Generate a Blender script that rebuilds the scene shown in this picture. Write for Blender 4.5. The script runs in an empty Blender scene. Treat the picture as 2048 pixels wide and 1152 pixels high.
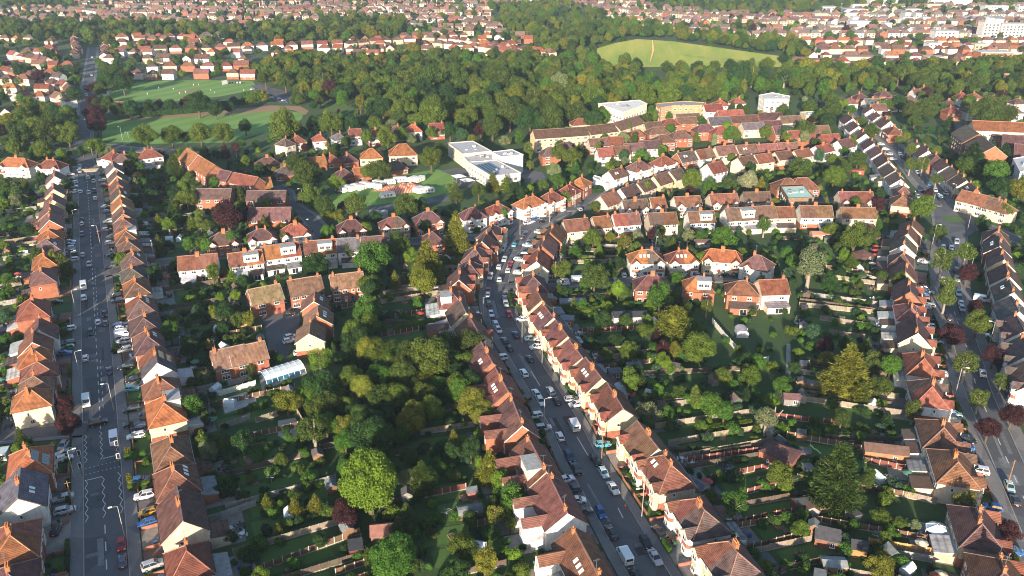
import bpy, math, random
import numpy as np
from mathutils import Vector, Matrix
R = math.radians
random.seed(7)
SC = bpy.context.scene
COL = SC.collection

# ------------------------------------------------------------------ camera
FPX, HORIZON, CAM_H = 1650.0, -150.0, 120.0
PITCH = math.atan((576 - HORIZON) / FPX)
cam_d = bpy.data.cameras.new('camera')
cam_d.sensor_width = 36.0
cam_d.lens = 36.0 * FPX / 2048
cam_d.clip_start, cam_d.clip_end = 1.0, 30000
cam = bpy.data.objects.new('camera', cam_d)
COL.objects.link(cam)
cam.location = (0, 0, CAM_H)
cam.rotation_euler = (R(90) - PITCH, 0, 0)
SC.camera = cam
# ------------------------------------------------------------------ sky + sun
SUN_EL, SUN_AZ = R(12.5), R(-167.0)     # azimuth of the sun, clockwise from +Y (behind the camera, a little left)
sun_dir = Vector((math.sin(SUN_AZ) * math.cos(SUN_EL), math.cos(SUN_AZ) * math.cos(SUN_EL), math.sin(SUN_EL)))
W = bpy.data.worlds.new('World')
SC.world = W
W.use_nodes = True
nt = W.node_tree
bg = nt.nodes['Background']
sky = nt.nodes.new('ShaderNodeTexSky')
sky.sky_type = 'NISHITA'
sky.sun_disc = False
sky.sun_elevation = SUN_EL
sky.sun_rotation = SUN_AZ
sky.altitude = 100
sky.dust_density = 0.9
sky.ozone_density = 1.6
nt.links.new(sky.outputs[0], bg.inputs[0])
bg.inputs[1].default_value = 0.1
sun_l = bpy.data.lights.new('sun', 'SUN')
sun_l.energy = 4.8
sun_l.angle = R(0.6)
sun_l.color = (1.0, 0.84, 0.66)
sun = bpy.data.objects.new('sun', sun_l)
COL.objects.link(sun)
sun.rotation_euler = (-sun_dir).to_track_quat('-Z', 'Y').to_euler()
SC.view_settings.view_transform = 'Standard'
SC.view_settings.look = 'None'
SC.view_settings.exposure = 1.48
SC.view_settings.gamma = 1.0
SC.cycles.max_bounces = 5
SC.cycles.diffuse_bounces = 2
SC.cycles.glossy_bounces = 2
SC.cycles.transmission_bounces = 3
SC.cycles.volume_bounces = 0
SC.cycles.use_denoising = True
SC.cycles.filter_width = 1.05

# ------------------------------------------------------------------ projection helpers
SP, CP = math.sin(PITCH), math.cos(PITCH)
def g(u, v, z=0.0):
    x, y = (u - 1024) / FPX, -(v - 576) / FPX
    dy, dz = y * SP + CP, y * CP - SP
    t = (CAM_H - z) / (-dz)
    return Vector((x * t, dy * t, z))
def proj(x, y, z=0.0):
    dz = z - CAM_H
    f = y * CP - dz * SP
    if f < 1: return (-9999, -9999)
    return (1024 + FPX * x / f, 576 - FPX * (y * SP + dz * CP) / f)
def ppm(x, y, z=0.0):                      # photo pixels per metre at a point
    return FPX / (y * CP - (z - CAM_H) * SP)
def in_poly(u, v, P):
    c = False
    j = len(P) - 1
    for i in range(len(P)):
        a, b = P[i], P[j]
        if (a[1] > v) != (b[1] > v) and u < (b[0] - a[0]) * (v - a[1]) / (b[1] - a[1]) + a[0]: c = not c
        j = i
    return c
def pairs(s):
    n = [float(t) for t in s.split()]
    return list(zip(n[::2], n[1::2]))

# ------------------------------------------------------------------ materials
MAT = {}
def newmat(name):
    m = bpy.data.materials.new(name); m.use_nodes = True
    MAT[name] = m
    t = m.node_tree
    return m, t, t.nodes['Principled BSDF']
def N(t, kind, **kw):
    n = t.nodes.new(kind)
    for k, v in kw.items():
        if k.startswith('i_'):
            n.inputs[k[2:].replace('_', ' ')].default_value = v
        else: setattr(n, k, v)
    return n
def mixc(t, a, b, fac, blend='MIX'):
    m = t.nodes.new('ShaderNodeMix'); m.data_type = 'RGBA'; m.blend_type = blend
    for sock, val in ((m.inputs[0], fac), (m.inputs[6], a), (m.inputs[7], b)):
        if hasattr(val, 'is_output'): t.links.new(val, sock)
        elif isinstance(val, (int, float)): sock.default_value = val
        else: sock.default_value = (*val, 1) if len(val) == 3 else val
    return m.outputs[2]
def ramp(t, src, p0, p1, c0=(0, 0, 0), c1=(1, 1, 1)):
    r = t.nodes.new('ShaderNodeValToRGB')
    r.color_ramp.elements[0].position, r.color_ramp.elements[1].position = p0, p1
    r.color_ramp.elements[0].color, r.color_ramp.elements[1].color = (*c0, 1), (*c1, 1)
    t.links.new(src, r.inputs[0])
    return r.outputs[0]
def coords(t, what='Object'):
    return t.nodes.new('ShaderNodeTexCoord').outputs[what]
def wpos(t):
    return t.nodes.new('ShaderNodeNewGeometry').outputs['Position']
def noise(t, vec, scale, detail=3, rough=.55):
    n = N(t, 'ShaderNodeTexNoise', i_Scale=scale, i_Detail=detail, i_Roughness=rough)
    t.links.new(vec, n.inputs['Vector'])
    return n.outputs[0]
def objcol(t):
    return t.nodes.new('ShaderNodeObjectInfo').outputs['Color']
def flat(name, col, rough=.8, metal=0, spec=.3):
    m, t, b = newmat(name)
    n = noise(t, wpos(t), 1.3, 3)
    c = mixc(t, col, tuple(k * .78 for k in col), ramp(t, n, .35, .7))
    t.links.new(c, b.inputs['Base Color'])
    b.inputs['Roughness'].default_value = rough
    b.inputs['Metallic'].default_value = metal
    b.inputs['Specular IOR Level'].default_value = spec
    return m
# roof tiles: colour per object, courses, patches of lichen and newer tiles
m, t, b = newmat('roof_tiles')
oc, co = objcol(t), coords(t)
info = t.nodes.new('ShaderNodeObjectInfo')
addv = N(t, 'ShaderNodeVectorMath', operation='ADD'); t.links.new(wpos(t), addv.inputs[0])
n1 = noise(t, addv.outputs[0], .55, 4, .65)
n2 = noise(t, addv.outputs[0], 3.2, 3)
sep = t.nodes.new('ShaderNodeSeparateXYZ'); t.links.new(co, sep.inputs[0])
mz = N(t, 'ShaderNodeMath', operation='MULTIPLY'); mz.inputs[1].default_value = 30.0; t.links.new(sep.outputs[2], mz.inputs[0])
sn = N(t, 'ShaderNodeMath', operation='SINE'); t.links.new(mz.outputs[0], sn.inputs[0])
c = mixc(t, oc, (1.3, 1.15, 1.0), ramp(t, n2, .45, .8), 'MULTIPLY')
mpr = N(t, 'ShaderNodeMapping'); mpr.inputs['Scale'].default_value = (1.6, .25, .25); t.links.new(co, mpr.inputs[0])
n4 = noise(t, mpr.outputs[0], 1.0, 5, .7)
c = mixc(t, c, (.42, .42, .46), ramp(t, n1, .4, .72), 'MULTIPLY')
c = mixc(t, c, (.55, .52, .5), ramp(t, n4, .48, .7), 'MULTIPLY')
c = mixc(t, c, (.26, .22, .19), ramp(t, n4, .72, .86))
c = mixc(t, c, (.72, .7, .7), ramp(t, sn.outputs[0], .2, 1.0), 'MULTIPLY')
n3 = noise(t, addv.outputs[0], 1.7, 5, .75)
c = mixc(t, c, (.13, .105, .065), ramp(t, n3, .62, .82))
t.links.new(c, b.inputs['Base Color'])
b.inputs['Roughness'].default_value = .82
b.inputs['Specular IOR Level'].default_value = .25
bm_ = N(t, 'ShaderNodeBump', i_Strength=.5, i_Distance=.05)
t.links.new(sn.outputs[0], bm_.inputs['Height']); t.links.new(bm_.outputs[0], b.inputs['Normal'])
# painted / rendered wall, colour per object
m, t, b = newmat('wall_render')
n1 = noise(t, wpos(t), .5, 5, .65)
mpw = N(t, 'ShaderNodeMapping'); mpw.inputs['Scale'].default_value = (1, 1, .18); t.links.new(wpos(t), mpw.inputs[0])
c = mixc(t, objcol(t), (.66, .61, .54), ramp(t, n1, .45, .8), 'MULTIPLY')
c = mixc(t, c, (.7, .67, .62), ramp(t, noise(t, mpw.outputs[0], 1.6, 4, .65), .52, .75), 'MULTIPLY')
t.links.new(c, b.inputs['Base Color']); b.inputs['Roughness'].default_value = .88
# brick wall
m, t, b = newmat('wall_brick')
bt = N(t, 'ShaderNodeTexBrick', i_Scale=4.0)
bt.inputs['Color1'].default_value = (1, 1, 1, 1); bt.inputs['Color2'].default_value = (.66, .62, .6, 1)
bt.inputs['Mortar'].default_value = (1.1, 1.1, 1.05, 1)
mp = N(t, 'ShaderNodeMapping'); mp.inputs['Rotation'].default_value = (R(90), 0, 0)
t.links.new(coords(t), mp.inputs[0]); t.links.new(mp.outputs[0], bt.inputs['Vector'])
n1 = noise(t, wpos(t), .7, 4)
c = mixc(t, objcol(t), bt.outputs[0], .8, 'MULTIPLY')
c = mixc(t, c, (.6, .57, .56), ramp(t, n1, .4, .75), 'MULTIPLY')
t.links.new(c, b.inputs['Base Color']); b.inputs['Roughness'].default_value = .9
# plain tinted surfaces (colour per object)
for nm, ro in (('tint', .85), ('paint', .3), ('felt', .9)):
    m, t, b = newmat(nm)
    n1 = noise(t, wpos(t), 1.1, 4)
    if nm == 'paint':
        t.links.new(objcol(t), b.inputs['Base Color'])
        b.inputs['Coat Weight'].default_value = .6; b.inputs['Coat Roughness'].default_value = .08
        b.inputs['Metallic'].default_value = .25
    else:
        c = mixc(t, objcol(t), (.6, .58, .56), ramp(t, n1, .35, .75), 'MULTIPLY')
        t.links.new(c, b.inputs['Base Color'])
    b.inputs['Roughness'].default_value = ro
# timber boards
m, t, b = newmat('boards')
w = N(t, 'ShaderNodeTexWave', i_Scale=2.2, i_Distortion=.3); w.bands_direction = 'X'
t.links.new(coords(t), w.inputs['Vector'])
c = mixc(t, objcol(t), (.55, .52, .5), ramp(t, w.outputs[0], .5, .95), 'MULTIPLY')
c = mixc(t, c, (.6, .6, .6), ramp(t, noise(t, wpos(t), 1.5, 4), .4, .75), 'MULTIPLY')
t.links.new(c, b.inputs['Base Color']); b.inputs['Roughness'].default_value = .85
flat('white_upvc', (.78, .78, .76), .45)
m, t, b = newmat('window_glass')
b.inputs['Base Color'].default_value = (.02, .026, .034, 1); b.inputs['Roughness'].default_value = .06
b.inputs['Specular IOR Level'].default_value = .8
m, t, b = newmat('pale_glazing')
b.inputs['Base Color'].default_value = (.5, .58, .62, 1); b.inputs['Roughness'].default_value = .18
m, t, b = newmat('blue_glazing')
b.inputs['Base Color'].default_value = (.10, .33, .5, 1); b.inputs['Roughness'].default_value = .12
m, t, b = newmat('solar_cells')
b.inputs['Base Color'].default_value = (.012, .018, .035, 1); b.inputs['Roughness'].default_value = .12
flat('rubber', (.02, .02, .02), .8)
flat('steel', (.35, .36, .37), .45, .6)
flat('black_metal', (.02, .02, .022), .5)
flat('lamp_white', (.8, .8, .78), .4)
flat('red_lens', (.4, .02, .02), .3)
flat('chimney_brick', (.30, .125, .06), .9)
flat('clay_pot', (.45, .16, .06), .85)
flat('concrete', (.36, .34, .31), .9)
flat('bark', (.09, .065, .045), .95)
flat('pale_bark', (.24, .21, .17), .9)
flat('flat_roof', (.5, .5, .5), .8)
m, t, b = newmat('white_paint')
t.links.new(mixc(t, (.58, .58, .57), (.2, .2, .2), ramp(t, noise(t, wpos(t), 2.2, 5, .8), .5, .72)), b.inputs['Base Color']); b.inputs['Roughness'].default_value = .8
# asphalt with patches and wear
def asphalt(name, c0, c1, c2):
    m, t, b = newmat(name)
    p = wpos(t)
    c = mixc(t, c0, c1, ramp(t, noise(t, p, .12, 5, .7), .35, .7))
    c = mixc(t, c, c2, ramp(t, noise(t, p, .9, 4, .7), .58, .75))
    c = mixc(t, c, (.75, .75, .76), ramp(t, noise(t, p, 6, 2), .3, .7), 'MULTIPLY')
    vo = N(t, 'ShaderNodeTexVoronoi', i_Scale=.11); vo.feature = 'F1'; t.links.new(p, vo.inputs['Vector'])
    c = mixc(t, c, (.72, .74, .78), ramp(t, vo.outputs['Color'], .62, .64), 'MULTIPLY')
    t.links.new(c, b.inputs['Base Color'])
    b.inputs['Roughness'].default_value = .85
asphalt('asphalt', (.09, .096, .106), (.115, .12, .13), (.15, .154, .16))
asphalt('asphalt_old', (.1, .103, .112), (.125, .127, .134), (.155, .156, .158))
asphalt('paving', (.18, .172, .168), (.23, .22, .21), (.3, .285, .27))
m, t, b = newmat('drive')
p = wpos(t)
br = N(t, 'ShaderNodeTexBrick', i_Scale=1.6); t.links.new(p, br.inputs['Vector'])
br.inputs['Color1'].default_value = (1, 1, 1, 1); br.inputs['Color2'].default_value = (.75, .74, .74, 1); br.inputs['Mortar'].default_value = (.6, .6, .6, 1)
c = mixc(t, objcol(t), br.outputs[0], .7, 'MULTIPLY')
c = mixc(t, c, (.55, .55, .56), ramp(t, noise(t, p, .45, 5, .7), .4, .75), 'MULTIPLY')
t.links.new(c, b.inputs['Base Color']); b.inputs['Roughness'].default_value = .9
# ground cover under the gardens: rough grass, soil, weeds
m, t, b = newmat('rough_ground')
p = wpos(t)
c = mixc(t, (.028, .07, .013), (.05, .1, .02), ramp(t, noise(t, p, .05, 5, .7), .35, .65))
c = mixc(t, c, (.062, .055, .034), ramp(t, noise(t, p, .16, 5, .75), .6, .7))
c = mixc(t, c, (.07, .115, .028), ramp(t, noise(t, p, .085, 6, .8), .56, .66))
c = mixc(t, c, (.13, .12, .1), ramp(t, noise(t, p, .3, 6, .8), .7, .78))
c = mixc(t, c, (.5, .55, .5), ramp(t, noise(t, p, 1.4, 4, .7), .35, .75), 'MULTIPLY')
t.links.new(c, b.inputs['Base Color']); b.inputs['Roughness'].default_value = .95
def grassmat(name, c0, c1, c2, stripe=0):
    m, t, b = newmat(name)
    p = wpos(t)
    c = mixc(t, c0, c1, ramp(t, noise(t, p, .06, 5, .65), .35, .65))
    c = mixc(t, c, c2, ramp(t, noise(t, p, .35, 5, .7), .56, .78))
    c = mixc(t, c, (.7, .72, .66), ramp(t, noise(t, p, 2.2, 3, .7), .35, .7), 'MULTIPLY')
    if stripe:
        w = N(t, 'ShaderNodeTexWave', i_Scale=stripe, i_Distortion=.15); mp = N(t, 'ShaderNodeMapping'); mp.inputs['Rotation'].default_value = (0, 0, .5)
        t.links.new(p, mp.inputs[0]); t.links.new(mp.outputs[0], w.inputs['Vector'])
        c = mixc(t, c, (.82, .86, .8), ramp(t, w.outputs[0], .45, .55), 'MULTIPLY')
    t.links.new(c, b.inputs['Base Color']); b.inputs['Roughness'].default_value = .95
grassmat('lawn_grass', (.058, .13, .02), (.075, .145, .025), (.115, .13, .04))
grassmat('pitch_grass', (.14, .29, .05), (.17, .3, .055), (.22, .26, .08), .02)
grassmat('meadow_grass', (.07, .115, .022), (.125, .14, .034), (.17, .145, .06))
grassmat('bare_earth', (.28, .17, .09), (.3, .2, .11), (.2, .15, .07))
# foliage: base colour per object (or per instance), mottled
def leafmat(name, inst):
    m, t, b = newmat(name)
    if inst:
        a = t.nodes.new('ShaderNodeAttribute'); a.attribute_type = 'INSTANCER'; a.attribute_name = 'icol'; src = a.outputs['Color']
    else: src = objcol(t)
    p = wpos(t)
    c = mixc(t, src, (.62, .72, .7), ramp(t, noise(t, p, .55, 3, .6), .38, .62), 'MULTIPLY')
    c = mixc(t, c, (1.35, 1.25, .9), ramp(t, noise(t, p, 2.6, 2, .6), .5, .8), 'MULTIPLY')
    t.links.new(c, b.inputs['Base Color'])
    b.inputs['Roughness'].default_value = .7
    b.inputs['Specular IOR Level'].default_value = .15
    tr = t.nodes.new('ShaderNodeBsdfTranslucent'); t.links.new(c, tr.inputs[0])
    mx = t.nodes.new('ShaderNodeMixShader'); mx.inputs[0].default_value = .22
    t.links.new(b.outputs[0], mx.inputs[1]); t.links.new(tr.outputs[0], mx.inputs[2])
    t.links.new(mx.outputs[0], t.nodes['Material Output'].inputs[0])
leafmat('foliage', False)
leafmat('foliage_far', True)
# striped canvas
m, t, b = newmat('striped_canvas')
w = N(t, 'ShaderNodeTexWave', i_Scale=.42); w.bands_direction = 'X'; t.links.new(coords(t), w.inputs['Vector'])
t.links.new(mixc(t, (.5, .03, .025), (.62, .42, .25), ramp(t, w.outputs[0], .45, .55)), b.inputs['Base Color'])
# far roofs and walls joined as one mass take their colour from a face attribute
m, t, b = newmat('attr_colour')
a = t.nodes.new('ShaderNodeAttribute'); a.attribute_name = 'fcol'
c = mixc(t, a.outputs['Color'], (.6, .57, .56), ramp(t, noise(t, wpos(t), .5, 4), .4, .7), 'MULTIPLY')
t.links.new(c, b.inputs['Base Color']); b.inputs['Roughness'].default_value = .85

# ------------------------------------------------------------------ mesh builder
class MB:
    def __init__(s): s.v, s.f, s.m = [], [], []
    def poly(s, pts, mi=0):
        n = len(s.v); s.v += [tuple(p) for p in pts]; s.f.append(tuple(range(n, n + len(pts)))); s.m.append(mi); return s
    def box(s, x0, x1, y0, y1, z0, z1, mi=0):
        n = len(s.v)
        s.v += [(x0, y0, z0), (x1, y0, z0), (x1, y1, z0), (x0, y1, z0), (x0, y0, z1), (x1, y0, z1), (x1, y1, z1), (x0, y1, z1)]
        for f in ((3, 2, 1, 0), (4, 5, 6, 7), (0, 1, 5, 4), (1, 2, 6, 5), (2, 3, 7, 6), (3, 0, 4, 7)):
            s.f.append(tuple(n + k for k in f)); s.m.append(mi)
        return s
    def loft(s, rings, mi=0, cap=True):          # rings of equal point count
        k = len(rings[0]); n = len(s.v)
        for r in rings: s.v += [tuple(p) for p in r]
        for i in range(len(rings) - 1):
            for j in range(k):
                a, b_ = n + i * k + j, n + i * k + (j + 1) % k
                s.f.append((a, b_, b_ + k, a + k)); s.m.append(mi)
        if cap:
            s.f.append(tuple(n + j for j in reversed(range(k)))); s.m.append(mi)
            e = n + (len(rings) - 1) * k
            s.f.append(tuple(e + j for j in range(k))); s.m.append(mi)
        return s
    def tube(s, p0, p1, r0, r1, k=6, mi=0):
        p0, p1 = Vector(p0), Vector(p1); d = (p1 - p0).normalized()
        a = d.orthogonal().normalized(); b_ = d.cross(a)
        ring = lambda p, r: [p + (a * math.cos(6.2832 * i / k) + b_ * math.sin(6.2832 * i / k)) * r for i in range(k)]
        return s.loft([ring(p0, r0), ring(p1, r1)], mi)
    def extrude(s, prof, x0, x1, mi=0):          # profile in (y,z), along x
        return s.loft([[(x0, y, z) for y, z in prof], [(x1, y, z) for y, z in prof]], mi)
    def slab(s, pts, z0, z1, mi=0):
        return s.loft([[(p[0], p[1], z0) for p in pts], [(p[0], p[1], z1) for p in pts]], mi)
    def mesh(s, name, *mats):
        me = bpy.data.meshes.new(name)
        me.from_pydata(s.v, [], s.f)
        for k in mats: me.materials.append(MAT[k])
        if len(mats) > 1: me.polygons.foreach_set('material_index', s.m)
        me.update()
        return me
THINGS = []
def link(name, data, parent=None, loc=(0, 0, 0), rz=0.0, sc=None, col=None):
    o = bpy.data.objects.new(name, data)
    COL.objects.link(o)
    if parent is not None: o.parent = parent
    o.location = loc
    if rz: o.rotation_euler = (0, 0, rz)
    if sc is not None: o.scale = sc if hasattr(sc, '__len__') else (sc, sc, sc)
    if col is not None: o.color = (*col, 1)
    return o
def thing(name, label, cat, loc=(0, 0, 0), rz=0.0, group=None, data=None, sc=None, col=None):
    o = link(name, data, None, loc, rz, sc, col)
    o['label'] = label; o['category'] = cat
    if group: o['group'] = group
    THINGS.append(o)
    return o
def struct(name, data, col=None, loc=(0, 0, 0)):
    o = link(name, data, None, loc, col=col); o['kind'] = 'structure'
    return o

# ------------------------------------------------------------------ named places, for labels
PLACES = []
for line in '''172 308 the grass island
168 930 the signal crossing
705 365 the caravan field
965 320 the school
565 745 the glazed pool cover
600 640 the brick courtyard houses
1160 255 the long cream apartment block
1245 215 the white flat-roofed block
1595 380 the mint-roofed hall
1985 280 the brick institution
1906 438 the oval roundabout
380 180 the upper playing field
400 255 the lower playing field
1330 105 the hillside meadow
690 515 the shingled semis
1350 640 the spreading cedar
1696 741 the tall golden cypress
1676 960 the giant dark cypress
738 960 the huge lime-green tree
600 1010 the row of golden conifers
1060 445 the street-corner forecourt
1364 500 the bay-fronted semis
400 330 the orange-roofed flats
1040 800 the curving street
1100 1000 the lower curving street
1010 560 the upper curving street
1950 680 the copper-beech avenue
1980 950 the lower avenue
1830 340 the upper avenue
190 600 the long straight road
200 800 the lower straight road
178 420 the upper straight road
1300 340 the hillside terraces
850 710 the overgrown gardens
1560 950 the red-fenced gardens
1480 660 the white barn shed
1240 470 the back-garden birches
90 240 the purple beech road
700 210 the wooded park
1500 180 the park edge
300 105 the distant terraces
150 120 the far suburb
1800 100 the distant town
480 430 the dark copper beech
530 390 the brick flats
330 640 the western gardens
450 900 the lower western gardens
630 290 the detached villas
1650 310 the terraces above the hall
1150 610 the eastern garages
1420 870 the eastern gardens
1800 970 the brick outhouse
760 90 the pale terrace street
60 960 the white gabled house
90 680 the brown hipped semis
500 600 the tan-roofed block'''.split('\n'):
    a, b_, nm = line.split(' ', 2)
    q = g(float(a), float(b_)); PLACES.append((q.x, q.y, nm))
def place(x, y):
    s = ppm(x, y)
    return min(PLACES, key=lambda p: (p[0] - x) ** 2 + (p[1] - y) ** 2)[2]

# ------------------------------------------------------------------ roads
def smooth(P, step=6.0):
    P = [Vector((p[0], p[1], 0)) for p in P]
    out = []
    for i in range(len(P) - 1):
        p0, p1, p2, p3 = P[max(i - 1, 0)], P[i], P[i + 1], P[min(i + 2, len(P) - 1)]
        n = max(1, int((p2 - p1).length / step))
        for k in range(n):
            t_ = k / n
            out.append(0.5 * ((2 * p1) + (p2 - p0) * t_ + (2 * p0 - 5 * p1 + 4 * p2 - p3) * t_ ** 2 + (3 * p1 - p0 - 3 * p2 + p3) * t_ ** 3))
    out.append(P[-1])
    return out
def normals(P):
    out = []
    for i in range(len(P)):
        d = (P[min(i + 1, len(P) - 1)] - P[max(i - 1, 0)]).normalized()
        out.append(Vector((d.y, -d.x, 0)))     # to the right
    return out
def ribbon(P, a, b_, z, mb=None, thick=0):
    mb = mb or MB(); n = normals(P)
    L = [p + q * a for p, q in zip(P, n)]; Rr = [p + q * b_ for p, q in zip(P, n)]
    for i in range(len(P) - 1):
        mb.poly([(L[i].x, L[i].y, z), (Rr[i].x, Rr[i].y, z), (Rr[i + 1].x, Rr[i + 1].y, z), (L[i + 1].x, L[i + 1].y, z)])
        if thick:
            for S in (L, Rr):
                mb.poly([(S[i].x, S[i].y, z), (S[i + 1].x, S[i + 1].y, z), (S[i + 1].x, S[i + 1].y, z - thick), (S[i].x, S[i].y, z - thick)])
    return mb
ROADS = {}
def road(key, name, px, width, pave=2.2, z=.02, mat='asphalt', ext0=0, main=True):
    P = [g(*q) for q in pairs(px)]
    if ext0: P.insert(0, P[0] + (P[0] - P[1]).normalized() * ext0)
    P = smooth(P)
    ROADS[key] = (P, width / 2, pave)
    struct(name, ribbon(P, -width / 2, width / 2, z).mesh(name, mat))
    if pave:
        for s in (-1, 1):
            a, b_ = sorted((s * width / 2, s * (width / 2 + pave)))
            struct('pavement', ribbon(P, a, b_, .13, thick=.13).mesh('pavement', 'paving'))
            a, b_ = sorted((s * (width / 2 - .02), s * (width / 2 + .14)))
            struct('kerb', ribbon(P, a, b_, .137, thick=.137).mesh('kerb', 'concrete'))
# ground sheet
gs = 12000
struct('ground', MB().poly([(-gs, -gs, 0), (gs, -gs, 0), (gs, gs * 2, 0), (-gs, gs * 2, 0)]).mesh('ground', 'rough_ground'))
road('LR', 'straight_road', '214 1152 205 939 192.5 688 179 438 172 330', 8.2, 2.6, ext0=60)
road('CR', 'curving_street', '1300 1152 1274 1109 1220 1014 1161 914 1131 851 1085 776 1039 701 1009 651 995 613 992 581 998 550 1010 520 1028 490 1046 463 1075 447 1112 430 1149 413 1174 395 1204 375 1261 358 1340 338 1440 312', 8.0, 2.2, ext0=60, mat='asphalt_old')
road('RR', 'avenue', '2041 981 2016 924 1974 826 1950 764 1935 700 1908 621 1899 560 1897 520 1900 470 1893 430 1870 390 1843 360 1815 325 1791 295 1768 275 1736 250 1711 220 1690 195', 7.0, 3.2, ext0=90, mat='asphalt_old')
road('SR', 'side_road', '203 548 240 540 300 529 430 512 560 501 660 493 740 489 870 480 960 476 1020 478', 6.0, 1.6, z=.145, mat='asphalt_old')
road('XR', 'side_road', '1000 574 1060 571 1110 567 1300 563 1440 556 1500 550', 5.6, 1.4, z=.145, mat='asphalt_old')
road('TR', 'cross_road', '0 283 60 290 130 303 200 292 260 299 330 303 400 310', 7.5, 2, z=.145, mat='asphalt_old')
road('BR', 'beech_road', '166 305 168 262 170 235 172 205 178 160 183 125 186 95', 7.5, 2, z=.03, mat='asphalt_old')
road('GR', 'side_road', '552 372 570 384 582 410 612 430 640 462 650 492', 6.0, 1.6, z=.15, mat='asphalt_old')
road('BL', 'side_road', '176 858 120 862 60 868 0 872', 5.5, 1.2, z=.15, mat='asphalt_old')
road('HR', 'hillside_street', '1130 418 1250 411 1350 406 1450 402 1560 401 1720 401 1800 405 1880 408', 5.5, 1.4, z=.15, mat='asphalt_old')
road('UR', 'hillside_street', '1204 372 1290 338 1370 319 1460 306 1560 318 1640 306 1740 280', 5.0, 1.2, z=.15, mat='asphalt_old')
road('OR', 'side_road', '1906 440 1955 447 2010 470 2060 490', 6.0, 1.6, z=.15, mat='asphalt_old')
def near_road(x, y, keys=None):
    best = None
    for k in (keys or ROADS):
        P = ROADS[k][0]
        for i in range(len(P) - 1):
            a, d = P[i], P[i + 1] - P[i]
            L2 = d.x * d.x + d.y * d.y
            t_ = max(0, min(1, ((x - a.x) * d.x + (y - a.y) * d.y) / L2))
            qx, qy = a.x + d.x * t_, a.y + d.y * t_
            e = math.hypot(x - qx, y - qy)
            if best is None or e < best[0]: best = (e, qx, qy, math.atan2(d.y, d.x), k)
    return best
# occupancy grid (1 m): 1 road, 2 building, 3 reserved open space
GX0, GY0, GW, GH = -520, 90, 1040, 620
OCC = np.zeros((GW, GH), dtype=np.uint8)
def mark_disc(x, y, r, val):
    i0, i1 = int(x - r - GX0), int(x + r - GX0) + 1; j0, j1 = int(y - r - GY0), int(y + r - GY0) + 1
    for i in range(max(0, i0), min(GW, i1)):
        for j in range(max(0, j0), min(GH, j1)):
            if (i + .5 + GX0 - x) ** 2 + (j + .5 + GY0 - y) ** 2 <= r * r: OCC[i, j] = max(OCC[i, j], val)
def mark_rect(x, y, a, hl, hd, val):
    ca, sa = math.cos(a), math.sin(a); r = math.hypot(hl, hd)
    for i in range(max(0, int(x - r - GX0)), min(GW, int(x + r - GX0) + 2)):
        for j in range(max(0, int(y - r - GY0)), min(GH, int(y + r - GY0) + 2)):
            dx, dy = i + .5 + GX0 - x, j + .5 + GY0 - y
            if abs(dx * ca + dy * sa) <= hl and abs(-dx * sa + dy * ca) <= hd: OCC[i, j] = max(OCC[i, j], val)
def occ(x, y):
    i, j = int(x - GX0), int(y - GY0)
    return int(OCC[i, j]) if 0 <= i < GW and 0 <= j < GH else 0
for k, (P, hw, pv) in ROADS.items():
    for i in range(len(P) - 1):
        n = max(1, int((P[i + 1] - P[i]).length / 2))
        for q in range(n):
            p = P[i].lerp(P[i + 1], q / n); mark_disc(p.x, p.y, hw + pv + .3, 1)
SHEET = [0]
def sheet(name, pts, mat, col=None, z=None, val=None):
    SHEET[0] += 1
    z = (.012 + .004 * (SHEET[0] % 17)) if z is None else z
    o = struct(name, MB().poly([(p[0], p[1], z) for p in pts]).mesh(name, mat), col)
    if val:
        xs = [p[0] for p in pts]; ys = [p[1] for p in pts]
        for i in range(max(0, int(min(xs) - GX0)), min(GW, int(max(xs) - GX0) + 1)):
            for j in range(max(0, int(min(ys) - GY0)), min(GH, int(max(ys) - GY0) + 1)):
                if in_poly(i + .5 + GX0, j + .5 + GY0, pts): OCC[i, j] = max(OCC[i, j], val)
    return o
def pxsheet(name, px, mat, col=None, z=None, val=3):
    return sheet(name, [(q.x, q.y) for q in (g(*a) for a in pairs(px))], mat, col, z, val)
pxsheet('playing_field', '205 194 235 180 275 164 400 160 505 162 517 178 440 193 330 204 220 204', 'pitch_grass', z=.05)
pxsheet('playing_field', '203 242 330 233 470 226 560 219 608 227 602 240 540 262 460 285 300 288 205 282', 'pitch_grass', z=.05)
pxsheet('earth_track', '250 239 330 231 440 222 540 211 600 212 618 222 610 230 585 220 470 228 330 236 252 243', 'bare_earth', z=.06)
def slope(name, px, mat, lift=0.0):                  # hillside rising away from the park, with earth skirts
    P = [g(u, v, 1.0 + lift + max(0, (132 - v)) * .42) for u, v in pairs(px)]
    mb = MB(); c_ = sum(P, Vector()) / len(P)
    for i in range(len(P)):
        a_, b_ = P[i], P[(i + 1) % len(P)]
        mb.poly([a_, b_, c_])
        if not lift: mb.poly([a_, b_, (b_.x, b_.y, -.2), (a_.x, a_.y, -.2)])
    struct(name, mb.mesh(name, mat))
slope('meadow', '1194 97 1230 86 1274 78 1350 83 1450 97 1560 112 1572 126 1480 133 1390 132 1300 130 1240 119 1210 108', 'meadow_grass')
slope('meadow_path', '1304.4 80 1305.8 80 1308.6 100 1301 124 1299.6 124 1306.8 100', 'bare_earth', .35)
pxsheet('clearing', '700 30 760 22 800 30 770 37 710 38', 'meadow_grass', z=.05)
pxsheet('clearing', '640 208 735 206 745 218 660 224', 'lawn_grass', z=.05)
pxsheet('field', '640 405 665 388 720 372 800 352 872 338 905 348 915 368 900 386 850 397 740 412 660 424', 'pitch_grass', z=.05)
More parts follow.
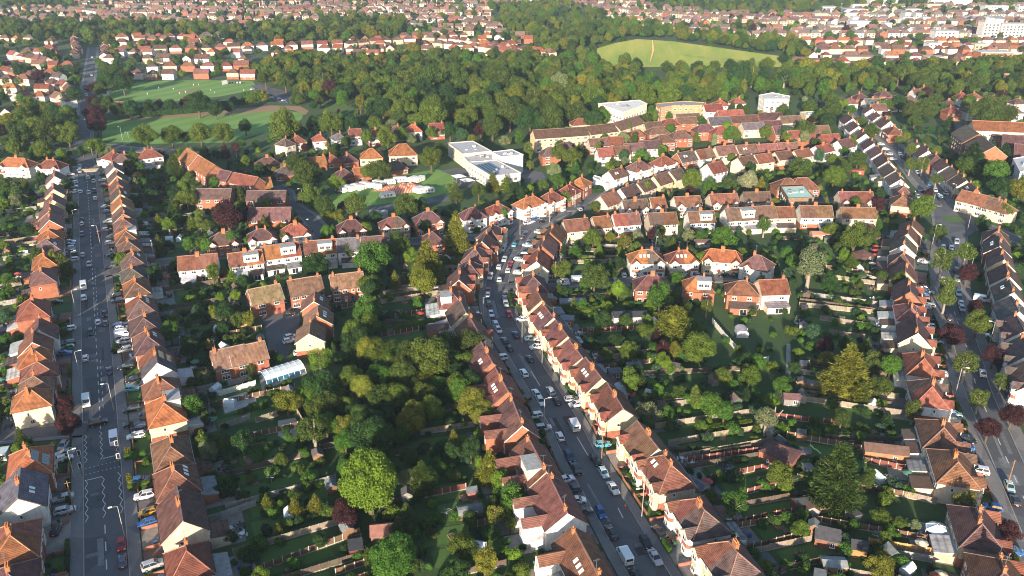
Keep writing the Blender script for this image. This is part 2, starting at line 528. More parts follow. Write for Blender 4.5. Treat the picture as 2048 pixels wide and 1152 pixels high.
pxsheet('hard_court', '735 414 800 406 900 387 915 375 930 385 900 402 800 418 742 424', 'asphalt_old', (1, 1, 1), .07)
pxsheet('playground', '880 342 921 335 975 366 960 380 916 372 905 350', 'asphalt_old', None, .08)
pxsheet('playground', '1045 338 1085 345 1092 356 1062 372 1040 360', 'asphalt_old', None, .08)
pxsheet('car_park', '910 285 920 270 950 270 948 283 930 286', 'asphalt_old', None, .08)
pxsheet('courtyard', '524 632 548 624 562 612 596 600 600 640 596 660 570 676 584 696 572 716 540 726 530 722 536 690 531 668', 'asphalt_old', None, .085)
pxsheet('forecourt', '1000 450 1040 436 1082 436 1100 444 1075 456 1048 460', 'asphalt_old', None, .09)
pxsheet('grass_island', '128 303 150 297 186 299 192 306 170 313 140 313', 'meadow_grass', z=.30)
pxsheet('junction', '120 306 150 290 205 286 215 300 200 316 190 332 156 332 148 318', 'asphalt_old', None, .25)
pxsheet('junction', '1868 420 1890 412 1930 425 1960 440 1965 455 1930 478 1880 480 1872 455', 'asphalt', None, .23)
pxsheet('grass_island', '1882 440 1892 433 1915 433 1932 440 1928 445 1900 446', 'lawn_grass', z=.32)
pxsheet('formal_garden', '1795 262 1900 255 1925 285 1905 300 1815 296', 'lawn_grass', z=.05)
pxsheet('car_park', '1905 250 1925 245 1922 262 1945 290 1925 296 1908 280', 'asphalt_old', None, .09)
pxsheet('green', '1870 237 1935 237 1935 247 1880 250', 'meadow_grass', z=.05)
# white road markings, one object each run
def along(key, s):                           # point, direction on a road at arc length s
    P = ROADS[key][0]
    for i in range(len(P) - 1):
        L = (P[i + 1] - P[i]).length
        if s <= L or i == len(P) - 2: return P[i] + (P[i + 1] - P[i]) * (s / L), (P[i + 1] - P[i]).normalized()
        s -= L
def arclen(key, x, y):
    P = ROADS[key][0]; best, acc, out = 1e9, 0, 0
    for i in range(len(P) - 1):
        d = P[i + 1] - P[i]; L = d.length
        t_ = max(0, min(1, ((x - P[i].x) * d.x + (y - P[i].y) * d.y) / (L * L)))
        e = (x - P[i].x - d.x * t_) ** 2 + (y - P[i].y - d.y * t_) ** 2
        if e < best: best, out = e, acc + L * t_
        acc += L
    return out
def dash(mb, key, s0, s1, off, w=.14, z=.026):
    (p, d), (q, _) = along(key, s0), along(key, s1)
    n = Vector((d.y, -d.x, 0))
    a, b_ = p + n * (off - w), p + n * (off + w); c_, e = q + n * (off + w), q + n * (off - w)
    mb.poly([(a.x, a.y, z), (b_.x, b_.y, z), (c_.x, c_.y, z), (e.x, e.y, z)])
sV = lambda key, u, v: arclen(key, *g(u, v)[:2])
mb = MB()
z0, z1, z2, z3 = sV('LR', 209, 1035), sV('LR', 206, 952), sV('LR', 205, 918), sV('LR', 203, 862)
s = 2
while s < z0: dash(mb, 'LR', s, s + 3.2, 0, .11); s += 6
s = z3 + 1
top = sV('LR', 172, 330)
while s < top:
    dash(mb, 'LR', s, s + 2.2, 0, .11); s += 5
for off, a, b_ in ((-2, z1, z1 - .3), (2, z2, z2 + .3)):
    dash(mb, 'LR', a, b_, off, 1.8)
for s_ in ((z1 * .7 + z2 * .3), (z1 * .35 + z2 * .65)):
    for k in range(9): dash(mb, 'LR', s_, s_ + .25, -3.6 + k * .9, .12)
# central refuge boxes painted on the upper part
for va in (600, 780):
    s = sV('LR', 190, va + 40); e = sV('LR', 186, va - 60)
    while s < e:
        dash(mb, 'LR', s, s + 2, .9, .07); s += 4
struct('road_marking', mb.mesh('road_marking', 'white_paint'))
# zigzag approach lines
mb = MB()
for off in (-3.55, 0, 3.55):
    for a, b_ in ((z0, z1), (z2, z3)):
        pts = []
        n = 11
        for i in range(n):
            p, d = along('LR', a + (b_ - a) * i / (n - 1)); nn = Vector((d.y, -d.x, 0))
            pts.append(p + nn * (off + (.3 if i % 2 else -.3)))
        for i in range(n - 1):
            p, q = pts[i], pts[i + 1]; d = (q - p).normalized(); nn = Vector((d.y, -d.x, 0)) * .085
            mb.poly([(*(p - nn).xy, .03), (*(p + nn).xy, .03), (*(q + nn).xy, .03), (*(q - nn).xy, .03)])
struct('road_marking', mb.mesh('road_marking', 'white_paint'))
mb = MB()
for a, b_ in (((1154, 874), (1176, 911)), ((1236, 1016), (1246, 1036)), ((1062, 742), (1080, 772))):
    p, q = g(*a), g(*b_); d = (q - p).normalized(); nn = Vector((d.y, -d.x, 0)) * .12
    mb.poly([(*(p - nn).xy, .03), (*(p + nn).xy, .03), (*(q + nn).xy, .03), (*(q - nn).xy, .03)])
struct('road_marking', mb.mesh('road_marking', 'white_paint'))
mb = MB()
s, e = 5, sV('RR', 1736, 250)
while s < e: dash(mb, 'RR', s, s + 3, 0, .1, .027); s += 8
struct('road_marking', mb.mesh('road_marking', 'white_paint'))

rr_ = random.Random(3)
for key, n in (('LR', 34), ('CR', 44), ('RR', 26), ('SR', 8), ('XR', 8)):
    P, hw, pv = ROADS[key]; tot = sum((P[i + 1] - P[i]).length for i in range(len(P) - 1))
    for i in range(n):
        s_ = 60 + rr_.random() * min(tot - 70, 330) if key in ('LR', 'CR', 'RR') else rr_.random() * tot * .95
        L_ = rr_.choice((1.2, 2.5, 4, 9, 14)); w_ = rr_.uniform(.25, .6) if L_ > 5 else rr_.uniform(.5, 1.3); off = rr_.uniform(-hw + 1.4, hw - 1.4)
        mbp = MB(); dash(mbp, key, s_, min(s_ + L_, tot), off, w_, (.0235 if key in ('LR', 'CR', 'RR') else .1485) + .0001 * (i % 9))
        k_ = rr_.choice((.045, .06, .16, .2)); struct('road_patch', mbp.mesh('road_patch', 'tint'), (k_, k_ * 1.03, k_ * 1.08))
# ------------------------------------------------------------------ shared pieces of houses
def window_mesh(w, h, nm=1, nt=0):
    mb = MB(); e = .07
    mb.box(-w / 2, w / 2, -.06, .06, -h / 2, -h / 2 + e); mb.box(-w / 2, w / 2, -.06, .06, h / 2 - e, h / 2)
    mb.box(-w / 2, -w / 2 + e, -.06, .06, -h / 2 + e, h / 2 - e); mb.box(w / 2 - e, w / 2, -.06, .06, -h / 2 + e, h / 2 - e)
    for i in range(nm):
        x = -w / 2 + w * (i + 1) / (nm + 1); mb.box(x - .04, x + .04, -.05, .05, -h / 2 + e, h / 2 - e)
    if nt: mb.box(-w / 2 + e, w / 2 - e, -.045, .045, h * .2, h * .2 + .06)
    mb.box(-w / 2 - .08, w / 2 + .08, -.14, .06, -h / 2 - .08, -h / 2 - .003)
    mb.box(-w / 2 + .03, w / 2 - .03, -.015, .04, -h / 2 + .03, h / 2 - .03, 1)
    return mb.mesh('window', 'white_upvc', 'window_glass')
WIN = {'s': window_mesh(.95, 1.1, 1), 'm': window_mesh(1.6, 1.25, 1, 1), 'l': window_mesh(2.2, 1.45, 2, 1), 'd': window_mesh(2.3, 2.05, 1), 't': window_mesh(.6, .9, 0)}
mb = MB(); mb.box(-.5, .5, -.05, .05, 0, 2.05); mb.box(-.25, .25, -.07, .03, 1.3, 1.8, 1)
DOOR = mb.mesh('door', 'tint', 'window_glass')
mb = MB(); mb.box(-.4, .4, -.6, .6, 0, .1); mb.box(-.33, .33, -.52, .52, .1, .115, 1)
SKYL = mb.mesh('skylight', 'white_upvc', 'pale_glazing')
mb = MB(); mb.box(-.52, .52, -.85, .85, 0, .06, 1); mb.box(-.48, .48, -.81, .81, .06, .075)
SOLAR = mb.mesh('solar_panel', 'solar_cells', 'steel')
def chimney_mesh(w, d, h, npot):
    mb = MB(); mb.box(-w / 2, w / 2, -d / 2, d / 2, -1.4, h); mb.box(-w / 2 - .08, w / 2 + .08, -d / 2 - .08, d / 2 + .08, h, h + .16)
    for i in range(npot):
        x = -w / 2 + w * (i + .5) / npot
        for y in ((-d / 4, d / 4) if npot > 2 else (0,)):
            mb.tube((x, y, h + .16), (x, y, h + .62), .14, .11, 6, 1)
    return mb.mesh('chimney', 'chimney_brick', 'clay_pot')
CHIM = [chimney_mesh(.9, .65, 1.0, 2), chimney_mesh(1.45, .8, 1.15, 4), chimney_mesh(.65, .65, 1.1, 1)]
def aerial_mesh():
    mb = MB(); mb.tube((0, 0, 0), (0, 0, 2.2), .03, .02, 4); mb.tube((-.7, 0, 2.1), (.7, 0, 2.1), .02, .02, 4)
    for i in range(5): mb.tube((-.6 + i * .3, -.3, 2.1), (-.6 + i * .3, .3, 2.1), .015, .015, 4)
    return mb.mesh('aerial', 'steel')
AERIAL = aerial_mesh()
ROOFC = {'r': (.205, .074, .052), 'o': (.29, .115, .052), 'b': (.135, .078, .06), 'p': (.125, .068, .068), 's': (.105, .112, .125), 'd': (.118, .088, .078), 't': (.215, .135, .085), 'k': (.185, .085, .072), 'n': (.172, .084, .054)}
ROOFW = {'r': 'red-tiled', 'o': 'orange-tiled', 'b': 'brown-tiled', 'p': 'purple-brown', 's': 'grey slate', 'd': 'dark brown', 't': 'tan-tiled', 'k': 'pinkish-red', 'n': 'russet'}
WALLC = {'w': (.66, .65, .63), 'c': (.56, .47, .35), 'k': (.30, .115, .065), 'y': (.56, .45, .28), 'p': (.42, .34, .26), 'g': (.5, .5, .49), 'l': (.62, .50, .40)}
WALLW = {'w': 'white', 'c': 'cream', 'k': 'brick', 'y': 'yellow', 'p': 'pebbledashed', 'g': 'grey', 'l': 'pale pink'}
HOUSES = []
def vary(c, a=.16, rnd=random):
    k = 1 + rnd.uniform(-a, a)
    return tuple(max(.004, x * k * (1 + rnd.uniform(-a / 2, a / 2))) for x in c)
def house(x, y, ang, L, D=8.6, roof='g', rc='b', wc='w', flags='', he=5.3, pitch=40, name='semi_detached_house', label='house', cat='house', group=None, rc2=None, lod=None, frontband=True, root=None):
    """x axis along the ridge, front at -y."""
    s = ppm(x, y)
    if root is None and he > 4:
        he += random.uniform(-.3, .3); D *= random.uniform(.93, 1.06); pitch += random.uniform(-3, 3)
    lod = lod if lod is not None else (2 if s > 5.2 else 1 if s > 3.2 else 0)
    rt = root or thing(name, label, cat, (x, y, 0), ang, group)
    if root: base = Matrix.Translation((x, y, 0)) @ Matrix.Rotation(ang, 4, 'Z'); base = root.matrix_basis.inverted() @ base
    def part(nm, data, loc=(0, 0, 0), rz=0, col=None, parent=None, rot=None):
        o = link(nm, data, parent or rt, loc, rz, None, col)
        if rot: o.rotation_euler = rot
        if root and parent is None: o.matrix_basis = base @ o.matrix_basis
        return o
    ov = .38
    hr = he + (D / 2 + 0) * math.tan(R(pitch))
    tp = math.tan(R(pitch))
    wcol, bcol = vary(WALLC[wc], .08), vary(WALLC['k'], .12)
    brick = wc == 'k'
    lower = brick or (frontband and random.random() < .35)
    wm = 'wall_brick' if brick else 'wall_render'
    hl, hd = L / 2, D / 2
    hip = roof in 'hH'
    if not hip:
        prof = [(-hd, 0), (hd, 0), (hd, he), (0, hr - .25), (-hd, he)]
        part('wall', MB().extrude(prof, -hl, hl).mesh('wall', wm), col=wcol)
    else:
        part('wall', MB().box(-hl, hl, -hd, hd, 0, he + .1).mesh('wall', wm), col=wcol)
    if lower and not brick:
        part('brick_plinth', MB().box(-hl - .03, hl + .03, -hd - .03, hd + .03, 0, 2.3 if lower else .4).mesh('brick_plinth', 'wall_brick'), col=bcol)
    roofs = []
    th = .16
    def chev(x0, x1):
        e = hd + ov; ze = he - ov * tp
        return MB().extrude([(-e, ze), (0, hr), (e, ze), (e, ze + th), (0, hr + th), (-e, ze + th)], x0, x1).mesh('roof', 'roof_tiles')
    halves = ((-1, 0), (0, 1)) if rc2 else ((-1, 1),)
    hin = hd * (1.0 if roof == 'h' else .6)                 # how far the hip runs in
    for k, (a, b_) in enumerate(halves):
        col = vary(ROOFC[rc if k == 0 else rc2], .26)
        if not hip:
            roofs.append(part('roof', chev(a * (hl + .25), b_ * (hl + .25)), col=col))
        else:
            e, ze = hd + ov, he - .12
            z1_ = hr + .05
            xl, xr = a * (hl + ov), b_ * (hl + ov)
            rl = xl if a == 0 else -(hl - hin) if hl > hin else 0
            rr = xr if b_ == 0 else (hl - hin) if hl > hin else 0
            mb = MB()
            mb.poly([(xl, -e, ze), (xr, -e, ze), (rr, 0, z1_), (rl, 0, z1_)]); mb.poly([(xr, e, ze), (xl, e, ze), (rl, 0, z1_), (rr, 0, z1_)])
            if a < 0: mb.poly([(xl, e, ze), (xl, -e, ze), (rl, 0, z1_)])
            if b_ > 0: mb.poly([(xr, -e, ze), (xr, e, ze), (rr, 0, z1_)])
            mb.poly([(xl, -e, ze - .02), (xl, e, ze - .02), (xr, e, ze - .02), (xr, -e, ze - .02)])
            roofs.append(part('roof', mb.mesh('roof', 'roof_tiles'), col=col))
    rf = roofs[0]
    bbc = random.choice([(.6, .56, .5), (.4, .34, .26), (.12, .09, .07)])
    if s > 2.6:
        mb = MB(); e = hd + ov
        if not hip:
            mb.box(-hl - .26, hl + .26, -.14, .14, hr + .08, hr + th + .1)
        else:
            xr_ = max(hl - hin, 0)
            if xr_ > .3: mb.box(-xr_, xr_, -.13, .13, hr, hr + .16)
            for sx in (-1, 1):
                for sy in (-1, 1): mb.tube((sx * xr_, 0, hr + .06), (sx * (hl + ov), sy * e, he - .1), .13, .13, 4)
        part('ridge_tiles', mb.mesh('ridge_tiles', 'tint'), col=tuple(min(.6, k * 1.5 + .03) for k in ROOFC[rc]), parent=rf)
        if not hip:
            e = hd + ov; ze = he - ov * tp
            for sx in (-1, 1):                                # pale barge boards along the gable edge
                xx = sx * (hl + .27); k_ = lambda y_, z_: [(xx - .03, y_, z_ - .12), (xx + .03, y_, z_ - .12), (xx + .03, y_, z_ + th - .01), (xx - .03, y_, z_ + th - .01)]
                part('barge_board', MB().loft([k_(-e, ze), k_(0, hr), k_(e, ze)]).mesh('barge_board', 'tint'), col=bbc, parent=rf)
    if s > 2.4 and 'N' not in flags:
        if L > 10.5: cx = [0.0] if random.random() < .6 else [-hl * .82, hl * .82]
        else: cx = [hl * .8 * random.choice((-1, 1))]
        if hip: cx = [c * .35 for c in cx]
        for c in cx:
            big = L > 10.5 and abs(c) < .1
            part('chimney', CHIM[1 if big else random.choice((0, 2))], (c, random.uniform(-.5, .5), hr - .1), 0, parent=rf)
            if lod == 2 and random.random() < .6: part('aerial', AERIAL, (c + .3, .2, hr + 1.2), random.uniform(0, 3), parent=rf)
    # gutters
    if lod == 2:
        gc = random.choice([(.03, .03, .03), (.05, .04, .035), (.35, .34, .32)])
        for sy in (-1, 1):
            yy = sy * (hd + ov + .04); zz = he - (ov * tp if not hip else .12) + .02
            part('gutter', MB().box(-hl, hl, yy - .07, yy + .07, zz - .1, zz + .04).mesh('gutter', 'tint'), col=gc)
    # roof fittings: x along ridge, slope side sy
    def on_roof(data, nm, xx, frac, sy, z_add=.2):
        yy = sy * hd * frac; zz = hr - abs(yy) * tp + z_add
        part(nm, data, (xx, yy, zz), 0, parent=rf, rot=(-sy * R(pitch), 0, 0))
    cs, sn_ = math.cos(ang), math.sin(ang)
    to_cam = (-x * cs - y * sn_, x * sn_ - y * cs)           # camera in local axes
    cam_side = 1 if to_cam[1] > 0 else -1
    if 'S' in flags and lod >= 1:
        for k in range(random.choice((2, 3))): on_roof(SKYL, 'skylight', -hl * .4 + k * 1.5, .5, cam_side)
    if 'P' in flags:
        for i in range(4):
            for j in range(2): on_roof(SOLAR, 'solar_panel', -hl * .5 + i * 1.1, .32 + j * .44, cam_side if hip else 1 if x < 0 else -1)
    if 'D' in flags:                                        # flat-roofed box dormer
        sy = cam_side; w = min(L * .45, 5.5)
        y0, y1 = sorted((sy * .3, sy * (hd - .5)))
        x0 = -hl * .75 if L > 9 else -w / 2
        part('dormer', MB().box(x0, x0 + w, y0, y1, he + .5, hr - .2).mesh('dormer', 'wall_brick' if random.random() < .4 else 'wall_render'), col=vary((.62, .58, .5), .2))
        part('dormer_roof', MB().box(x0 - .2, x0 + w + .2, y0 - .25, y1 + .25, hr - .2, hr - .02).mesh('dormer_roof', 'felt'), col=(.34, .35, .36))
        for k in (.3, .72):
            part('window', WIN['m'], (x0 + w * k, sy * (hd - .5) + sy * .02, (he + hr) / 2 + .2), 0 if sy < 0 else math.pi)
    # windows and doors
    storeys = 1 if he < 3.6 else 2 if he < 7 else 3
    def sees(nx, ny): return nx * to_cam[0] + ny * to_cam[1] > .05 * math.hypot(*to_cam) * .5
    ndw = max(1, round(L / 7.2))
    dw = L / ndw
    bays = 'B' in flags and lod >= 1
    if lod >= 1 or s > 2.35:
        for side in (-1, 1):
            if lod < 2 and not sees(0, side): continue
            yy = side * (hd + .03); rz = 0 if side < 0 else math.pi
            for i in range(ndw):
                xc = -hl + dw * (i + .5); mir = -1 if i % 2 else 1
                for st in range(storeys):
                    zc = 1.5 + st * 2.65
                    if zc + .6 > he: zc = he - .75
                    if side == -1 and bays:
                        part('window', WIN['s'], (xc + mir * dw * .28, yy, zc if st else 1.6), rz)
                    elif lod == 0:
                        part('window', WIN['m'], (xc + random.uniform(-.6, .6), yy, zc), rz)
                    else:
                        part('window', WIN['l' if side < 0 else 'm'], (xc - mir * dw * .22, yy, zc), rz)
                        if st: part('window', WIN['s' if random.random() < .6 else 'm'], (xc + mir * dw * .26, yy, zc), rz)
                        elif side > 0 and lod == 2: part('window', WIN['d'], (xc + mir * dw * .2, yy, 1.05), rz)
                if lod == 2 and side == -1:
                    part('door', DOOR, (xc + mir * dw * (.4 if bays else .3), -hd - .05, .1), 0, vary(random.choice([(.5, .5, .48), (.25, .03, .03), (.05, .08, .2), (.2, .12, .06)]), .1))
        if lod == 2:
            for sx in (-1, 1):
                if sees(sx, 0):
                    part('window', WIN['t'], (sx * (hl + .03), random.uniform(-1.2, 1.2), 4.0), sx * R(90))
                    if random.random() < .5: part('window', WIN['s'], (sx * (hl + .03), random.uniform(-1, 1.8), 1.6), sx * R(90))
    if bays:
        for i in range(ndw):
            xc = -hl + dw * (i + .5); mir = -1 if i % 2 else 1
            bx = xc - mir * dw * .2; w = min(2.9, dw * .5)
            bp = part('bay', MB().slab([(bx - w / 2, -hd + .05), (bx - w / 2, -hd - .5), (bx - w / 2 + .5, -hd - 1.0), (bx + w / 2 - .5, -hd - 1.0), (bx + w / 2, -hd - .5), (bx + w / 2, -hd + .05)], 0, he + .25).mesh('bay', wm), col=wcol)
            part('bay_band', MB().slab([(bx - w / 2 - .03, -hd - .02), (bx - w / 2 - .03, -hd - .52), (bx - w / 2 + .48, -hd - 1.04), (bx + w / 2 - .48, -hd - 1.04), (bx + w / 2 + .03, -hd - .52), (bx + w / 2 + .03, -hd - .02)], 2.35, 3.35).mesh('bay_band', 'tint'), col=vary((.34, .12, .07) if random.random() < .5 else (.62, .5, .36), .15), parent=bp)
            gw = w / 2 + .35; gz = he + .15; gh = gw * .85
            run = min(hd, (gh + .1) / tp + .5)
            tri = MB().loft([[(bx - gw, -hd - 1.25, gz), (bx + gw, -hd - 1.25, gz), (bx, -hd - 1.25, gz + gh)],
                             [(bx - gw, -hd + run, gz), (bx + gw, -hd + run, gz), (bx, -hd + run, gz + gh)]])
            part('bay_roof', tri.mesh('bay_roof', 'roof_tiles'), col=vary(ROOFC['r' if rc in 'pk' else rc if i % 2 == 0 or not rc2 else rc2], .15), parent=bp)
            part('bay_gable', MB().loft([[(bx - gw + .3, -hd - 1.29, gz + .02), (bx + gw - .3, -hd - 1.29, gz + .02), (bx, -hd - 1.29, gz + gh - .25)], [(bx - gw + .3, -hd - 1.2, gz + .02), (bx + gw - .3, -hd - 1.2, gz + .02), (bx, -hd - 1.2, gz + gh - .25)]]).mesh('bay_gable', 'tint'), col=(.66, .62, .54), parent=bp)
            if lod == 2 or sees(0, -1):
                for zc in (1.4, 4.3): part('window', WIN['m'], (bx, -hd - 1.06, zc), 0, parent=bp)
    # rear extension
    if 'X' in flags and lod >= 1:
        for i in range(ndw):
            if ndw > 1 and random.random() < .35: continue
            xc = -hl + dw * (i + .5); w = dw * random.uniform(.6, .92) / 2; d = random.uniform(2.8, 4.5); h = 2.9
            part('extension', MB().extrude([(hd + .02, 0), (hd + d, 0), (hd + d, 2.3), (hd + .02, h)], xc - w, xc + w).mesh('extension', wm), col=wcol)
            part('extension_roof', MB().extrude([(hd + .02, h + .02), (hd + d + .25, 2.25), (hd + d + .25, 2.37), (hd + .02, h + .15)], xc - w - .15, xc + w + .15).mesh('extension_roof', random.choice(['roof_tiles', 'felt'])), col=vary(random.choice([ROOFC['b'], (.24, .25, .26), ROOFC['d'], (.5, .5, .5), (.3, .31, .33)]), .15))
            if lod == 2: part('window', WIN['d'], (xc, hd + d + .03, 1.1), math.pi)
        for i in range(ndw): pass
    if 'T' in flags:                                        # two-storey rear wing under its own small gable
        w, d = min(L * .22, 3), 4.5
        for xc in ((-hl * .5, hl * .5) if L > 11 else (0,)):
            part('rear_wing', MB().loft([[(xc - w / 2, hd + .02, 0), (xc + w / 2, hd + .02, 0), (xc + w / 2, hd + .02, he), (xc, hd + .02, he + w * .4), (xc - w / 2, hd + .02, he)], [(xc - w / 2, hd + d, 0), (xc + w / 2, hd + d, 0), (xc + w / 2, hd + d, he), (xc, hd + d, he + w * .4), (xc - w / 2, hd + d, he)]]).mesh('rear_wing', wm), col=wcol)
            e = w / 2 + .25; zt = he + w * .4
            r2 = [(xc - e, he - .2), (xc, zt), (xc + e, he - .2), (xc + e, he - .06), (xc, zt + .15), (xc - e, he - .06)]
            part('wing_roof', MB().loft([[(a, hd - 1.2, b_) for a, b_ in r2], [(a, hd + d + .2, b_) for a, b_ in r2]]).mesh('wing_roof', 'roof_tiles'), col=vary(ROOFC[rc], .1))
            if lod == 2: part('window', WIN['m'], (xc, hd + d + .03, 4.1), math.pi)
    mark_rect(x, y, ang, hl + .4, hd + .4, 2)
    if not root: HOUSES.append(dict(o=rt, x=x, y=y, a=ang, L=L, D=D, s=s, flags=flags))
    return rt
ORD = ['first', 'second', 'third', 'fourth', 'fifth', 'sixth', 'seventh', 'eighth', 'ninth', 'tenth', 'eleventh', 'twelfth', 'thirteenth', 'fourteenth', 'fifteenth', 'sixteenth', 'seventeenth', 'eighteenth', 'nineteenth', 'twentieth'] + ['%dst' % k if k % 10 == 1 else '%dnd' % k if k % 10 == 2 else '%drd' % k if k % 10 == 3 else '%dth' % k for k in range(21, 60)]
def rows(text, where, landmark, group, mode='road', keys=None, he=5.3, D=8.6, pitch=40, name='semi_detached_house', noun='house', garden=0, front=None):
    """lines: u v length roof colour wall flags; first line stands next to the landmark."""
    L = [l.split() for l in text.strip().split('\n')]
    pts = []
    for l in L:
        D_ = D
        hr = he + D / 2 * math.tan(R(pitch))
        pts.append(g(float(l[0]), float(l[1]), hr))
    for i, (l, p) in enumerate(zip(L, pts)):
        if mode == 'road':
            e, qx, qy, a, k = near_road(p.x, p.y, keys)
            ang = a
            # front must face the road: local -y axis is (sin a, -cos a)
            if (qx - p.x) * math.sin(ang) + (qy - p.y) * -math.cos(ang) < 0: ang += math.pi
        else:
            q0, q1 = pts[max(i - 1, 0)], pts[min(i + 1, len(pts) - 1)]
            ang = math.atan2(q1.y - q0.y, q1.x - q0.x) if mode == 'chain' else R(float(mode))
            fy = -math.cos(ang)
            if (front == 'away') != (fy > 0): ang += math.pi
        rc = l[4]; wc = l[5]; fl = l[6] if len(l) > 6 else ''
        rw = ('hipped' if l[3] in 'hH' else 'gabled')
        lb = '%s %s under %s %s roof, %s from %s, %s' % (WALLW[wc], noun, ROOFW[rc[0]], rw, ORD[i], landmark, where)
        house(p.x, p.y, ang, float(l[2]) * (.89 if mode == 'road' else .8 if he > 4.8 else .92), D, l[3], rc[0], wc, fl, he, pitch, name, lb, 'house', group, rc[1] if len(rc) > 1 else None)
        HOUSES[-1]['garden'] = garden
rows('''226 327 14 g s g X
233 346 13.5 g bd y X
236 363 13.5 g rd k X
239 381 14 g d y SX
242 400 13 g o c X
245 419 13 g bd k X
248 438 13 h b k X
251 460 13 h ob k DX
257 481 13 h b k X
264 505 14 h bd k SX
264 532 13 h d k X
270 559 14 h ob w X
279 596 14 h rd k SX
286 632 13 h p k X
294 667 14 h bp k SX
311 708 13 g rs w PX
318 756 9 h n k X
327 800 14 h o c DX
339 880 14 h n k X
349 940 12 h n k SX
360 1010 14 g p c X
372 1097 11 h r w X
390 1190 14 h p k X
410 1320 14 h b k X''', 'east side of straight road', 'the grass island', 'houses along the east side of the straight road', keys=('LR',), garden=26)  # last two houses stand unseen below the frame, added to block the low sun
rows('''110 347 13 g d w X
107 371 12 g p y X
106 393 13 g p y X
98 413 13 g bp k X
100 434 14 g p k
98 457 12 h o k
95 478 14 h d w S
87 506 14 h o k X
83 538 14 h p k X
62 602 14 h r k X
77 648 10 g pr w X
66 674 9 g r k X
65 698 9 h o k X
74 722 8.5 h n p
67 750 8 h b k
58 779 9.5 h o c
54 903 13 h o k P
38 966 13 g s w S
22 1060 14 h on k
16 1137 12 h p k
6 1225 14 h p k
-8 1330 14 h b k''', 'west side of straight road', 'the grass island', 'houses along the west side of the straight road', keys=('LR',), garden=14)  # row carried on out of view by two houses, added to shade the road
rows('''982 453 14 h p c B
969 477 11 g p k B
951 497 13 h p k B
938 524 11 h p y B
919 548 13 g kp k BX
903 582 12 h k w DX
925 613 11 g d c XB
946 645 11 g k c XB
973 705 14 g kp k SX
1003 761 14 g k k STX
1033 823 15 g kp k TX
1073 909 16 g k k DTX
1115 987 15 g k w TX
1172 1102 17 g n w STX
1248 1250 16 g k w
1330 1410 16 g p w''', 'west side of curving street', 'the forecourt', 'houses along the west side of the curving street', keys=('CR',), garden=24)  # final two are unseen houses, added so their shadow covers the street
rows('''1106 456 13 g n k B
1089 481 14 g b k B
1075 509 14 g r c B
1066 553 13 h p k BX
1078 589 9 g k y BX
1096 620 12 g kp y BSX
1123 655 12.5 g pk y BX
1151 694 12.5 g k y BX
1187 736 13.5 g kb y BSX
1230 790 14 g k y BX
1295 868 13.5 g kn y BX
1334 920 14 h n c BSX
1401 1005 14 h nd w BX
1466 1097 14 h nd c BX
1548 1210 14 h n w
1650 1350 14 h n w''', 'east side of curving street', 'the forecourt', 'houses along the east side of the curving street', keys=('CR',), garden=30)  # bottom two lie out of frame, added to keep sun off the street
rows('''1826 443 11 g b y X
1817 461 12 g b c X
1810 481 11 g d w X
1806 505 12 h p k X
1811 532 12 g p y X
1818 571 14 g p k BX
1823 607 13 h k w XB
1833 651 15 g p c BX
1848 708 14 h r w BX
1862 766 14 h rd w BX
1886 846 14 h n w XB
1913 912 15 h nb c XB
1960 1030 15 h p p BX
2005 1132 14 h pn k BX
2070 1260 14 h p k''', 'west side of avenue', 'the oval roundabout', 'houses along the west side of the avenue', keys=('RR',), garden=26)  # last house is out of view, added for the shade it casts
rows('''1806 389 13 h n y
1808 371 11 h b c
1797 351 15 g d w
1784 333 15 g d w X
1772 315 16 g p w X
1759 298 16 g kp w
1744 281 15 g p w
1727 264 15 g pk w
1712 247 15 g p w
1700 232 15 g p w''', 'west side of upper avenue', 'the oval roundabout', 'houses along the west side of the upper avenue', keys=('RR',))
rows('''1947 372 14 g d w S
1926 356 14 g d c
1909 341 14 g d w
1892 325 14 g p w
1872 310 14 h p k
1852 296 14 g p w
1833 283 13 g p w
1790 252 14 h r k
1774 240 14 g p w
1757 226 14 g p w
1742 213 13 g p w''', 'east side of upper avenue', 'the oval roundabout', 'houses along the east side of the upper avenue', keys=('RR',))
rows('''1951 388 15 g n l
1977 394 15 g p l
2003 401 14 h n l''', 'facing the oval roundabout', 'the avenue', 'terrace by the oval roundabout', mode='chain', front='cam')
rows('''1996 459 13 h bp k
1999 481 14 g d k S
2006 508 14 g pd y
2014 540 14 g p w
2022 572 14 g d w S
2031 607 14 g s w
2040 645 14 g d w B
2052 690 14 g d w B
2066 740 14 g d w B''', 'east side of avenue', 'the oval roundabout', 'houses along the east side of the avenue', keys=('RR',))
rows('''1151 438 13 g n c
1201 433 9 g n p
1251 428 14 g kr w
1324 424 15 g nd c X
1401 422 14 g nb w DX
1480 418 17 g b w DX
1527 415 12 g b c X
1564 413 13 g n c X
1631 413 17 g nb w X
1716 414 18 g n c X''', 'north of the birch gardens', 'the forecourt', 'semis backing on to the birch gardens', mode='chain', front='away')
rows('''1269 398 14 g b w B
1314 395 8.5 g n w B
1374 390 15 g n w B
1446 388 16 g n c B
1513 384 15 g b p B
1711 385 19 g kr c B''', 'on the hillside street', 'the forecourt', 'bay-fronted semis on the hillside street', mode='chain', front='cam')
rows('''1215 388 13 g n c
1254 374 14 g d w
1287 360 13 g b c
1320 349 13 g b y
1350 339 12 g d c''', 'below the upper hillside street', 'the forecourt', 'terrace climbing the hillside', mode='chain', front='away')
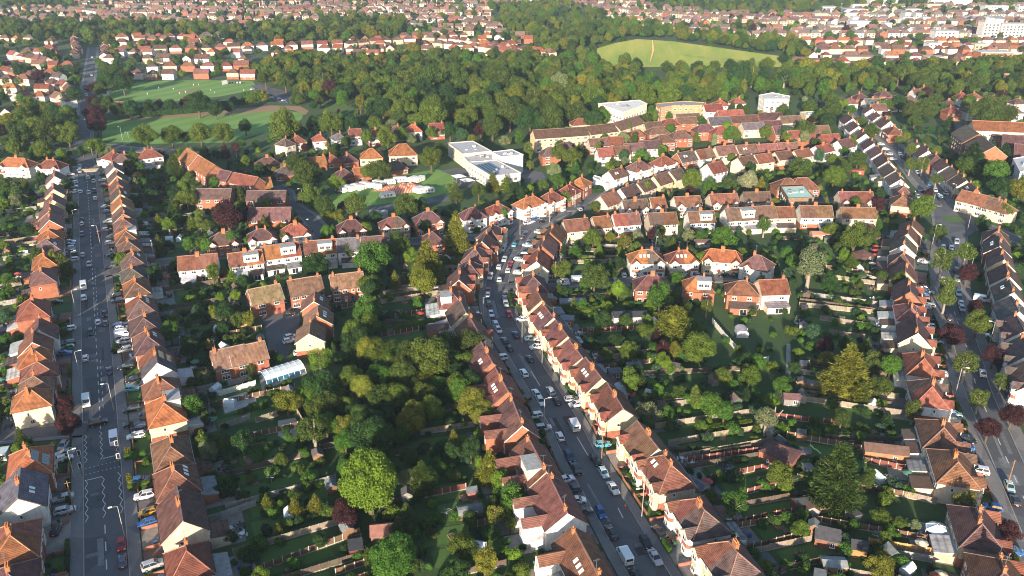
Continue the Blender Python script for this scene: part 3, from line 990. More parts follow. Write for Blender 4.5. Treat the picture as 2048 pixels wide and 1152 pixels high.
rows('''1231 337 13 g b w S
1277 324 15 h p w B
1327 313 15 h r w B
1370 304 14 g d k S
1407 299 13 g rb w
1449 293 15 g k c
1492 290 15 g k w S
1533 287 15 g k w
1574 285 15 g k w''', 'on the upper hillside street', 'the school', 'semis on the upper hillside street', mode='chain', front='cam')
rows('''1429 326 14 g r w
1490 312 13 g b l
1525 308 13 g n c
1565 302 13 g b c
1603 297 14 g r c
1645 288 15 g r w
1688 279 14 g p w''', 'between the hillside streets', 'the silver tree', 'semis between the hillside streets', mode='chain', front='away')
rows('''1293 501 16 h od w BS
1365 500 14 h ro w BS
1446 497 18 H o c B
1517 512 13 h p w B''', 'facing the small side road', 'the curving street', 'bay-fronted semis on the side road', mode='chain', front='cam')
rows('''1305 551 15 h p k
1399 553 13 h no k D
1485 562 13 h n k X
1545 560 12 g r l X''', 'backing on to the cedar garden', 'the curving street', 'houses between side road and cedar garden', mode='chain', front='away')
rows('''1059 394 17 h o w B
1101 384 14 h r w B
1136 369 13 h r c
1161 354 12 h o k''', 'beside the school drive', 'the forecourt', 'houses beside the school drive', mode='chain', front='cam')
rows('''994 407 14 h rp w B
944 417 13 h p w B
856 424 15 h p k B
787 432 15 h pd p B
702 440 15 h p k B
590 449 15 h r w B
522 458 14 h p w B
447 464 15 h p k B''', 'north side of the ball-tree street', 'the forecourt', 'bay-fronted semis on the ball-tree street', mode='chain', front='cam')
rows('''864 464 11 h p k
747 475 12 g p k X
697 478 11 g s w X
639 482 15 g on c DX
560 490 17 g ro w DX
489 503 15 g on w DX
395 511 17 g kr w X''', 'south side of the ball-tree street', 'the curving street', 'semis on the south side of the ball-tree street', mode='chain', front='away')
rows('''527 572 13 g t k
608 556 14 g t k
692 546 14 g t k''', 'facing the brick courtyard', 'the straight road', 'tan-roofed courtyard houses', mode='chain', front='cam', pitch=38, D=9.5)
rows('''629 594 10 g t k S
635 622 10 g t k S
619 652 11 g t y''', 'east of the brick courtyard', 'the tan-roofed block', 'stepped courtyard terrace', mode='100', front='cam', pitch=36)
rows('''455 697 10 g t k
492 689 11 g t k''', 'above the glazed pool cover', 'the straight road', 'low brick pair by the pool', mode='chain', front='cam', he=4.6)
rows('''32 317 22 h o w B
101 319 16 h r w B''', 'west of the grass island', 'the cross road bend', 'houses west of the grass island', mode='chain', front='cam')
rows('''225 303 12 h r w
243 307 12 h p w
297 300 15 h r w X''', 'east of the grass island', 'the straight road', 'houses east of the grass island', mode='chain', front='away')
rows('''385 303 22 g o k N
418 322 22 g o k N''', 'behind the dark copper beech', 'the grass island', 'orange-roofed flats', mode='128', front='cam', he=6.2, D=11, name='apartment_block', noun='flats')
rows('''492 350 20 g r k N
452 342 9 g p k N''', 'beside the gates', 'the orange flats', 'red-roofed flats', mode='150', front='cam', he=5.5, name='apartment_block', noun='flats')
rows('''427 378 20 g d k N
533 380 22 g d k N
540 416 22 g p k N''', 'west of the round-tree lane', 'the orange flats', 'low brick flats', mode='3', front='cam', he=5.0, name='apartment_block', noun='flats')
rows('''534 315 14 h p k
594 314 9 h o k
634 314 9 g o k
664 309 9 h r k
697 307 9 h p k
570 333 12 h d k
687 337 10 h p k
722 335 9 g o k
790 322 12 h d k
519 357 11 g o k''', 'in the close', 'the brick flats', 'bungalows in the close', mode='25', front='cam', he=3.0, name='bungalow', noun='bungalow')
rows('''742 296 15 h o y N
805 290 19 h o c N''', 'above the caravan field', 'the close', 'big cream blocks', mode='8', front='cam', he=5.6, D=11, name='apartment_block', noun='block')
rows('''569 277 9 h d c
594 270 9 h r c
637 267 9.5 h r w
676 264 9.5 h s w
709 258 9 g r w
747 260 9 h r w
792 251 10 h p w
826 250 12 h o w
872 247 11 g r l''', 'below the willow row', 'the playing field', 'villas below the willow row', mode='chain', front='cam')
# long cream apartment block: one thing, four stepped sections
p = g(1160, 268)
ab = thing('apartment_block', 'long stepped cream apartment block under brown roofs in four sections', 'apartment block', (p.x, p.y, 0))
for a, b_ in (((1066, 260), (1115, 257)), ((1115, 257), (1172, 253)), ((1172, 253), (1226, 246)), ((1226, 246), (1276, 231))):
    q0, q1 = g(*a, 12), g(*b_, 12); c_ = (q0 + q1) / 2
    house(c_.x, c_.y, math.atan2(q1.y - q0.y, q1.x - q0.x), (q1 - q0).length, 11, 'g', 'b', 'y', 'N', 8.2, 34, root=ab, lod=1, frontband=False)
rows('''1161 236 15 h r c N
1196 275 14 g p c N
1225 272 14 g r k N
1272 258 12 h r k N
1316 252 17 h b k N
1240 291 13 g b l N
1268 285 14 g p l N
1300 280 15 g p l N
1327 270 15 h b k N
1361 262 16 h b k N
1305 243 14 g b y N
1340 237 15 h r k N
1372 233 16 g b k N
1375 226 20 g d l N
1410 249 17 h p k N
1443 254 15 h r k N
1438 236 18 g s l N
1460 222 22 g r k N
1487 231 22 g b k N
1505 244 18 g s c N
1540 226 20 g p k N
1540 241 18 g p c N
1580 232 18 g b l N
1565 252 16 g p k N
1600 259 20 g r k N
1635 252 18 g b k N
1660 268 14 g r k N
1130 283 12 h p k N
1100 295 13 h d k N
1210 296 11 g r w N
1440 199 14 h r w
1475 196 12 h r w
1425 210 16 g r w''', 'in the brick estate', 'the cream block', 'flats and houses of the brick estate', mode='12', front='cam', name='terraced_house', noun='terrace')
rows('''1576 357 14 h n k N
1605 357 16 h n k N''', 'behind the mint-roofed hall', 'the side road', 'hall wings', mode='2', front='cam', he=4.2, D=10, name='hall_wing', noun='wing')
# right-hand institution, wings given by ridge ends
inst = thing('institution_building', 'large red brick institution with long wings, pale portico and dark roofs', 'institution', tuple(g(1990, 285)))
for (a, b_, D_, he_, rc, wc) in (((1932, 250), (1958, 268), 14, 8.2, 'd', 'k'), ((1962, 272), (1990, 293), 14, 8.2, 'd', 'k'), ((1982, 250), (2090, 257), 14, 6.5, 'p', 'k'), ((2006, 269), (2090, 276), 14, 6.5, 'p', 'k'), ((2030, 288), (2090, 293), 14, 5.5, 'p', 'k'), ((1945, 239), (2090, 245), 12, 9.5, 'o', 'c')):
    q0, q1 = g(*a, he_ + 5), g(*b_, he_ + 5); c_ = (q0 + q1) / 2
    an = math.atan2(q1.y - q0.y, q1.x - q0.x)
    if -math.cos(an) > 0: an += math.pi
    house(c_.x, c_.y, an, (q1 - q0).length, D_, 'g', rc, wc, 'N', he_, 36, root=inst, lod=1, frontband=False)
rows('''1700 195 12 h p w
1722 186 12 h p k
1745 196 14 g s w
1768 181 12 h p k
1790 196 14 g p w
1820 190 12 h b k
1838 177 12 g p w
1850 172 10 h r k
1898 203 14 h p w
1925 186 11 h r w
1950 184 10 h r k
1985 190 12 h r k
1905 213 12 h r k
1945 212 14 h p w
2036 196 11 h p w
2030 214 11 h d w
1755 208 14 g p w''', 'under the park trees', 'the avenue top', 'houses under the park trees', mode='5', front='cam', name='detached_house')

# ------------------------------------------------------------------ flat-roofed buildings from roof corners
def flat_block(name, label, cat, quads, group=None):
    c0 = [g(*a, quads[0][1]) for a in pairs(quads[0][0])]
    cx, cy = sum(p.x for p in c0) / len(c0), sum(p.y for p in c0) / len(c0)
    rt = thing(name, label, cat, (cx, cy, 0), 0, group)
    for px, h, wcol, rcol, win in quads:
        P = [g(*a, h) for a in pairs(px)]
        loc = [(p.x - cx, p.y - cy) for p in P]
        area = sum(loc[i][0] * loc[i - 1][1] - loc[i - 1][0] * loc[i][1] for i in range(len(loc)))
        if area > 0: loc.reverse()
        link('wall', MB().slab(loc, 0, h - .01).mesh('wall', 'wall_render'), rt, col=wcol)
        mx, my = sum(p[0] for p in loc) / len(loc), sum(p[1] for p in loc) / len(loc)
        big = [(mx + (p[0] - mx) * 1.02, my + (p[1] - my) * 1.02) for p in loc]
        ins = [(mx + (p[0] - mx) * .97, my + (p[1] - my) * .97) for p in loc]
        mb = MB()
        n = len(loc)
        for i in range(n):
            a, b_, c_, d = big[i], big[(i + 1) % n], ins[(i + 1) % n], ins[i]
            mb.slab([a, b_, c_, d], h - .3, h + .45)
        pr = link('parapet', mb.mesh('parapet', 'tint'), rt, col=tuple(min(.75, k * 1.1) for k in wcol))
        link('flat_roof', MB().slab(ins, h, h + .12).mesh('flat_roof', 'felt'), rt, col=rcol)
        for i in range(4):
            wa, wb = random.random() * .6 + .2, random.random() * .6 + .2
            q = (Vector(ins[0]) * (1 - wa) + Vector(ins[1]) * wa) * (1 - wb) + (Vector(ins[3]) * (1 - wa) + Vector(ins[2]) * wa) * wb
            e = random.uniform(.4, 1.1); link('roof_vent', MB().box(-e, e, -e * .7, e * .7, 0, random.uniform(.4, 1.2)).mesh('roof_vent', 'tint'), rt, (q.x, q.y, h + .125), .6, None, random.choice([(.4, .4, .42), (.2, .2, .21), (.6, .6, .58)]))
        if win:
            for i in range(n):
                a, b_ = Vector(loc[i]), Vector(loc[(i + 1) % n])
                d = b_ - a; L = d.length; d.normalize(); nrm = Vector((d.y, -d.x))
                mid = (a + b_) / 2
                if nrm.dot(mid - Vector((mx, my))) < 0: nrm = -nrm
                if nrm.dot(Vector((-cx - mid.x, -cy - mid.y))) < 0: continue
                for st in range(max(1, int(h / 3.1))):
                    k = 2.0
                    while k < L - 1.5:
                        w = a + d * k + nrm * .04
                        link('window', WIN[win], rt, (w.x, w.y, 1.6 + st * 3.1), math.atan2(nrm.x, -nrm.y))
                        k += 3.6
    return rt
sch = flat_block('school_building', 'sprawling flat-roofed pale school with solar strips and blue translucent hall', 'school', [
    ('896 287 946 283 983 303 926 309', 7.2, (.56, .5, .4), (.46, .47, .5), 'm'),
    ('926 312 984 308 993 321 938 326', 5.8, (.56, .55, .53), (.52, .51, .5), None),
    ('937 325 993 321 1041 346 984 354', 7.2, (.56, .52, .45), (.46, .47, .5), 'l'),
    ('984 305 1024 300 1046 310 1004 315', 9.4, (.6, .6, .58), (.46, .47, .5), None)])
sx, sy = sch.location.x, sch.location.y
for i in range(5):
    a, b_ = g(952 + i * 6, 331 - i * 1.2, 7.5), g(983 + i * 6 - (10 if i > 2 else 0), 350 - i * 1.6 - (5 if i > 2 else 0), 7.5)
    d = (b_ - a).normalized(); nn = Vector((d.y, -d.x, 0)) * .6
    link('solar_strip', MB().slab([(a - nn).xy, (a + nn).xy, (b_ + nn).xy, (b_ - nn).xy], 7.35, 7.8).mesh('solar_strip', 'solar_cells'), sch, (-sx, -sy, 0))
a, b_ = g(1005, 315.5, 8.8), g(1046, 310.5, 8.8)
d = (b_ - a).normalized(); nn = Vector((d.y, -d.x, 0)); nn = nn if nn.y < 0 else -nn
n = 8
for i in range(n):
    q0, q1 = a + (b_ - a) * (i + .03) / n + nn * .2, a + (b_ - a) * (i + .97) / n + nn * .2
    link('translucent_panel', MB().slab([q0.xy, q1.xy, (q1 + nn * .1).xy, (q0 + nn * .1).xy], 2.6, 8.7).mesh('translucent_panel', 'tint'), sch, (-sx, -sy, 0), col=random.choice([(.42, .62, .68), (.55, .66, .68), (.36, .6, .7)]))
flat_block('apartment_block', 'white flat-roofed modern block behind the long cream apartments', 'apartment block', [('1197 208 1278 201 1294 208 1246 225', 12, (.72, .66, .54), (.72, .72, .7), 'l')])
flat_block('apartment_block', 'orange brick flat-roofed flats below the willows', 'apartment block', [('1312 208 1370 203 1409 206 1404 211 1345 212 1322 216', 10, (.4, .235, .125), (.3, .3, .31), 'm')])
flat_block('apartment_block', 'white flat-roofed flats with brick panels beside the park', 'apartment block', [('1518 191 1545 186 1580 193 1574 199 1530 199', 10, (.72, .68, .62), (.6, .6, .6), 'm')])
flat_block('worship_hall', 'brown brick hall with a flat mint-green roof', 'hall', [('1562 375 1608 373 1628 396 1577 398', 7, (.2, .13, .08), (.42, .66, .58), 's')])
flat_block('workshop_building', 'low pale flat-roofed workshop in the brick estate', 'workshop', [('1600 225 1640 223 1645 230 1612 232', 5, (.6, .5, .3), (.6, .6, .6), None)])
flat_block('garage_block', 'long white flat-roofed garage beside the school drive', 'garage', [('1188 352 1226 362 1215 369 1186 356', 3.4, (.7, .7, .68), (.45, .45, .46), None)])
flat_block('annexe_building', 'white glazed annexe below the brick institution', 'annexe', [('2026 318 2060 312 2070 335 2040 345', 9, (.66, .68, .68), (.5, .52, .54), 'm')])
# ------------------------------------------------------------------ distant town blocks
def tower(u0, u1, vb, hpx, label, wcol, name='tower_block', cat='tower block', depth=14, rcol=(.5, .5, .5), win='d'):
    a, b_ = g(u0, vb), g(u1, vb); s = ppm(a.x, a.y); w = b_.x - a.x; h = hpx / s
    rt = thing(name, label, cat, ((a.x + b_.x) / 2, a.y, 0))
    link('wall', MB().box(-w / 2, w / 2, 0, depth, 0, h).mesh('wall', 'wall_render'), rt, col=wcol)
    link('flat_roof', MB().box(-w / 2 - .3, w / 2 + .3, -.3, depth + .3, h + .002, h + .6).mesh('flat_roof', 'felt'), rt, col=rcol)
    if h > 18: link('plant_room', MB().box(-w * .2, w * .2, depth * .3, depth * .7, h + .6, h + 4).mesh('plant_room', 'wall_render'), rt, col=wcol)
    st = int(h / 3.1)
    for i in range(st):
        k = -w / 2 + 2.5
        while k < w / 2 - 2 and win:
            link('window', WIN[win], rt, (k, -.05, 1.8 + i * 3.1)); k += 4.2 if w < 60 else 7
    return rt
tower(1962, 1993, 82, 36, 'bright white stepped tower block in the distant town', (.74, .68, .62))
tower(1998, 2046, 80, 30, 'wide white tower block with many bays in the distant town', (.74, .69, .64))
tower(1958, 2022, 128, 22, 'four-storey orange brick block with white window bands', (.44, .17, .08), 'apartment_block', 'apartment block', 14)
tower(1868, 1912, 88, 24, 'white modern apartment building with tall gables, distant town', (.72, .68, .66), 'apartment_block', 'apartment block')
tower(1808, 1818, 45, 18, 'grey twin tower beside its double in the distant town', (.5, .52, .5))
tower(1829, 1841, 46, 18, 'grey-brown slim tower near the railway trees', (.48, .5, .46))
tower(1860, 1942, 14, 13, 'huge pale warehouse at the edge of the distant town', (.66, .66, .66), 'warehouse', 'warehouse', 60, win=None)
tower(1740, 1795, 12, 11, 'white industrial shed on the distant skyline', (.72, .72, .72), 'warehouse', 'warehouse', 50, win=None)
tower(1693, 1734, 30, 10, 'open grey grandstand roof in the distant town', (.3, .33, .36), 'grandstand', 'grandstand', 25, win=None)
tower(1645, 1676, 24, 9, 'pale cream hall above the distant terraces', (.68, .6, .5), 'warehouse', 'warehouse', 20)
tower(1968, 2014, 27, 14, 'long white office slab in the distant town', (.7, .68, .64), 'office_block', 'office')
tower(2036, 2060, 26, 12, 'pale office tower at the town edge', (.7, .7, .7), 'office_block', 'office')
tower(1930, 2020, 45, 8, 'long low white factory shed in the distant town', (.68, .68, .66), 'warehouse', 'warehouse', 30, win=None)
tower(1687, 1766, 128, 13, 'cream curved low-rise flats behind the park', (.58, .46, .32), 'apartment_block', 'apartment block', 12, (.3, .2, .16))
tower(1590, 1622, 133, 11, 'small red brick flats at the park edge', (.4, .18, .1), 'apartment_block', 'apartment block', 12, (.25, .12, .09))
tower(1625, 1690, 131, 10, 'long red brick flats at the park edge', (.42, .17, .09), 'apartment_block', 'apartment block', 12, (.25, .12, .09))
tower(1778, 1820, 130, 9, 'pale low flats beyond the park', (.56, .44, .32), 'apartment_block', 'apartment block', 12, (.3, .22, .18))
tower(1855, 1890, 128, 12, 'tan brick flats with flat roof beyond the park', (.46, .28, .14), 'apartment_block', 'apartment block', 12)
tw = random.Random(9)
for i in range(34):
    u0 = tw.uniform(1600, 2040); vb = tw.uniform(18, 118) if u0 > 1850 else tw.uniform(14, 70); w_ = tw.uniform(12, 40) * (.5 + vb / 120)
    cw_ = tw.choice([('white', (.72, .7, .68)), ('cream', (.64, .54, .42)), ('pale grey', (.6, .61, .62)), ('tan brick', (.44, .28, .17))])
    tower(u0, u0 + w_, vb, tw.uniform(7, 15) * (.6 + vb / 140), '%s flat-roofed town building near the distant town' % cw_[0], cw_[1], 'town_block', 'building', 12, (.55, .55, .55), 'd' if vb > 60 else None)['group'] = 'blocks of the distant town'
p = g(2006, 182); s = ppm(p.x, p.y)
rt = thing('water_tower', 'round tapering brown brick tower above the trees', 'tower', tuple(p))
link('shaft', MB().tube((0, 0, 0), (0, 0, 13), 2.4, 2.0, 14).mesh('shaft', 'wall_brick'), rt, col=(.36, .2, .12))
link('rim', MB().tube((0, 0, 13.003), (0, 0, 13.7), 2.25, 2.25, 14).mesh('rim', 'tint'), rt, col=(.42, .22, .13))
# ------------------------------------------------------------------ trees
TREEC = {'lime': (.12, .19, .02), 'green': (.062, .135, .02), 'dk': (.027, .062, .017), 'olive': (.09, .128, .02), 'gold': (.145, .15, .02), 'copper': (.05, .017, .022), 'pale': (.16, .19, .09), 'silver': (.24, .24, .15), 'dkol': (.056, .086, .018), 'yel': (.26, .22, .02), 'blue': (.045, .09, .045)}
TREEW = {'lime': 'lime-green', 'green': 'mid-green', 'dk': 'dark green', 'olive': 'olive-green', 'gold': 'golden-green', 'copper': 'purple-leaved', 'pale': 'pale green', 'silver': 'silvery', 'dkol': 'dark olive', 'yel': 'bright yellow', 'blue': 'blue-green'}
def leaves(rs, P, Nn, size, tilt=.7, elong=1.3):
    n = len(P)
    Nn = Nn + rs.normal(0, tilt, (n, 3)); Nn /= np.linalg.norm(Nn, axis=1)[:, None] + 1e-9
    A = np.cross(Nn, rs.normal(0, 1, (n, 3))); A /= np.linalg.norm(A, axis=1)[:, None] + 1e-9
    B = np.cross(Nn, A)
    sz = size * rs.uniform(.6, 1.35, n)[:, None]
    A, B = A * sz * elong, B * sz
    V = np.stack([P - A, P - B * .8, P + A, P + B * .8], 1).reshape(-1, 3)
    return V, np.arange(4 * n).reshape(n, 4)
ICO = None
def ico():
    global ICO
    if ICO is None:
        import bmesh
        bm = bmesh.new(); bmesh.ops.create_icosphere(bm, subdivisions=1, radius=1)
        bm.verts.ensure_lookup_table()
        ICO = (np.array([v.co[:] for v in bm.verts]), [tuple(v.index for v in f.verts) for f in bm.faces]); bm.free()
    return ICO
def finish(name, Vs, Fs, cores, rs):
    V, F, n = [], [], 0
    for v, f in zip(Vs, Fs):
        V.append(v); F += (f + n).tolist(); n += len(v)
    iv, if_ = ico()
    for c, r in cores:
        V.append(c + iv * np.asarray(r) * rs.uniform(.85, 1.12, (len(iv), 1))); F += [tuple(k + n for k in f) for f in if_]; n += len(iv)
    me = bpy.data.meshes.new(name); me.from_pydata(np.concatenate(V).tolist(), [], F); me.materials.append(MAT['foliage']); me.update()
    return me
def lobed(name, seed, nl, nleaf, rx=1.0, rz=.85, lr=(.3, .45), size=.062, tilt=.7, spread=.68, core=.8):
    """crown of many lobes, unit radius, centred on the origin"""
    rs = np.random.RandomState(seed)
    C, Rr = [], []
    for i in range(nl * 30):
        if len(C) >= nl: break
        d = rs.normal(0, 1, 3); d /= np.linalg.norm(d)
        q = d * spread * rs.uniform(.45, 1.0) ** .5 * np.array([rx, rx, rz])
        if q[2] < -.55 * rz: continue
        if C and min(np.linalg.norm(q - k) for k in C) < .2: continue
        C.append(q); Rr.append(rs.uniform(*lr))
    C.append(np.array([0, 0, -.05])); Rr.append(.55 * min(rx, rz))
    C, Rr = np.array(C), np.array(Rr)
    w = Rr ** 2 / (Rr ** 2).sum()
    k = rs.choice(len(C), nleaf * 3, p=w)
    d = rs.normal(0, 1, (nleaf * 3, 3)); d /= np.linalg.norm(d, axis=1)[:, None]
    P = C[k] + d * (Rr[k] * rs.uniform(.8, 1.22, nleaf * 3))[:, None]
    D = np.linalg.norm(P[:, None, :] - C[None], axis=2) / Rr[None]
    keep = (D.min(1) > .8) & (P[:, 2] > -.8 * rz - .1)
    P, d = P[keep][:nleaf], d[keep][:nleaf]
    V, F = leaves(rs, P, d + np.array([0, 0, .25]), size, tilt)
    return finish(name, [V], [F], [(c, r * core) for c, r in zip(C, Rr)], rs)
def conifer(name, seed, nleaf, hgt=2.4, power=.85, tiers=14, size=.075, droop=.25, rough=.25):
    """unit base radius, from z=0 to hgt"""
    rs = np.random.RandomState(seed)
    nb = tiers * 9
    bt = np.sort(rs.uniform(0, 1, nb)); ba = rs.uniform(0, 6.283, nb)
    bl = ((1 - bt) ** power * .95 + .05) * (1 + rs.uniform(-rough, rough, nb))
    bl *= np.where(bt < .12, .75 + bt * 2, 1)
    k = rs.choice(nb, nleaf, p=(bl / bl.sum()))
    f = rs.uniform(.35, 1, nleaf) ** .6
    r = bl[k] * f; a = ba[k] + rs.normal(0, .22, nleaf)
    z = bt[k] * hgt - droop * r * .5 * f + rs.normal(0, .05, nleaf) + .05
    P = np.stack([r * np.cos(a), r * np.sin(a), z], 1)
    out = np.stack([np.cos(a), np.sin(a), np.full(nleaf, -droop)], 1) + rs.normal(0, .35, (nleaf, 3)); out /= np.linalg.norm(out, axis=1)[:, None]
    sd = np.cross(out, rs.normal(0, 1, (nleaf, 3)) + np.array([0, 0, 2.0])); sd /= np.linalg.norm(sd, axis=1)[:, None]
    sz = size * rs.uniform(.6, 1.4, nleaf)[:, None]
    V = np.stack([P - out * sz * 1.5, P - sd * sz * .55, P + out * sz * 1.9, P + sd * sz * .55], 1).reshape(-1, 3); F = np.arange(4 * nleaf).reshape(nleaf, 4)
    cores = []
    for i in range(6):
        tt = (i + .3) / 6.2; cores.append((np.array([0, 0, tt * hgt * .95]), (((1 - tt) ** power) * .42 + .02,) * 2 + (hgt / 9,)))
    return finish(name, [V], [F], cores, rs)
def cedar(name, seed):
    rs = np.random.RandomState(seed); Vs, Fs = [], []
    for i in range(34):
        tz = rs.uniform(0, 1); rad = (1 - tz * .72) * rs.uniform(.35, .95); a = rs.uniform(0, 6.283)
        c = np.array([math.cos(a) * rad * .75, math.sin(a) * rad * .75, tz * 1.15]); n = 320; pr = rs.uniform(.26, .4)
        q = rs.normal(0, .45, (n, 3)) * np.array([pr, pr, .06]); q[:, 2] -= .12 * (q[:, 0] ** 2 + q[:, 1] ** 2) / pr
        V, F = leaves(rs, c + q, np.tile([0, 0, 1.0], (n, 1)), .03, .45, 1.5); Vs.append(V); Fs.append(F)
    return finish(name, Vs, Fs, [(np.array([0, 0, .5]), (.3, .3, .5))], rs)
CROWN = {
 'broad': [lobed('crown', s_, 30, 8200, lr=(.2, .34), size=.031, spread=.78, core=.66) for s_ in (1, 2, 3, 4)] + [lobed('crown', s_, 18, 7000, lr=(.16, .42), size=.033, spread=.86, core=.6) for s_ in (42, 43, 44)],
 'oval': [lobed('crown', s_, 26, 6500, .85, 1.25, lr=(.2, .34), size=.034, spread=.8, core=.66) for s_ in (5, 6)],
 'ball': [lobed('crown', s_, 30, 5200, 1, .98, (.28, .34), .033, .7, .66) for s_ in (7, 8)],
 'birch': [lobed('crown', s_, 24, 4200, .95, 1.15, (.16, .3), .034, 1.0, .8, .4) for s_ in (9, 10, 19)],
 'col': [lobed('crown', s_, 34, 5600, .9, 2.2, (.24, .36), .042, .7, .78) for s_ in (11, 12)],
 'con': [conifer('crown', s_, 7500, size=.042) for s_ in (13, 14, 15)],
 'cypress': [conifer('crown', s_, 12000, 2.5, .8, 26, .036, -.3, .36) for s_ in (16, 17)],
 'cedar': [cedar('crown', 18)],
 'dome': [lobed('crown', 77, 60, 15000, 1, .85, (.22, .3), .024, .8, .76, .8)],
 'shrub': [lobed('crown', s_, 12, 1500, 1, .75, (.26, .46), .055, .9) for s_ in (20, 21, 22, 23)],
}
KINDN = {'dome': 'broadleaf_tree', 'broad': 'broadleaf_tree', 'oval': 'broadleaf_tree', 'ball': 'street_tree', 'birch': 'birch_tree', 'col': 'columnar_tree', 'con': 'conifer_tree', 'cypress': 'cypress_tree', 'cedar': 'cedar_tree', 'shrub': 'garden_shrub'}
KINDW = {'dome': 'domed tree', 'broad': 'spreading tree', 'oval': 'tall oval tree', 'ball': 'clipped round tree', 'birch': 'airy birch', 'col': 'columnar tree', 'con': 'pointed conifer', 'cypress': 'bushy cypress', 'cedar': 'flat-tiered cedar', 'shrub': 'shrub'}
def trunk_mesh(mat, limbs):
    mb = MB(); mb.tube((0, 0, -.05), (0, 0, .45), .06, .042, 8); mb.tube((0, 0, .45), (.02, .02, 1), .042, .012, 7)
    for i in range(limbs):
        a = i * 2.4; mb.tube((0, 0, .38 + i * .06), (math.cos(a) * .28, math.sin(a) * .28, .66 + i * .05), .028, .008, 5)
    return mb.mesh('trunk', mat)
TRUNK, TRUNKP = trunk_mesh('bark', 5), trunk_mesh('pale_bark', 5)
NT = [0]
def crown_dims(kind, r):
    """returns height of crown centre (or base), total height"""
    if kind in ('con', 'cypress', 'cedar'):
        h = {'con': 2.4, 'cypress': 2.5, 'cedar': 1.3}[kind] * r
        b_ = {'con': .08 * h, 'cypress': .05 * h, 'cedar': .35 * h}[kind]
        return b_, b_ + h
    k = {'dome': .85, 'broad': .85, 'oval': 1.25, 'ball': .98, 'birch': 1.15, 'col': 2.2, 'shrub': .75}[kind]
    b_ = {'dome': .4, 'broad': .5, 'oval': .5, 'ball': .75, 'birch': .5, 'col': .25, 'shrub': 0.0}[kind] * r
    return b_ + k * r, b_ + 2 * k * r
def tree(x, y, r, kind, col, label=None, group=None):
    NT[0] += 1
    rnd = random.Random(NT[0] * 31 + 5)
    zc, h = crown_dims(kind, r)
    c = vary(TREEC[col], .14, rnd)
    size = 'huge' if r > 6.5 else 'large' if r > 4.2 else 'medium' if r > 2.6 else 'small'
    if label is None: label = '%s %s %s near %s' % (size, TREEW[col], KINDW[kind], place(x, y))
    nm = KINDN[kind] if col != 'copper' or kind == 'shrub' else 'copper_beech_tree'
    rt = thing(nm, label, 'shrub' if kind == 'shrub' else 'tree', (x, y, 0), rnd.uniform(0, 6.28), group or 'trees near ' + place(x, y))
    cr = CROWN[kind]
    link('crown', cr[NT[0] % len(cr)], rt, (0, 0, zc), 0, (r * rnd.uniform(.86, 1.12), r * rnd.uniform(.86, 1.12), r * rnd.uniform(.86, 1.12)), c)
    if kind != 'shrub': link('trunk', TRUNKP if kind == 'birch' else TRUNK, rt, (0, 0, 0), 0, (h * .75 if kind not in ('col', 'con') else h * .5, h * .75 if kind not in ('col', 'con') else h * .5, h * .88))
    mark_disc(x, y, min(r * .5, 3), 4)
    return rt
def ptree(u, v, hw, kind, col, label=None, group=None):
    z = 6.0
    for _ in range(4):
        p = g(u, v, z); r = hw / ppm(p.x, p.y, z) * .97
        zc, h = crown_dims(kind, r)
        z = zc if kind not in ('con', 'cypress', 'cedar') else (zc + h) / 2
    return tree(p.x, p.y, r, kind, col, label, group)
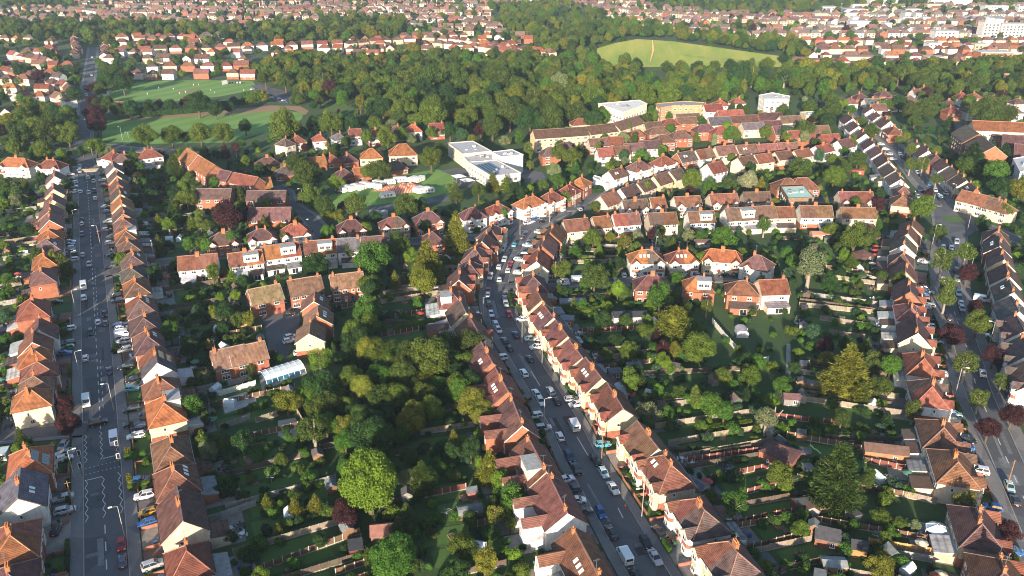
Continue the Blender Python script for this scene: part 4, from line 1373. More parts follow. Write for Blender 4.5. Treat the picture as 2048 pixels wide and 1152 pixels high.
TREES = '''
738 959 72 dome lime
534 1006 17 con gold
589 1011 21 con gold
631 1004 19 con gold
556 1060 13 con gold
844 955 32 cypress dkol
979 926 33 con gold
787 1114 56 dome green
927 1091 33 broad olive
562 921 17 broad olive
742 872 45 broad dk
690 880 24 broad green
827 826 27 oval gold
867 806 11 col dk
862 711 48 broad olive
905 715 22 broad green
789 716 26 broad green
712 683 33 broad dk
752 701 30 broad olive
644 773 37 broad dk
605 790 24 broad green
639 716 27 birch lime
574 801 28 broad gold
704 756 30 broad olive
757 738 18 broad green
727 726 20 broad dk
707 798 15 broad silver
747 793 19 broad pale
839 773 18 broad pale
877 768 20 broad green
815 765 16 broad green
732 618 31 broad green
737 651 25 broad olive
637 818 24 broad olive
652 846 30 broad green
724 841 30 broad dk
770 836 26 broad dk
800 870 20 broad green
610 860 20 broad dk
690 935 18 broad green
875 930 20 broad green
905 900 22 broad dk
872 905 18 broad dk
820 915 22 broad dkol
744 518 40 broad green
797 490 31 broad dkol
854 515 38 con gold
912 468 32 con gold
630 530 32 broad dk
844 558 32 broad gold
790 562 17 con gold
700 500 20 broad dkol
544 477 12 ball green
570 474 15 ball green
653 463 14 ball green
710 453 13 ball green
730 456 16 ball lime
790 444 14 ball dk
850 452 14 ball dk
1007 425 14 ball green
378 488 15 ball green
414 490 16 ball green
463 478 18 ball green
495 483 13 ball green
243 518 16 ball olive
612 345 29 broad dkol
620 388 23 broad olive
590 330 20 broad dkol
672 366 17 broad lime
757 338 25 broad dkol
735 342 16 broad olive
712 410 25 birch olive
650 413 23 broad dkol
684 413 11 broad copper
655 432 11 broad gold
680 432 13 broad gold
812 410 26 broad dkol
840 408 18 broad dk
862 313 25 broad olive
880 300 18 broad dkol
957 380 18 broad dkol
912 393 16 broad dkol
905 375 13 birch olive
985 362 16 con gold
1012 366 14 con olive
1030 375 14 broad dk
347 328 20 cypress olive
370 375 20 broad olive
374 398 20 broad olive
400 438 13 col olive
435 433 12 col gold
455 428 36 broad copper
490 430 20 broad copper
337 448 17 birch lime
278 358 14 broad copper
300 390 13 broad dk
130 370 14 broad dk
143 415 15 broad dk
142 325 11 broad olive
190 291 20 broad olive
165 300 12 broad dk
125 526 22 con olive
108 521 13 col gold
425 545 18 oval olive
455 546 10 con gold
487 560 15 broad dk
130 806 21 broad copper
135 848 28 broad copper
230 693 10 con dk
450 623 22 broad dk
478 640 18 broad olive
497 638 16 oval gold
470 591 13 ball lime
440 593 11 ball lime
417 688 7 col yel
385 683 13 con blue
500 738 12 birch olive
430 743 10 broad green
457 966 15 ball dk
1346 641 50 cedar gold
1301 608 15 con lime
1396 696 36 broad olive
1320 592 30 broad green
1414 613 15 birch olive
1286 661 17 broad olive
1259 701 22 broad olive
1326 721 18 broad lime
1350 700 17 birch gold
1391 790 13 col olive
1449 821 22 ball green
1334 828 16 broad green
1499 751 24 broad olive
1446 751 19 broad olive
1359 781 15 broad dkol
1214 613 13 birch lime
1250 640 16 broad dkol
1205 640 18 broad dk
1180 690 18 broad dk
1230 680 15 broad dk
1293 640 13 birch lime
1480 700 14 broad olive
1696 741 48 cypress gold
1753 718 19 broad olive
1761 771 26 broad dkol
1723 786 19 cypress olive
1566 771 20 broad green
1892 596 22 birch olive
1956 643 28 broad olive
1906 668 26 broad copper
1933 726 28 birch olive
1988 711 24 broad copper
1958 798 22 birch olive
2003 763 18 birch olive
2026 828 26 broad copper
1978 855 26 broad copper
1951 615 20 broad copper
1676 955 56 cypress dkol
1561 949 29 broad olive
1601 1059 19 broad olive
1738 956 15 col dkol
1771 1074 15 birch olive
1760 1030 20 broad olive
1800 1045 14 broad olive
1710 1050 14 broad green
1830 1050 13 broad pale
2018 1064 27 broad copper
1471 1006 30 birch green
1020 1045 16 ball olive
500 1110 18 broad dk
640 1080 16 broad dk
1621 528 36 birch pale
1711 473 31 broad olive
1663 460 16 broad olive
1740 470 18 broad dkol
1668 350 25 broad olive
1598 333 22 broad dkol
1551 320 13 broad copper
1716 318 20 broad dkol
1690 335 16 broad dkol
1703 520 14 con olive
1678 495 14 ball dkol
1878 462 19 broad dkol
1846 412 25 broad olive
1873 358 13 birch olive
1858 385 9 broad copper
1821 330 14 birch olive
1846 328 16 birch olive
1886 520 28 birch olive
1931 505 24 birch olive
1936 545 22 broad copper
1896 572 20 birch olive
1823 300 14 birch olive
1946 313 27 cypress dk
1981 306 18 cypress dk
2008 309 18 cypress dk
1991 340 26 broad green
1931 328 20 broad dkol
2041 375 24 broad gold
2011 423 17 broad olive
1966 447 16 broad dk
1960 330 18 broad dk
2000 372 24 broad dk
2035 340 16 broad dk
1384 358 27 broad olive
1340 368 10 broad lime
1496 360 23 broad silver
1459 368 17 broad dkol
1420 372 16 broad green
1131 395 13 birch olive
1186 475 20 broad olive
1221 473 13 broad gold
1249 483 16 birch gold
1274 473 13 broad pale
1346 485 11 con olive
1449 480 25 broad green
1400 470 14 broad green
1320 460 12 broad green
1124 538 20 broad olive
1189 553 29 broad dkol
1236 576 17 ball lime
1116 306 18 broad olive
1144 313 18 broad olive
1196 298 9 col olive
1056 303 11 col olive
1241 305 13 broad green
1281 313 16 broad green
1260 305 10 broad dk
1109 340 15 broad pale
1116 360 14 broad green
1086 370 12 broad olive
1294 378 9 col olive
1330 385 10 broad pale
1159 385 7 broad gold
1060 330 10 birch gold
1045 385 12 broad dk
1020 395 10 broad dkol
292 270 26 broad olive
342 268 21 broad olive
400 265 23 broad olive
445 265 21 broad olive
370 275 12 broad dk
490 252 15 broad dk
569 252 32 broad olive
600 262 14 broad dk
662 245 24 broad olive
632 250 18 broad dk
862 225 33 broad olive
925 245 17 broad olive
900 260 20 broad dk
945 280 12 oval gold
775 275 22 broad olive
750 245 18 broad olive
800 235 20 broad dkol
830 240 18 broad olive
700 245 20 broad dk
720 205 13 oval gold
735 215 10 col olive
184 200 13 broad copper
188 226 20 broad copper
192 246 22 broad copper
176 176 10 broad copper
192 172 10 broad copper
210 160 18 broad dk
230 150 20 broad dkol
245 165 20 broad dk
200 178 14 broad dkol
215 205 16 broad dkol
395 203 26 broad dk
340 210 14 broad dk
370 205 12 broad copper
320 208 10 broad copper
300 212 16 broad dk
260 215 18 broad dk
235 218 16 broad dkol
430 216 18 broad dk
460 214 14 broad dk
40 270 28 broad dkol
90 265 26 broad dkol
130 250 26 broad dk
20 240 20 broad gold
60 295 14 broad olive
88 297 22 broad olive
28 294 20 broad olive
110 225 18 broad dk
145 190 18 broad dk
150 160 14 broad lime
75 150 14 broad copper
40 140 15 broad dk
100 110 14 broad dk
1480 148 30 broad dk
1580 228 8 con olive
1393 271 10 con olive
1610 258 22 broad dkol
1655 240 18 broad dk
1620 212 16 broad dkol
1665 215 20 broad dkol
1640 232 14 broad dkol
1900 240 12 con dk
1975 225 32 broad dkol
2010 228 24 broad dkol
1850 215 24 broad dkol
1820 222 20 broad dkol
1870 200 18 broad dkol
1800 205 16 broad dk
1720 245 14 broad dkol
1745 262 16 broad dkol
1680 205 14 broad olive
1830 240 16 broad dkol
1775 228 9 broad copper
1800 280 10 birch olive
1860 260 9 ball dk
1880 262 9 ball dk
1905 265 9 ball dk
1840 262 9 ball dk
1820 270 9 ball dk
1885 280 10 ball dkol
1855 280 10 ball dkol
1905 282 9 ball dk
1470 270 15 broad olive
1255 258 14 birch olive
1290 240 14 broad dkol
1200 262 12 birch olive
1090 268 10 birch olive
1145 268 12 birch olive
1330 225 9 oval dkol
1060 240 30 broad dk
1100 240 28 broad dkol
1150 225 26 broad dkol
1185 238 20 broad dk
1210 232 16 broad green
1110 205 26 broad olive
1190 195 26 broad olive
1290 190 26 broad olive
1340 190 24 broad olive
1410 188 22 broad olive
1370 185 18 broad dk
1240 190 18 broad olive
1165 165 16 birch yel
1120 165 20 birch pale
1190 160 14 broad gold
1095 215 22 broad dkol
1020 225 30 broad dkol
985 250 24 broad dkol
960 205 28 broad dkol
1000 155 30 broad dkol
1030 190 24 broad gold
915 150 26 broad dkol
860 155 28 broad dkol
820 160 24 broad olive
770 170 22 broad olive
740 185 24 broad dkol
780 205 20 broad olive
815 205 18 oval olive
850 180 24 broad dk
890 190 22 broad dk
610 155 18 oval dkol
660 175 18 broad copper
700 150 18 con olive
745 130 12 con dk
570 160 20 broad dkol
530 155 18 broad dkol
590 190 14 con olive
690 185 20 broad dk
730 160 18 broad gold
640 200 12 broad dkol
655 118 14 broad copper
1225 112 12 broad dkol
1248 119 13 broad olive
1272 126 11 broad dk
1335 134 14 broad dkol
1362 131 12 broad olive
1395 133 15 broad dk
1430 130 12 broad dkol
1462 132 15 broad dk
1500 130 13 broad dkol
1535 127 13 broad olive
1566 118 12 broad dk
1202 100 11 broad olive
1212 90 10 broad dkol
1246 80 9 broad dk
1420 93 8 broad dkol
1500 104 9 broad dk
'''
for line in TREES.strip().split('\n'):
    u, v, hw, kind, col = line.split()
    lb = None
    if (u, v) == ('738', '959'): lb = 'huge round lime-green tree dominating the lower gardens'
    if (u, v) == ('1696', '741'): lb = 'big golden cypress standing alone beside the pale garden fences'
    if (u, v) == ('1676', '955'): lb = 'giant dark bushy cypress between red-fenced lawns'
    if (u, v) == ('1346', '641'): lb = 'wide flat-tiered golden cedar beside the long dark-roofed outbuilding'
    ptree(float(u), float(v), float(hw), kind, col, lb)
# dead trunk with cut limbs
p = g(1543, 862)
rt = thing('tree_stump', 'tall bare pale tree trunk with lopped limbs in the garden', 'tree', tuple(p))
link('trunk', MB().tube((0, 0, 0), (.1, 0, 4.4), .45, .3, 8).mesh('trunk', 'pale_bark'), rt)
for a, b_ in (((.1, 0, 3), (2.3, .3, 6.2)), ((.1, 0, 3.6), (-.6, 0, 6.6)), ((.1, 0, 4.2), (.5, .8, 6.9))):
    link('limb', MB().tube(a, b_, .24, .12, 6).mesh('limb', 'pale_bark'), rt)

# ------------------------------------------------------------------ fences and walls
FENCEC = {'r': (.17, .05, .036), 'b': (.15, .085, .05), 'y': (.42, .22, .06), 'p': (.25, .21, .16), 'c': (.27, .26, .24), 'w': (.66, .64, .58), 'd': (.10, .075, .055)}
FENCEW = {'r': 'red-stained timber', 'b': 'brown timber', 'y': 'golden timber', 'p': 'weathered pale timber', 'c': 'grey concrete', 'w': 'white-painted', 'd': 'dark timber'}
PANEL = MB()
for i in range(9): PANEL.box(-.9 + i * .2, -.71 + i * .2, -.02 - .012 * (i % 2), .02 - .012 * (i % 2), .28, 1.75)
PANEL.box(-.9, .9, .03, .07, .45, .55); PANEL.box(-.9, .9, .03, .07, 1.45, 1.55)
PANEL = PANEL.mesh('panel', 'tint')
def fence(pts, c, h=1.0, label=None, wall=False):
    pts = [Vector((p[0], p[1], 0)) for p in pts]
    pl = place(pts[0].x, pts[0].y)
    L = sum((pts[i + 1] - pts[i]).length for i in range(len(pts) - 1))
    size = 'long ' if L > 26 else 'short ' if L < 12 else ''
    lb = label or ('%s%s %s near %s' % (size, FENCEW[c], 'garden wall' if wall else 'panel fence', pl))
    rt = thing('garden_wall' if wall else 'panel_fence', lb, 'wall' if wall else 'fence', tuple(pts[0]), 0, 'garden boundaries near ' + pl)
    o = pts[0]
    posts, base = MB(), MB()
    for i in range(len(pts) - 1):
        d = pts[i + 1] - pts[i]; n = max(1, round(d.length / 1.92)); st = d / n; a = math.atan2(d.y, d.x); k = st.length / 1.92
        for j in range(n):
            q = pts[i] + st * (j + .5) - o
            if wall:
                continue
            link('panel', PANEL, rt, (q.x, q.y, 0), a, (k * .96, 1, h * random.uniform(.97, 1.03)), vary(FENCEC[c], .16))
        nn = Vector((-d.y, d.x, 0)).normalized()
        if wall:
            a_, b_ = pts[i] - o, pts[i + 1] - o
            base.slab([(a_ - nn * .12).xy, (b_ - nn * .12).xy, (b_ + nn * .12).xy, (a_ + nn * .12).xy], 0, 1.7 * h)
        else:
            a_, b_ = pts[i] - o, pts[i + 1] - o
            base.slab([(a_ - nn * .04).xy, (b_ - nn * .04).xy, (b_ + nn * .035).xy, (a_ + nn * .035).xy], 0, .27 * h)
        for j in range(n + 1):
            q = pts[i] + st * j - o; posts.box(q.x - .08, q.x + .08, q.y - .08, q.y + .08, 0, 1.86 * h)
    if wall: link('wall', base.mesh('wall', 'tint'), rt, col=FENCEC[c])
    else: link('gravel_board', base.mesh('gravel_board', 'tint'), rt, col=(.34, .32, .28))
    po = link('posts', posts.mesh('posts', 'tint'), rt, col=(.46, .43, .38) if c in 'ryb' else tuple(k * 1.15 for k in FENCEC[c])); po['kind'] = 'stuff'
for line in '''r 754 1016 932 979
b 512 1146 719 1069 732 1106
b 672 1151 729 1131
r 1374 926 1519 905
r 1421 961 1536 938
r 1494 989 1536 978 1593 969
r 1459 1054 1536 1036 1641 1019
b 1491 1101 1536 1092 1596 1076
y 1736 1089 1908 1116
b 1573 874 1721 901
p 1746 981 1871 1009
p 1598 613 1741 628
p 1658 668 1728 678
p 1591 773 1796 798
p 1611 803 1801 831
r 1543 836 1691 853
p 1276 823 1436 801
p 1301 858 1504 828
r 1164 666 1266 661
c 410 1049 512 1011
p 512 846 592 821 615 864
p 762 608 884 588
r 792 636 854 626
r 752 678 837 661
b 662 623 707 613
p 757 591 862 578
d 854 833 924 813
b 355 763 427 741
d 1560 1150 1602 1127
b 985 1045 940 1058
r 1725 925 1825 945
d 1500 900 1420 912
p 620 690 690 700
b 1290 470 1310 492
p 1140 528 1232 526
b 1400 470 1415 495
d 300 640 340 633
c 440 860 500 838
d 430 900 505 880
d 640 900 760 878
d 830 1000 760 1020
d 930 1150 1012 1132
p 1280 700 1180 705
d 1250 755 1330 748
p 1640 640 1735 655
d 1420 905 1300 905
d 1320 750 1480 742
p 340 405 420 398
p 270 430 400 440
p 150 345 270 340
d 1560 480 1650 478
d 1650 880 1800 885
w 150 300 205 303'''.split('\n'):
    c, rest = line.split(' ', 1)
    fence([g(*q) for q in pairs(rest)], c)
for line in '''w 1424 646 1449 676 1496 728 1536 723
w 437 793 512 771
p 1164 522 1234 518'''.split('\n'):
    c, rest = line.split(' ', 1)
    fence([g(*q) for q in pairs(rest)], c, wall=True)

pxsheet('garden_path', '1573 688 1581 688 1581 752 1571 752', 'drive', (.36, .34, .31), .1)
pxsheet('garden_path', '1592 752 1660 770 1655 780 1590 764', 'drive', (.3, .29, .28), .1)
pxsheet('garden_terrace', '556 842 590 836 612 868 576 884 556 872', 'drive', (.5, .5, .48), .1)
pxsheet('garden_terrace', '442 800 506 780 514 806 450 828', 'drive', (.5, .5, .49), .1)
pxsheet('forecourt', '78 1050 145 1030 148 1095 76 1112', 'drive', (.3, .28, .25), .1)
# ------------------------------------------------------------------ outbuildings
def shed(u, v, L, D, ang, roof, wcol, rcol, label, h=2.2, name='garden_shed', mat='boards', cat='shed', rise=.8):
    p = g(u, v, h)
    rt = thing(name, label, cat, (p.x, p.y, 0), R(ang), 'garden sheds and outbuildings')
    hl, hd = L / 2, D / 2
    if roof == 'g':
        link('wall', MB().extrude([(-hd, 0), (hd, 0), (hd, h), (0, h + rise), (-hd, h)], -hl, hl).mesh('wall', mat), rt, col=wcol)
        e = hd + .18; ze = h - .18 * rise / hd
        link('roof', MB().extrude([(-e, ze), (0, h + rise + .01), (e, ze), (e, ze + .09), (0, h + rise + .1), (-e, ze + .09)], -hl - .2, hl + .2).mesh('roof', 'felt'), rt, col=rcol)
    elif roof == 'b':
        pr = [(-hd, 0), (hd, 0), (hd, h * .6)] + [(hd * math.cos(a), h * .6 + rise * 1.5 * math.sin(a)) for a in (.5, 1.0, 1.57, 2.1, 2.6)] + [(-hd, h * .6)]
        link('wall', MB().extrude(pr, -hl, hl).mesh('wall', mat), rt, col=wcol)
        arc = [((hd + .1) * math.cos(a), h * .6 + .05 + rise * 1.5 * math.sin(a)) for a in (0, .5, 1.0, 1.57, 2.1, 2.6, 3.14)]
        arc2 = [(y * .95, z - .06) for y, z in reversed(arc)]
        link('roof', MB().extrude(arc + arc2, -hl - .1, hl + .1).mesh('roof', 'felt'), rt, col=rcol)
    elif roof == 'h':
        link('wall', MB().box(-hl, hl, -hd, hd, 0, h).mesh('wall', mat), rt, col=wcol)
        e, f = hl + .3, hd + .3; r_ = max(0, hl - hd)
        mb = MB(); z = h + .003
        for q in ([(-e, -f, z), (e, -f, z), (r_, 0, h + rise), (-r_, 0, h + rise)], [(e, f, z), (-e, f, z), (-r_, 0, h + rise), (r_, 0, h + rise)], [(-e, f, z), (-e, -f, z), (-r_, 0, h + rise)], [(e, -f, z), (e, f, z), (r_, 0, h + rise)], [(-e, -f, z), (-e, f, z), (e, f, z), (e, -f, z)]): mb.poly(q)
        link('roof', mb.mesh('roof', 'roof_tiles'), rt, col=rcol)
    else:
        link('wall', MB().box(-hl, hl, -hd, hd, 0, h).mesh('wall', mat), rt, col=wcol)
        link('roof', MB().extrude([(-hd - .15, h + .003), (hd + .15, h + .25), (hd + .15, h + .36), (-hd - .15, h + .11)], -hl - .15, hl + .15).mesh('roof', 'felt'), rt, col=rcol)
    link('door', DOOR, rt, (-hl * .4, -hd - .04, .02), 0, (.6, .6, .56) if mat != 'boards' else tuple(k * .8 for k in wcol))
    if L > 3: link('window', WIN['s'], rt, (hl * .4, -hd - .03, 1.35))
    mark_rect(p.x, p.y, R(ang), hl, hd, 2)
    return rt
WOOD, GREY, DARK = (.33, .17, .06), (.25, .27, .29), (.035, .038, .045)
shed(711, 1090, 2.8, 3.2, 15, 'f', (.2, .03, .025), (.045, .05, .06), 'dark red shed with black felt roof in the fenced corner')
shed(772, 1058, 6.4, 4, 8, 'g', (.2, .12, .08), (.24, .11, .09), 'terracotta-roofed summerhouse beside the round green tree', rise=1.3, name='summerhouse', cat='summerhouse')
shed(939, 1014, 5.4, 2.8, 15, 'b', (.18, .12, .08), (.14, .16, .17), 'barrel-roofed grey shed behind the curving street terrace')
shed(943, 979, 2.2, 2, 15, 'g', (.28, .1, .07), (.1, .11, .13), 'tiny pointed red playhouse by the red fence', name='playhouse', cat='playhouse')
shed(1656, 1070, 5, 4.2, -20, 'f', (.22, .09, .05), (.13, .12, .125), 'brown garden room with flat grey roof and lean-to')
shed(1718, 1089, 3.0, 3.4, -15, 'g', (.4, .21, .07), DARK, 'honey-coloured playhouse with steep black gable roof', rise=1.1, name='playhouse', cat='playhouse')
shed(1668, 1124, 4.6, 3, -5, 'g', (.4, .2, .06), (.24, .27, .28), 'honey-coloured shed with pale grey sheet roof', rise=.5)
shed(1561, 902, 8, 6.4, -40, 'h', (.3, .12, .07), ROOFC['p'], 'brick pool house with purple hipped roof', 2.6, 'outbuilding', 'wall_brick', 'outbuilding', 1.8)
shed(1771, 897, 10, 4.2, -12, 'g', (.34, .16, .08), ROOFC['b'], 'long brick outhouse with white door and russet roof', 2.6, 'outbuilding', 'wall_brick', 'outbuilding', 1.2)
shed(1259, 628, 11, 5, 3, 'g', (.62, .56, .46), (.03, .035, .05), 'long white outbuilding under a black roof beside the cedar', 2.6, 'outbuilding', 'wall_render', 'outbuilding', 1.0)
shed(1269, 731, 4.2, 3, 8, 'f', (.26, .19, .1), (.14, .15, .155), 'flat grey-roofed timber shed with open front')
shed(1229, 741, 3.6, 3, 8, 'g', (.2, .15, .12), (.12, .13, .14), 'grey-brown shed standing next to the open-fronted shed', rise=.6)
shed(1349, 730, 3, 2.6, -20, 'g', (.12, .09, .07), (.06, .05, .05), 'small dark shed beneath the airy lime tree', rise=.8)
shed(1484, 657, 4.6, 3.6, 85, 'b', (.6, .6, .6), (.42, .38, .42), 'white barn-shaped shed with lilac-grey roof', mat='wall_render')
shed(1146, 602, 9, 3.4, 2, 'f', (.3, .2, .14), (.2, .22, .24), 'long grey flat-roofed garage row beside the terrace', 2.4, 'garage', 'wall_render', 'garage')
shed(1134, 636, 4.4, 3.2, -10, 'f', (.3, .12, .08), (.2, .22, .24), 'square grey flat-roofed garage behind the terrace', 2.5, 'garage', 'wall_brick', 'garage')
shed(1583, 793, 4.2, 3.2, -8, 'g', (.24, .22, .22), ROOFC['p'], 'two-tone shed with purple roof and glazed lean-to', rise=1)
shed(757, 424, 8, 3, 8, 'f', (.4, .38, .35), (.36, .37, .38), 'pale grey garage behind the bay-fronted semis', 2.6, 'garage', 'wall_render', 'garage')
shed(1404, 482, 6, 3.4, 3, 'g', (.5, .46, .4), ROOFC['p'], 'pale shed with purple roof among the birch gardens')
shed(1638, 466, 6.5, 4, 0, 'g', (.42, .28, .2), (.45, .2, .14), 'salmon-roofed garden room below the hall', name='garden_room', cat='garden room')
shed(1726, 508, 5.5, 5.5, 20, 'h', (.1, .06, .045), ROOFC['p'], 'dark open gazebo with pyramid roof', name='gazebo', cat='gazebo', rise=2)
shed(1274, 491, 5.2, 3.4, 0, 'g', (.36, .2, .14), ROOFC['p'], 'purple-roofed shed behind the bay-fronted semis')
shed(1304, 491, 6, 3.4, 0, 'g', (.6, .58, .55), ROOFC['d'], 'white shed with dark roof behind the bay-fronted semis')
shed(1601, 1002, 3, 2.6, 10, 'g', (.3, .08, .05), DARK, 'red and black playhouse below the giant cypress', name='playhouse', cat='playhouse')
shed(330, 628, 2.6, 2.2, 20, 'g', (.2, .16, .12), (.12, .12, .13), 'small grey shed in the western garden')
shed(1500, 1130, 2.4, 2, 10, 'f', (.2, .1, .06), (.1, .1, .1), 'small brown store behind the lowest hipped semi')
shed(1390, 968, 5.5, 4, -48, 'g', (.4, .36, .3), (.11, .125, .15), 'slate-roofed annexe behind the hipped semi', 2.5, 'annexe', 'wall_render', 'annexe', 1.2)
shed(205, 318, 6, 5, 30, 'f', (.6, .58, .54), (.12, .12, .125), 'white flat-roofed shop at the end of the straight road', 3, 'shop', 'wall_render', 'shop')
shed(880, 655, 8, 4, 10, 'f', (.36, .15, .09), ROOFC['p'], 'brick single-storey annexe with red sheet roof', 2.8, 'annexe', 'wall_brick', 'annexe')
shed(1714, 340, 7, 2.5, -3, 'f', (.34, .08, .05), (.2, .07, .05), 'red timber summerhouse below the avenue terrace', 2.4, 'summerhouse', 'boards', 'summerhouse')
# random small sheds are added with the gardens further down
# glazed swimming-pool cover: arched bays
q = [g(*a) for a in ((530, 774), (608, 749), (596, 726), (522, 748))]
c_ = sum(q, Vector()) / 4; ax = (q[1] - q[0] + q[2] - q[3]).normalized(); ang = math.atan2(ax.y, ax.x); L = (q[1] - q[0]).length; D = (q[3] - q[0]).length * .9
rt = thing('pool_enclosure', 'arched pale glazed swimming-pool cover with blue water showing', 'pool cover', (c_.x, c_.y, 0), ang)
nb = 7
arc = lambda k: [(D / 2 * math.cos(a), k * 2.3 * math.sin(a) + .3) for a in [i * math.pi / 6 for i in range(7)]]
link('pool', MB().box(-L / 2 + .5, L / 2 - .5, -D / 2 + .4, D / 2 - .4, 0.02, .2).mesh('pool', 'blue_glazing'), rt)
for i in range(nb):
    x0, x1 = -L / 2 + L * i / nb + .08, -L / 2 + L * (i + 1) / nb - .08
    A = arc(1)
    for j in range(6):
        if j == 5: continue
        link('pane', MB().poly([(x0, *A[j]), (x1, *A[j]), (x1, *A[j + 1]), (x0, *A[j + 1])]).mesh('pane', 'pale_glazing'), rt)
for i in range(nb + 1):
    x0 = -L / 2 + L * i / nb; mb = MB(); A = arc(1.02)
    for j in range(6): mb.tube((x0, *A[j]), (x0, *A[j + 1]), .07, .07, 4)
    link('rib', mb.mesh('rib', 'white_upvc'), rt)
mark_rect(c_.x, c_.y, ang, L / 2 + 1, D / 2 + 1, 2)
pxsheet('terrace', '518 752 602 724 614 748 524 782', 'drive', (.34, .32, .3), .10)
def conservatory(u, v, r, ang, label, blue=False):
    p = g(u, v, 2.2); rt = thing('conservatory', label, 'conservatory', (p.x, p.y, 0), R(ang), 'conservatories')
    K = 8
    ring = [(r * math.cos(6.283 * i / K), r * math.sin(6.283 * i / K)) for i in range(K)]
    link('dwarf_wall', MB().slab(ring, 0, .6).mesh('dwarf_wall', 'wall_brick'), rt, col=WALLC['k'])
    for i in range(K):
        a, b_ = ring[i], ring[(i + 1) % K]
        lp = lambda t_, s_=1: ((a[0] + (b_[0] - a[0]) * t_) * s_, (a[1] + (b_[1] - a[1]) * t_) * s_)
        link('pane', MB().poly([(*lp(.04), .62), (*lp(.96), .62), (*lp(.96), 2.1), (*lp(.04), 2.1)]).mesh('pane', 'window_glass'), rt)
        link('roof_pane', MB().poly([(*lp(.05, .98), 2.25), (*lp(.95, .98), 2.25), (*lp(.7, .14), 3.3), (*lp(.3, .14), 3.3)]).mesh('roof_pane', 'blue_glazing' if blue else 'pale_glazing'), rt)
        mb = MB(); mb.tube((*a, .6), (*a, 2.2), .09, .09, 4); mb.tube((*a, 2.22), (a[0] * .1, a[1] * .1, 3.36), .07, .07, 4); mb.tube((*a, 2.2), (*b_, 2.2), .1, .1, 4)
        link('frame', mb.mesh('frame', 'white_upvc'), rt)
    mark_disc(p.x, p.y, r, 2)
conservatory(1505, 604, 2.6, 0, 'white conservatory with pale blue roof behind the red-brick semi', True)
conservatory(1238, 772, 2.0, 10, 'white conservatory behind the yellow-gabled terrace')
conservatory(1876, 1058, 2.5, 0, 'white ribbed conservatory behind the purple hipped semi')
conservatory(909, 673, 1.8, 0, 'small white conservatory behind the cream-gabled house')
conservatory(56, 337, 3.0, 0, 'white conservatory behind the long orange-roofed house')
# trampolines, swing, slide, parasol canopies, fallen big top
for u, v, nm in ((1449, 936, 'between the red fences'), (1600, 648, 'beside the pale fence'), (1753, 528, 'behind the gazebo')):
    p = g(u, v); rt = thing('trampoline', 'round black netted trampoline ' + nm, 'trampoline', tuple(p), 0, 'trampolines')
    link('mat', MB().tube((0, 0, .75), (0, 0, .8), 1.7, 1.7, 16).mesh('mat', 'rubber'), rt)
    mb = MB()
    for i in range(16):
        a, b_ = 6.283 * i / 16, 6.283 * (i + 1) / 16; mb.tube((1.8 * math.cos(a), 1.8 * math.sin(a), .8), (1.8 * math.cos(b_), 1.8 * math.sin(b_), .8), .09, .09, 4)
    link('rim', mb.mesh('rim', 'tint'), rt, col=(.05, .2, .28))
    for i in range(6):
        a = 1.047 * i; link('pole', MB().tube((1.85 * math.cos(a), 1.85 * math.sin(a), 0), (1.85 * math.cos(a), 1.85 * math.sin(a), 2.5), .04, .04, 5).mesh('pole', 'steel'), rt)
    nt_ = MB()
    for i in range(12):
        for z_ in (1.2, 1.7, 2.2, 2.5):
            a, b_ = 6.283 * i / 12, 6.283 * (i + 1) / 12; nt_.tube((1.8 * math.cos(a), 1.8 * math.sin(a), z_), (1.8 * math.cos(b_), 1.8 * math.sin(b_), z_), .025, .025, 3)
    link('net', nt_.mesh('net', 'rubber'), rt)
p = g(1610, 735); rt = thing('garden_swing', 'wooden A-frame swing on the small sunny lawn', 'swing', tuple(p), .2)
for sx_ in (-1, 1):
    mb = MB(); mb.tube((sx_ * 1.2, -1, 0), (sx_ * 1.1, 0, 2.3), .06, .06, 5); mb.tube((sx_ * 1.2, 1, 0), (sx_ * 1.1, 0, 2.3), .06, .06, 5)
    link('leg_frame', mb.mesh('leg_frame', 'tint'), rt, col=(.5, .36, .16))
link('crossbar', MB().tube((-1.2, 0, 2.32), (1.2, 0, 2.32), .06, .06, 5).mesh('crossbar', 'tint'), rt, col=(.5, .36, .16))
mb = MB().box(-.3, .3, -.12, .12, .5, .54); mb.tube((-.25, 0, .54), (-.25, 0, 2.3), .015, .015, 4); mb.tube((.25, 0, .54), (.25, 0, 2.3), .015, .015, 4)
link('seat', mb.mesh('seat', 'tint'), rt, col=(.2, .1, .05))
p = g(1618, 902); rt = thing('garden_slide', 'lime-green wavy slide with wooden ladder frame', 'slide', tuple(p), -.5)
mb = MB()
prev = None
for i in range(9):
    x_ = i * .36; z_ = 1.7 - 1.55 * (i / 8) + .12 * math.sin(i * 1.6)
    if prev: mb.loft([[(prev[0], -.28, prev[1]), (prev[0], .28, prev[1]), (prev[0], .28, prev[1] + .1), (prev[0], -.28, prev[1] + .1)], [(x_, -.28, z_), (x_, .28, z_), (x_, .28, z_ + .1), (x_, -.28, z_ + .1)]])
    prev = (x_, z_)
link('chute', mb.mesh('chute', 'tint'), rt, col=(.45, .62, .25))
mb = MB()
for y_ in (-.35, .35): mb.tube((0, y_, 0), (0, y_, 2.4), .06, .06, 5); mb.tube((-.9, y_, 0), (0, y_, 1.8), .05, .05, 5)
for k in range(4): mb.tube((-.75 + k * .2, -.35, .3 + k * .4), (-.75 + k * .2, .35, .3 + k * .4), .04, .04, 4)
link('ladder_frame', mb.mesh('ladder_frame', 'tint'), rt, col=(.45, .3, .14))
pxsheet('lawn', '1576 882 1650 892 1720 910 1700 935 1640 920 1590 908', 'lawn_grass', z=.09)
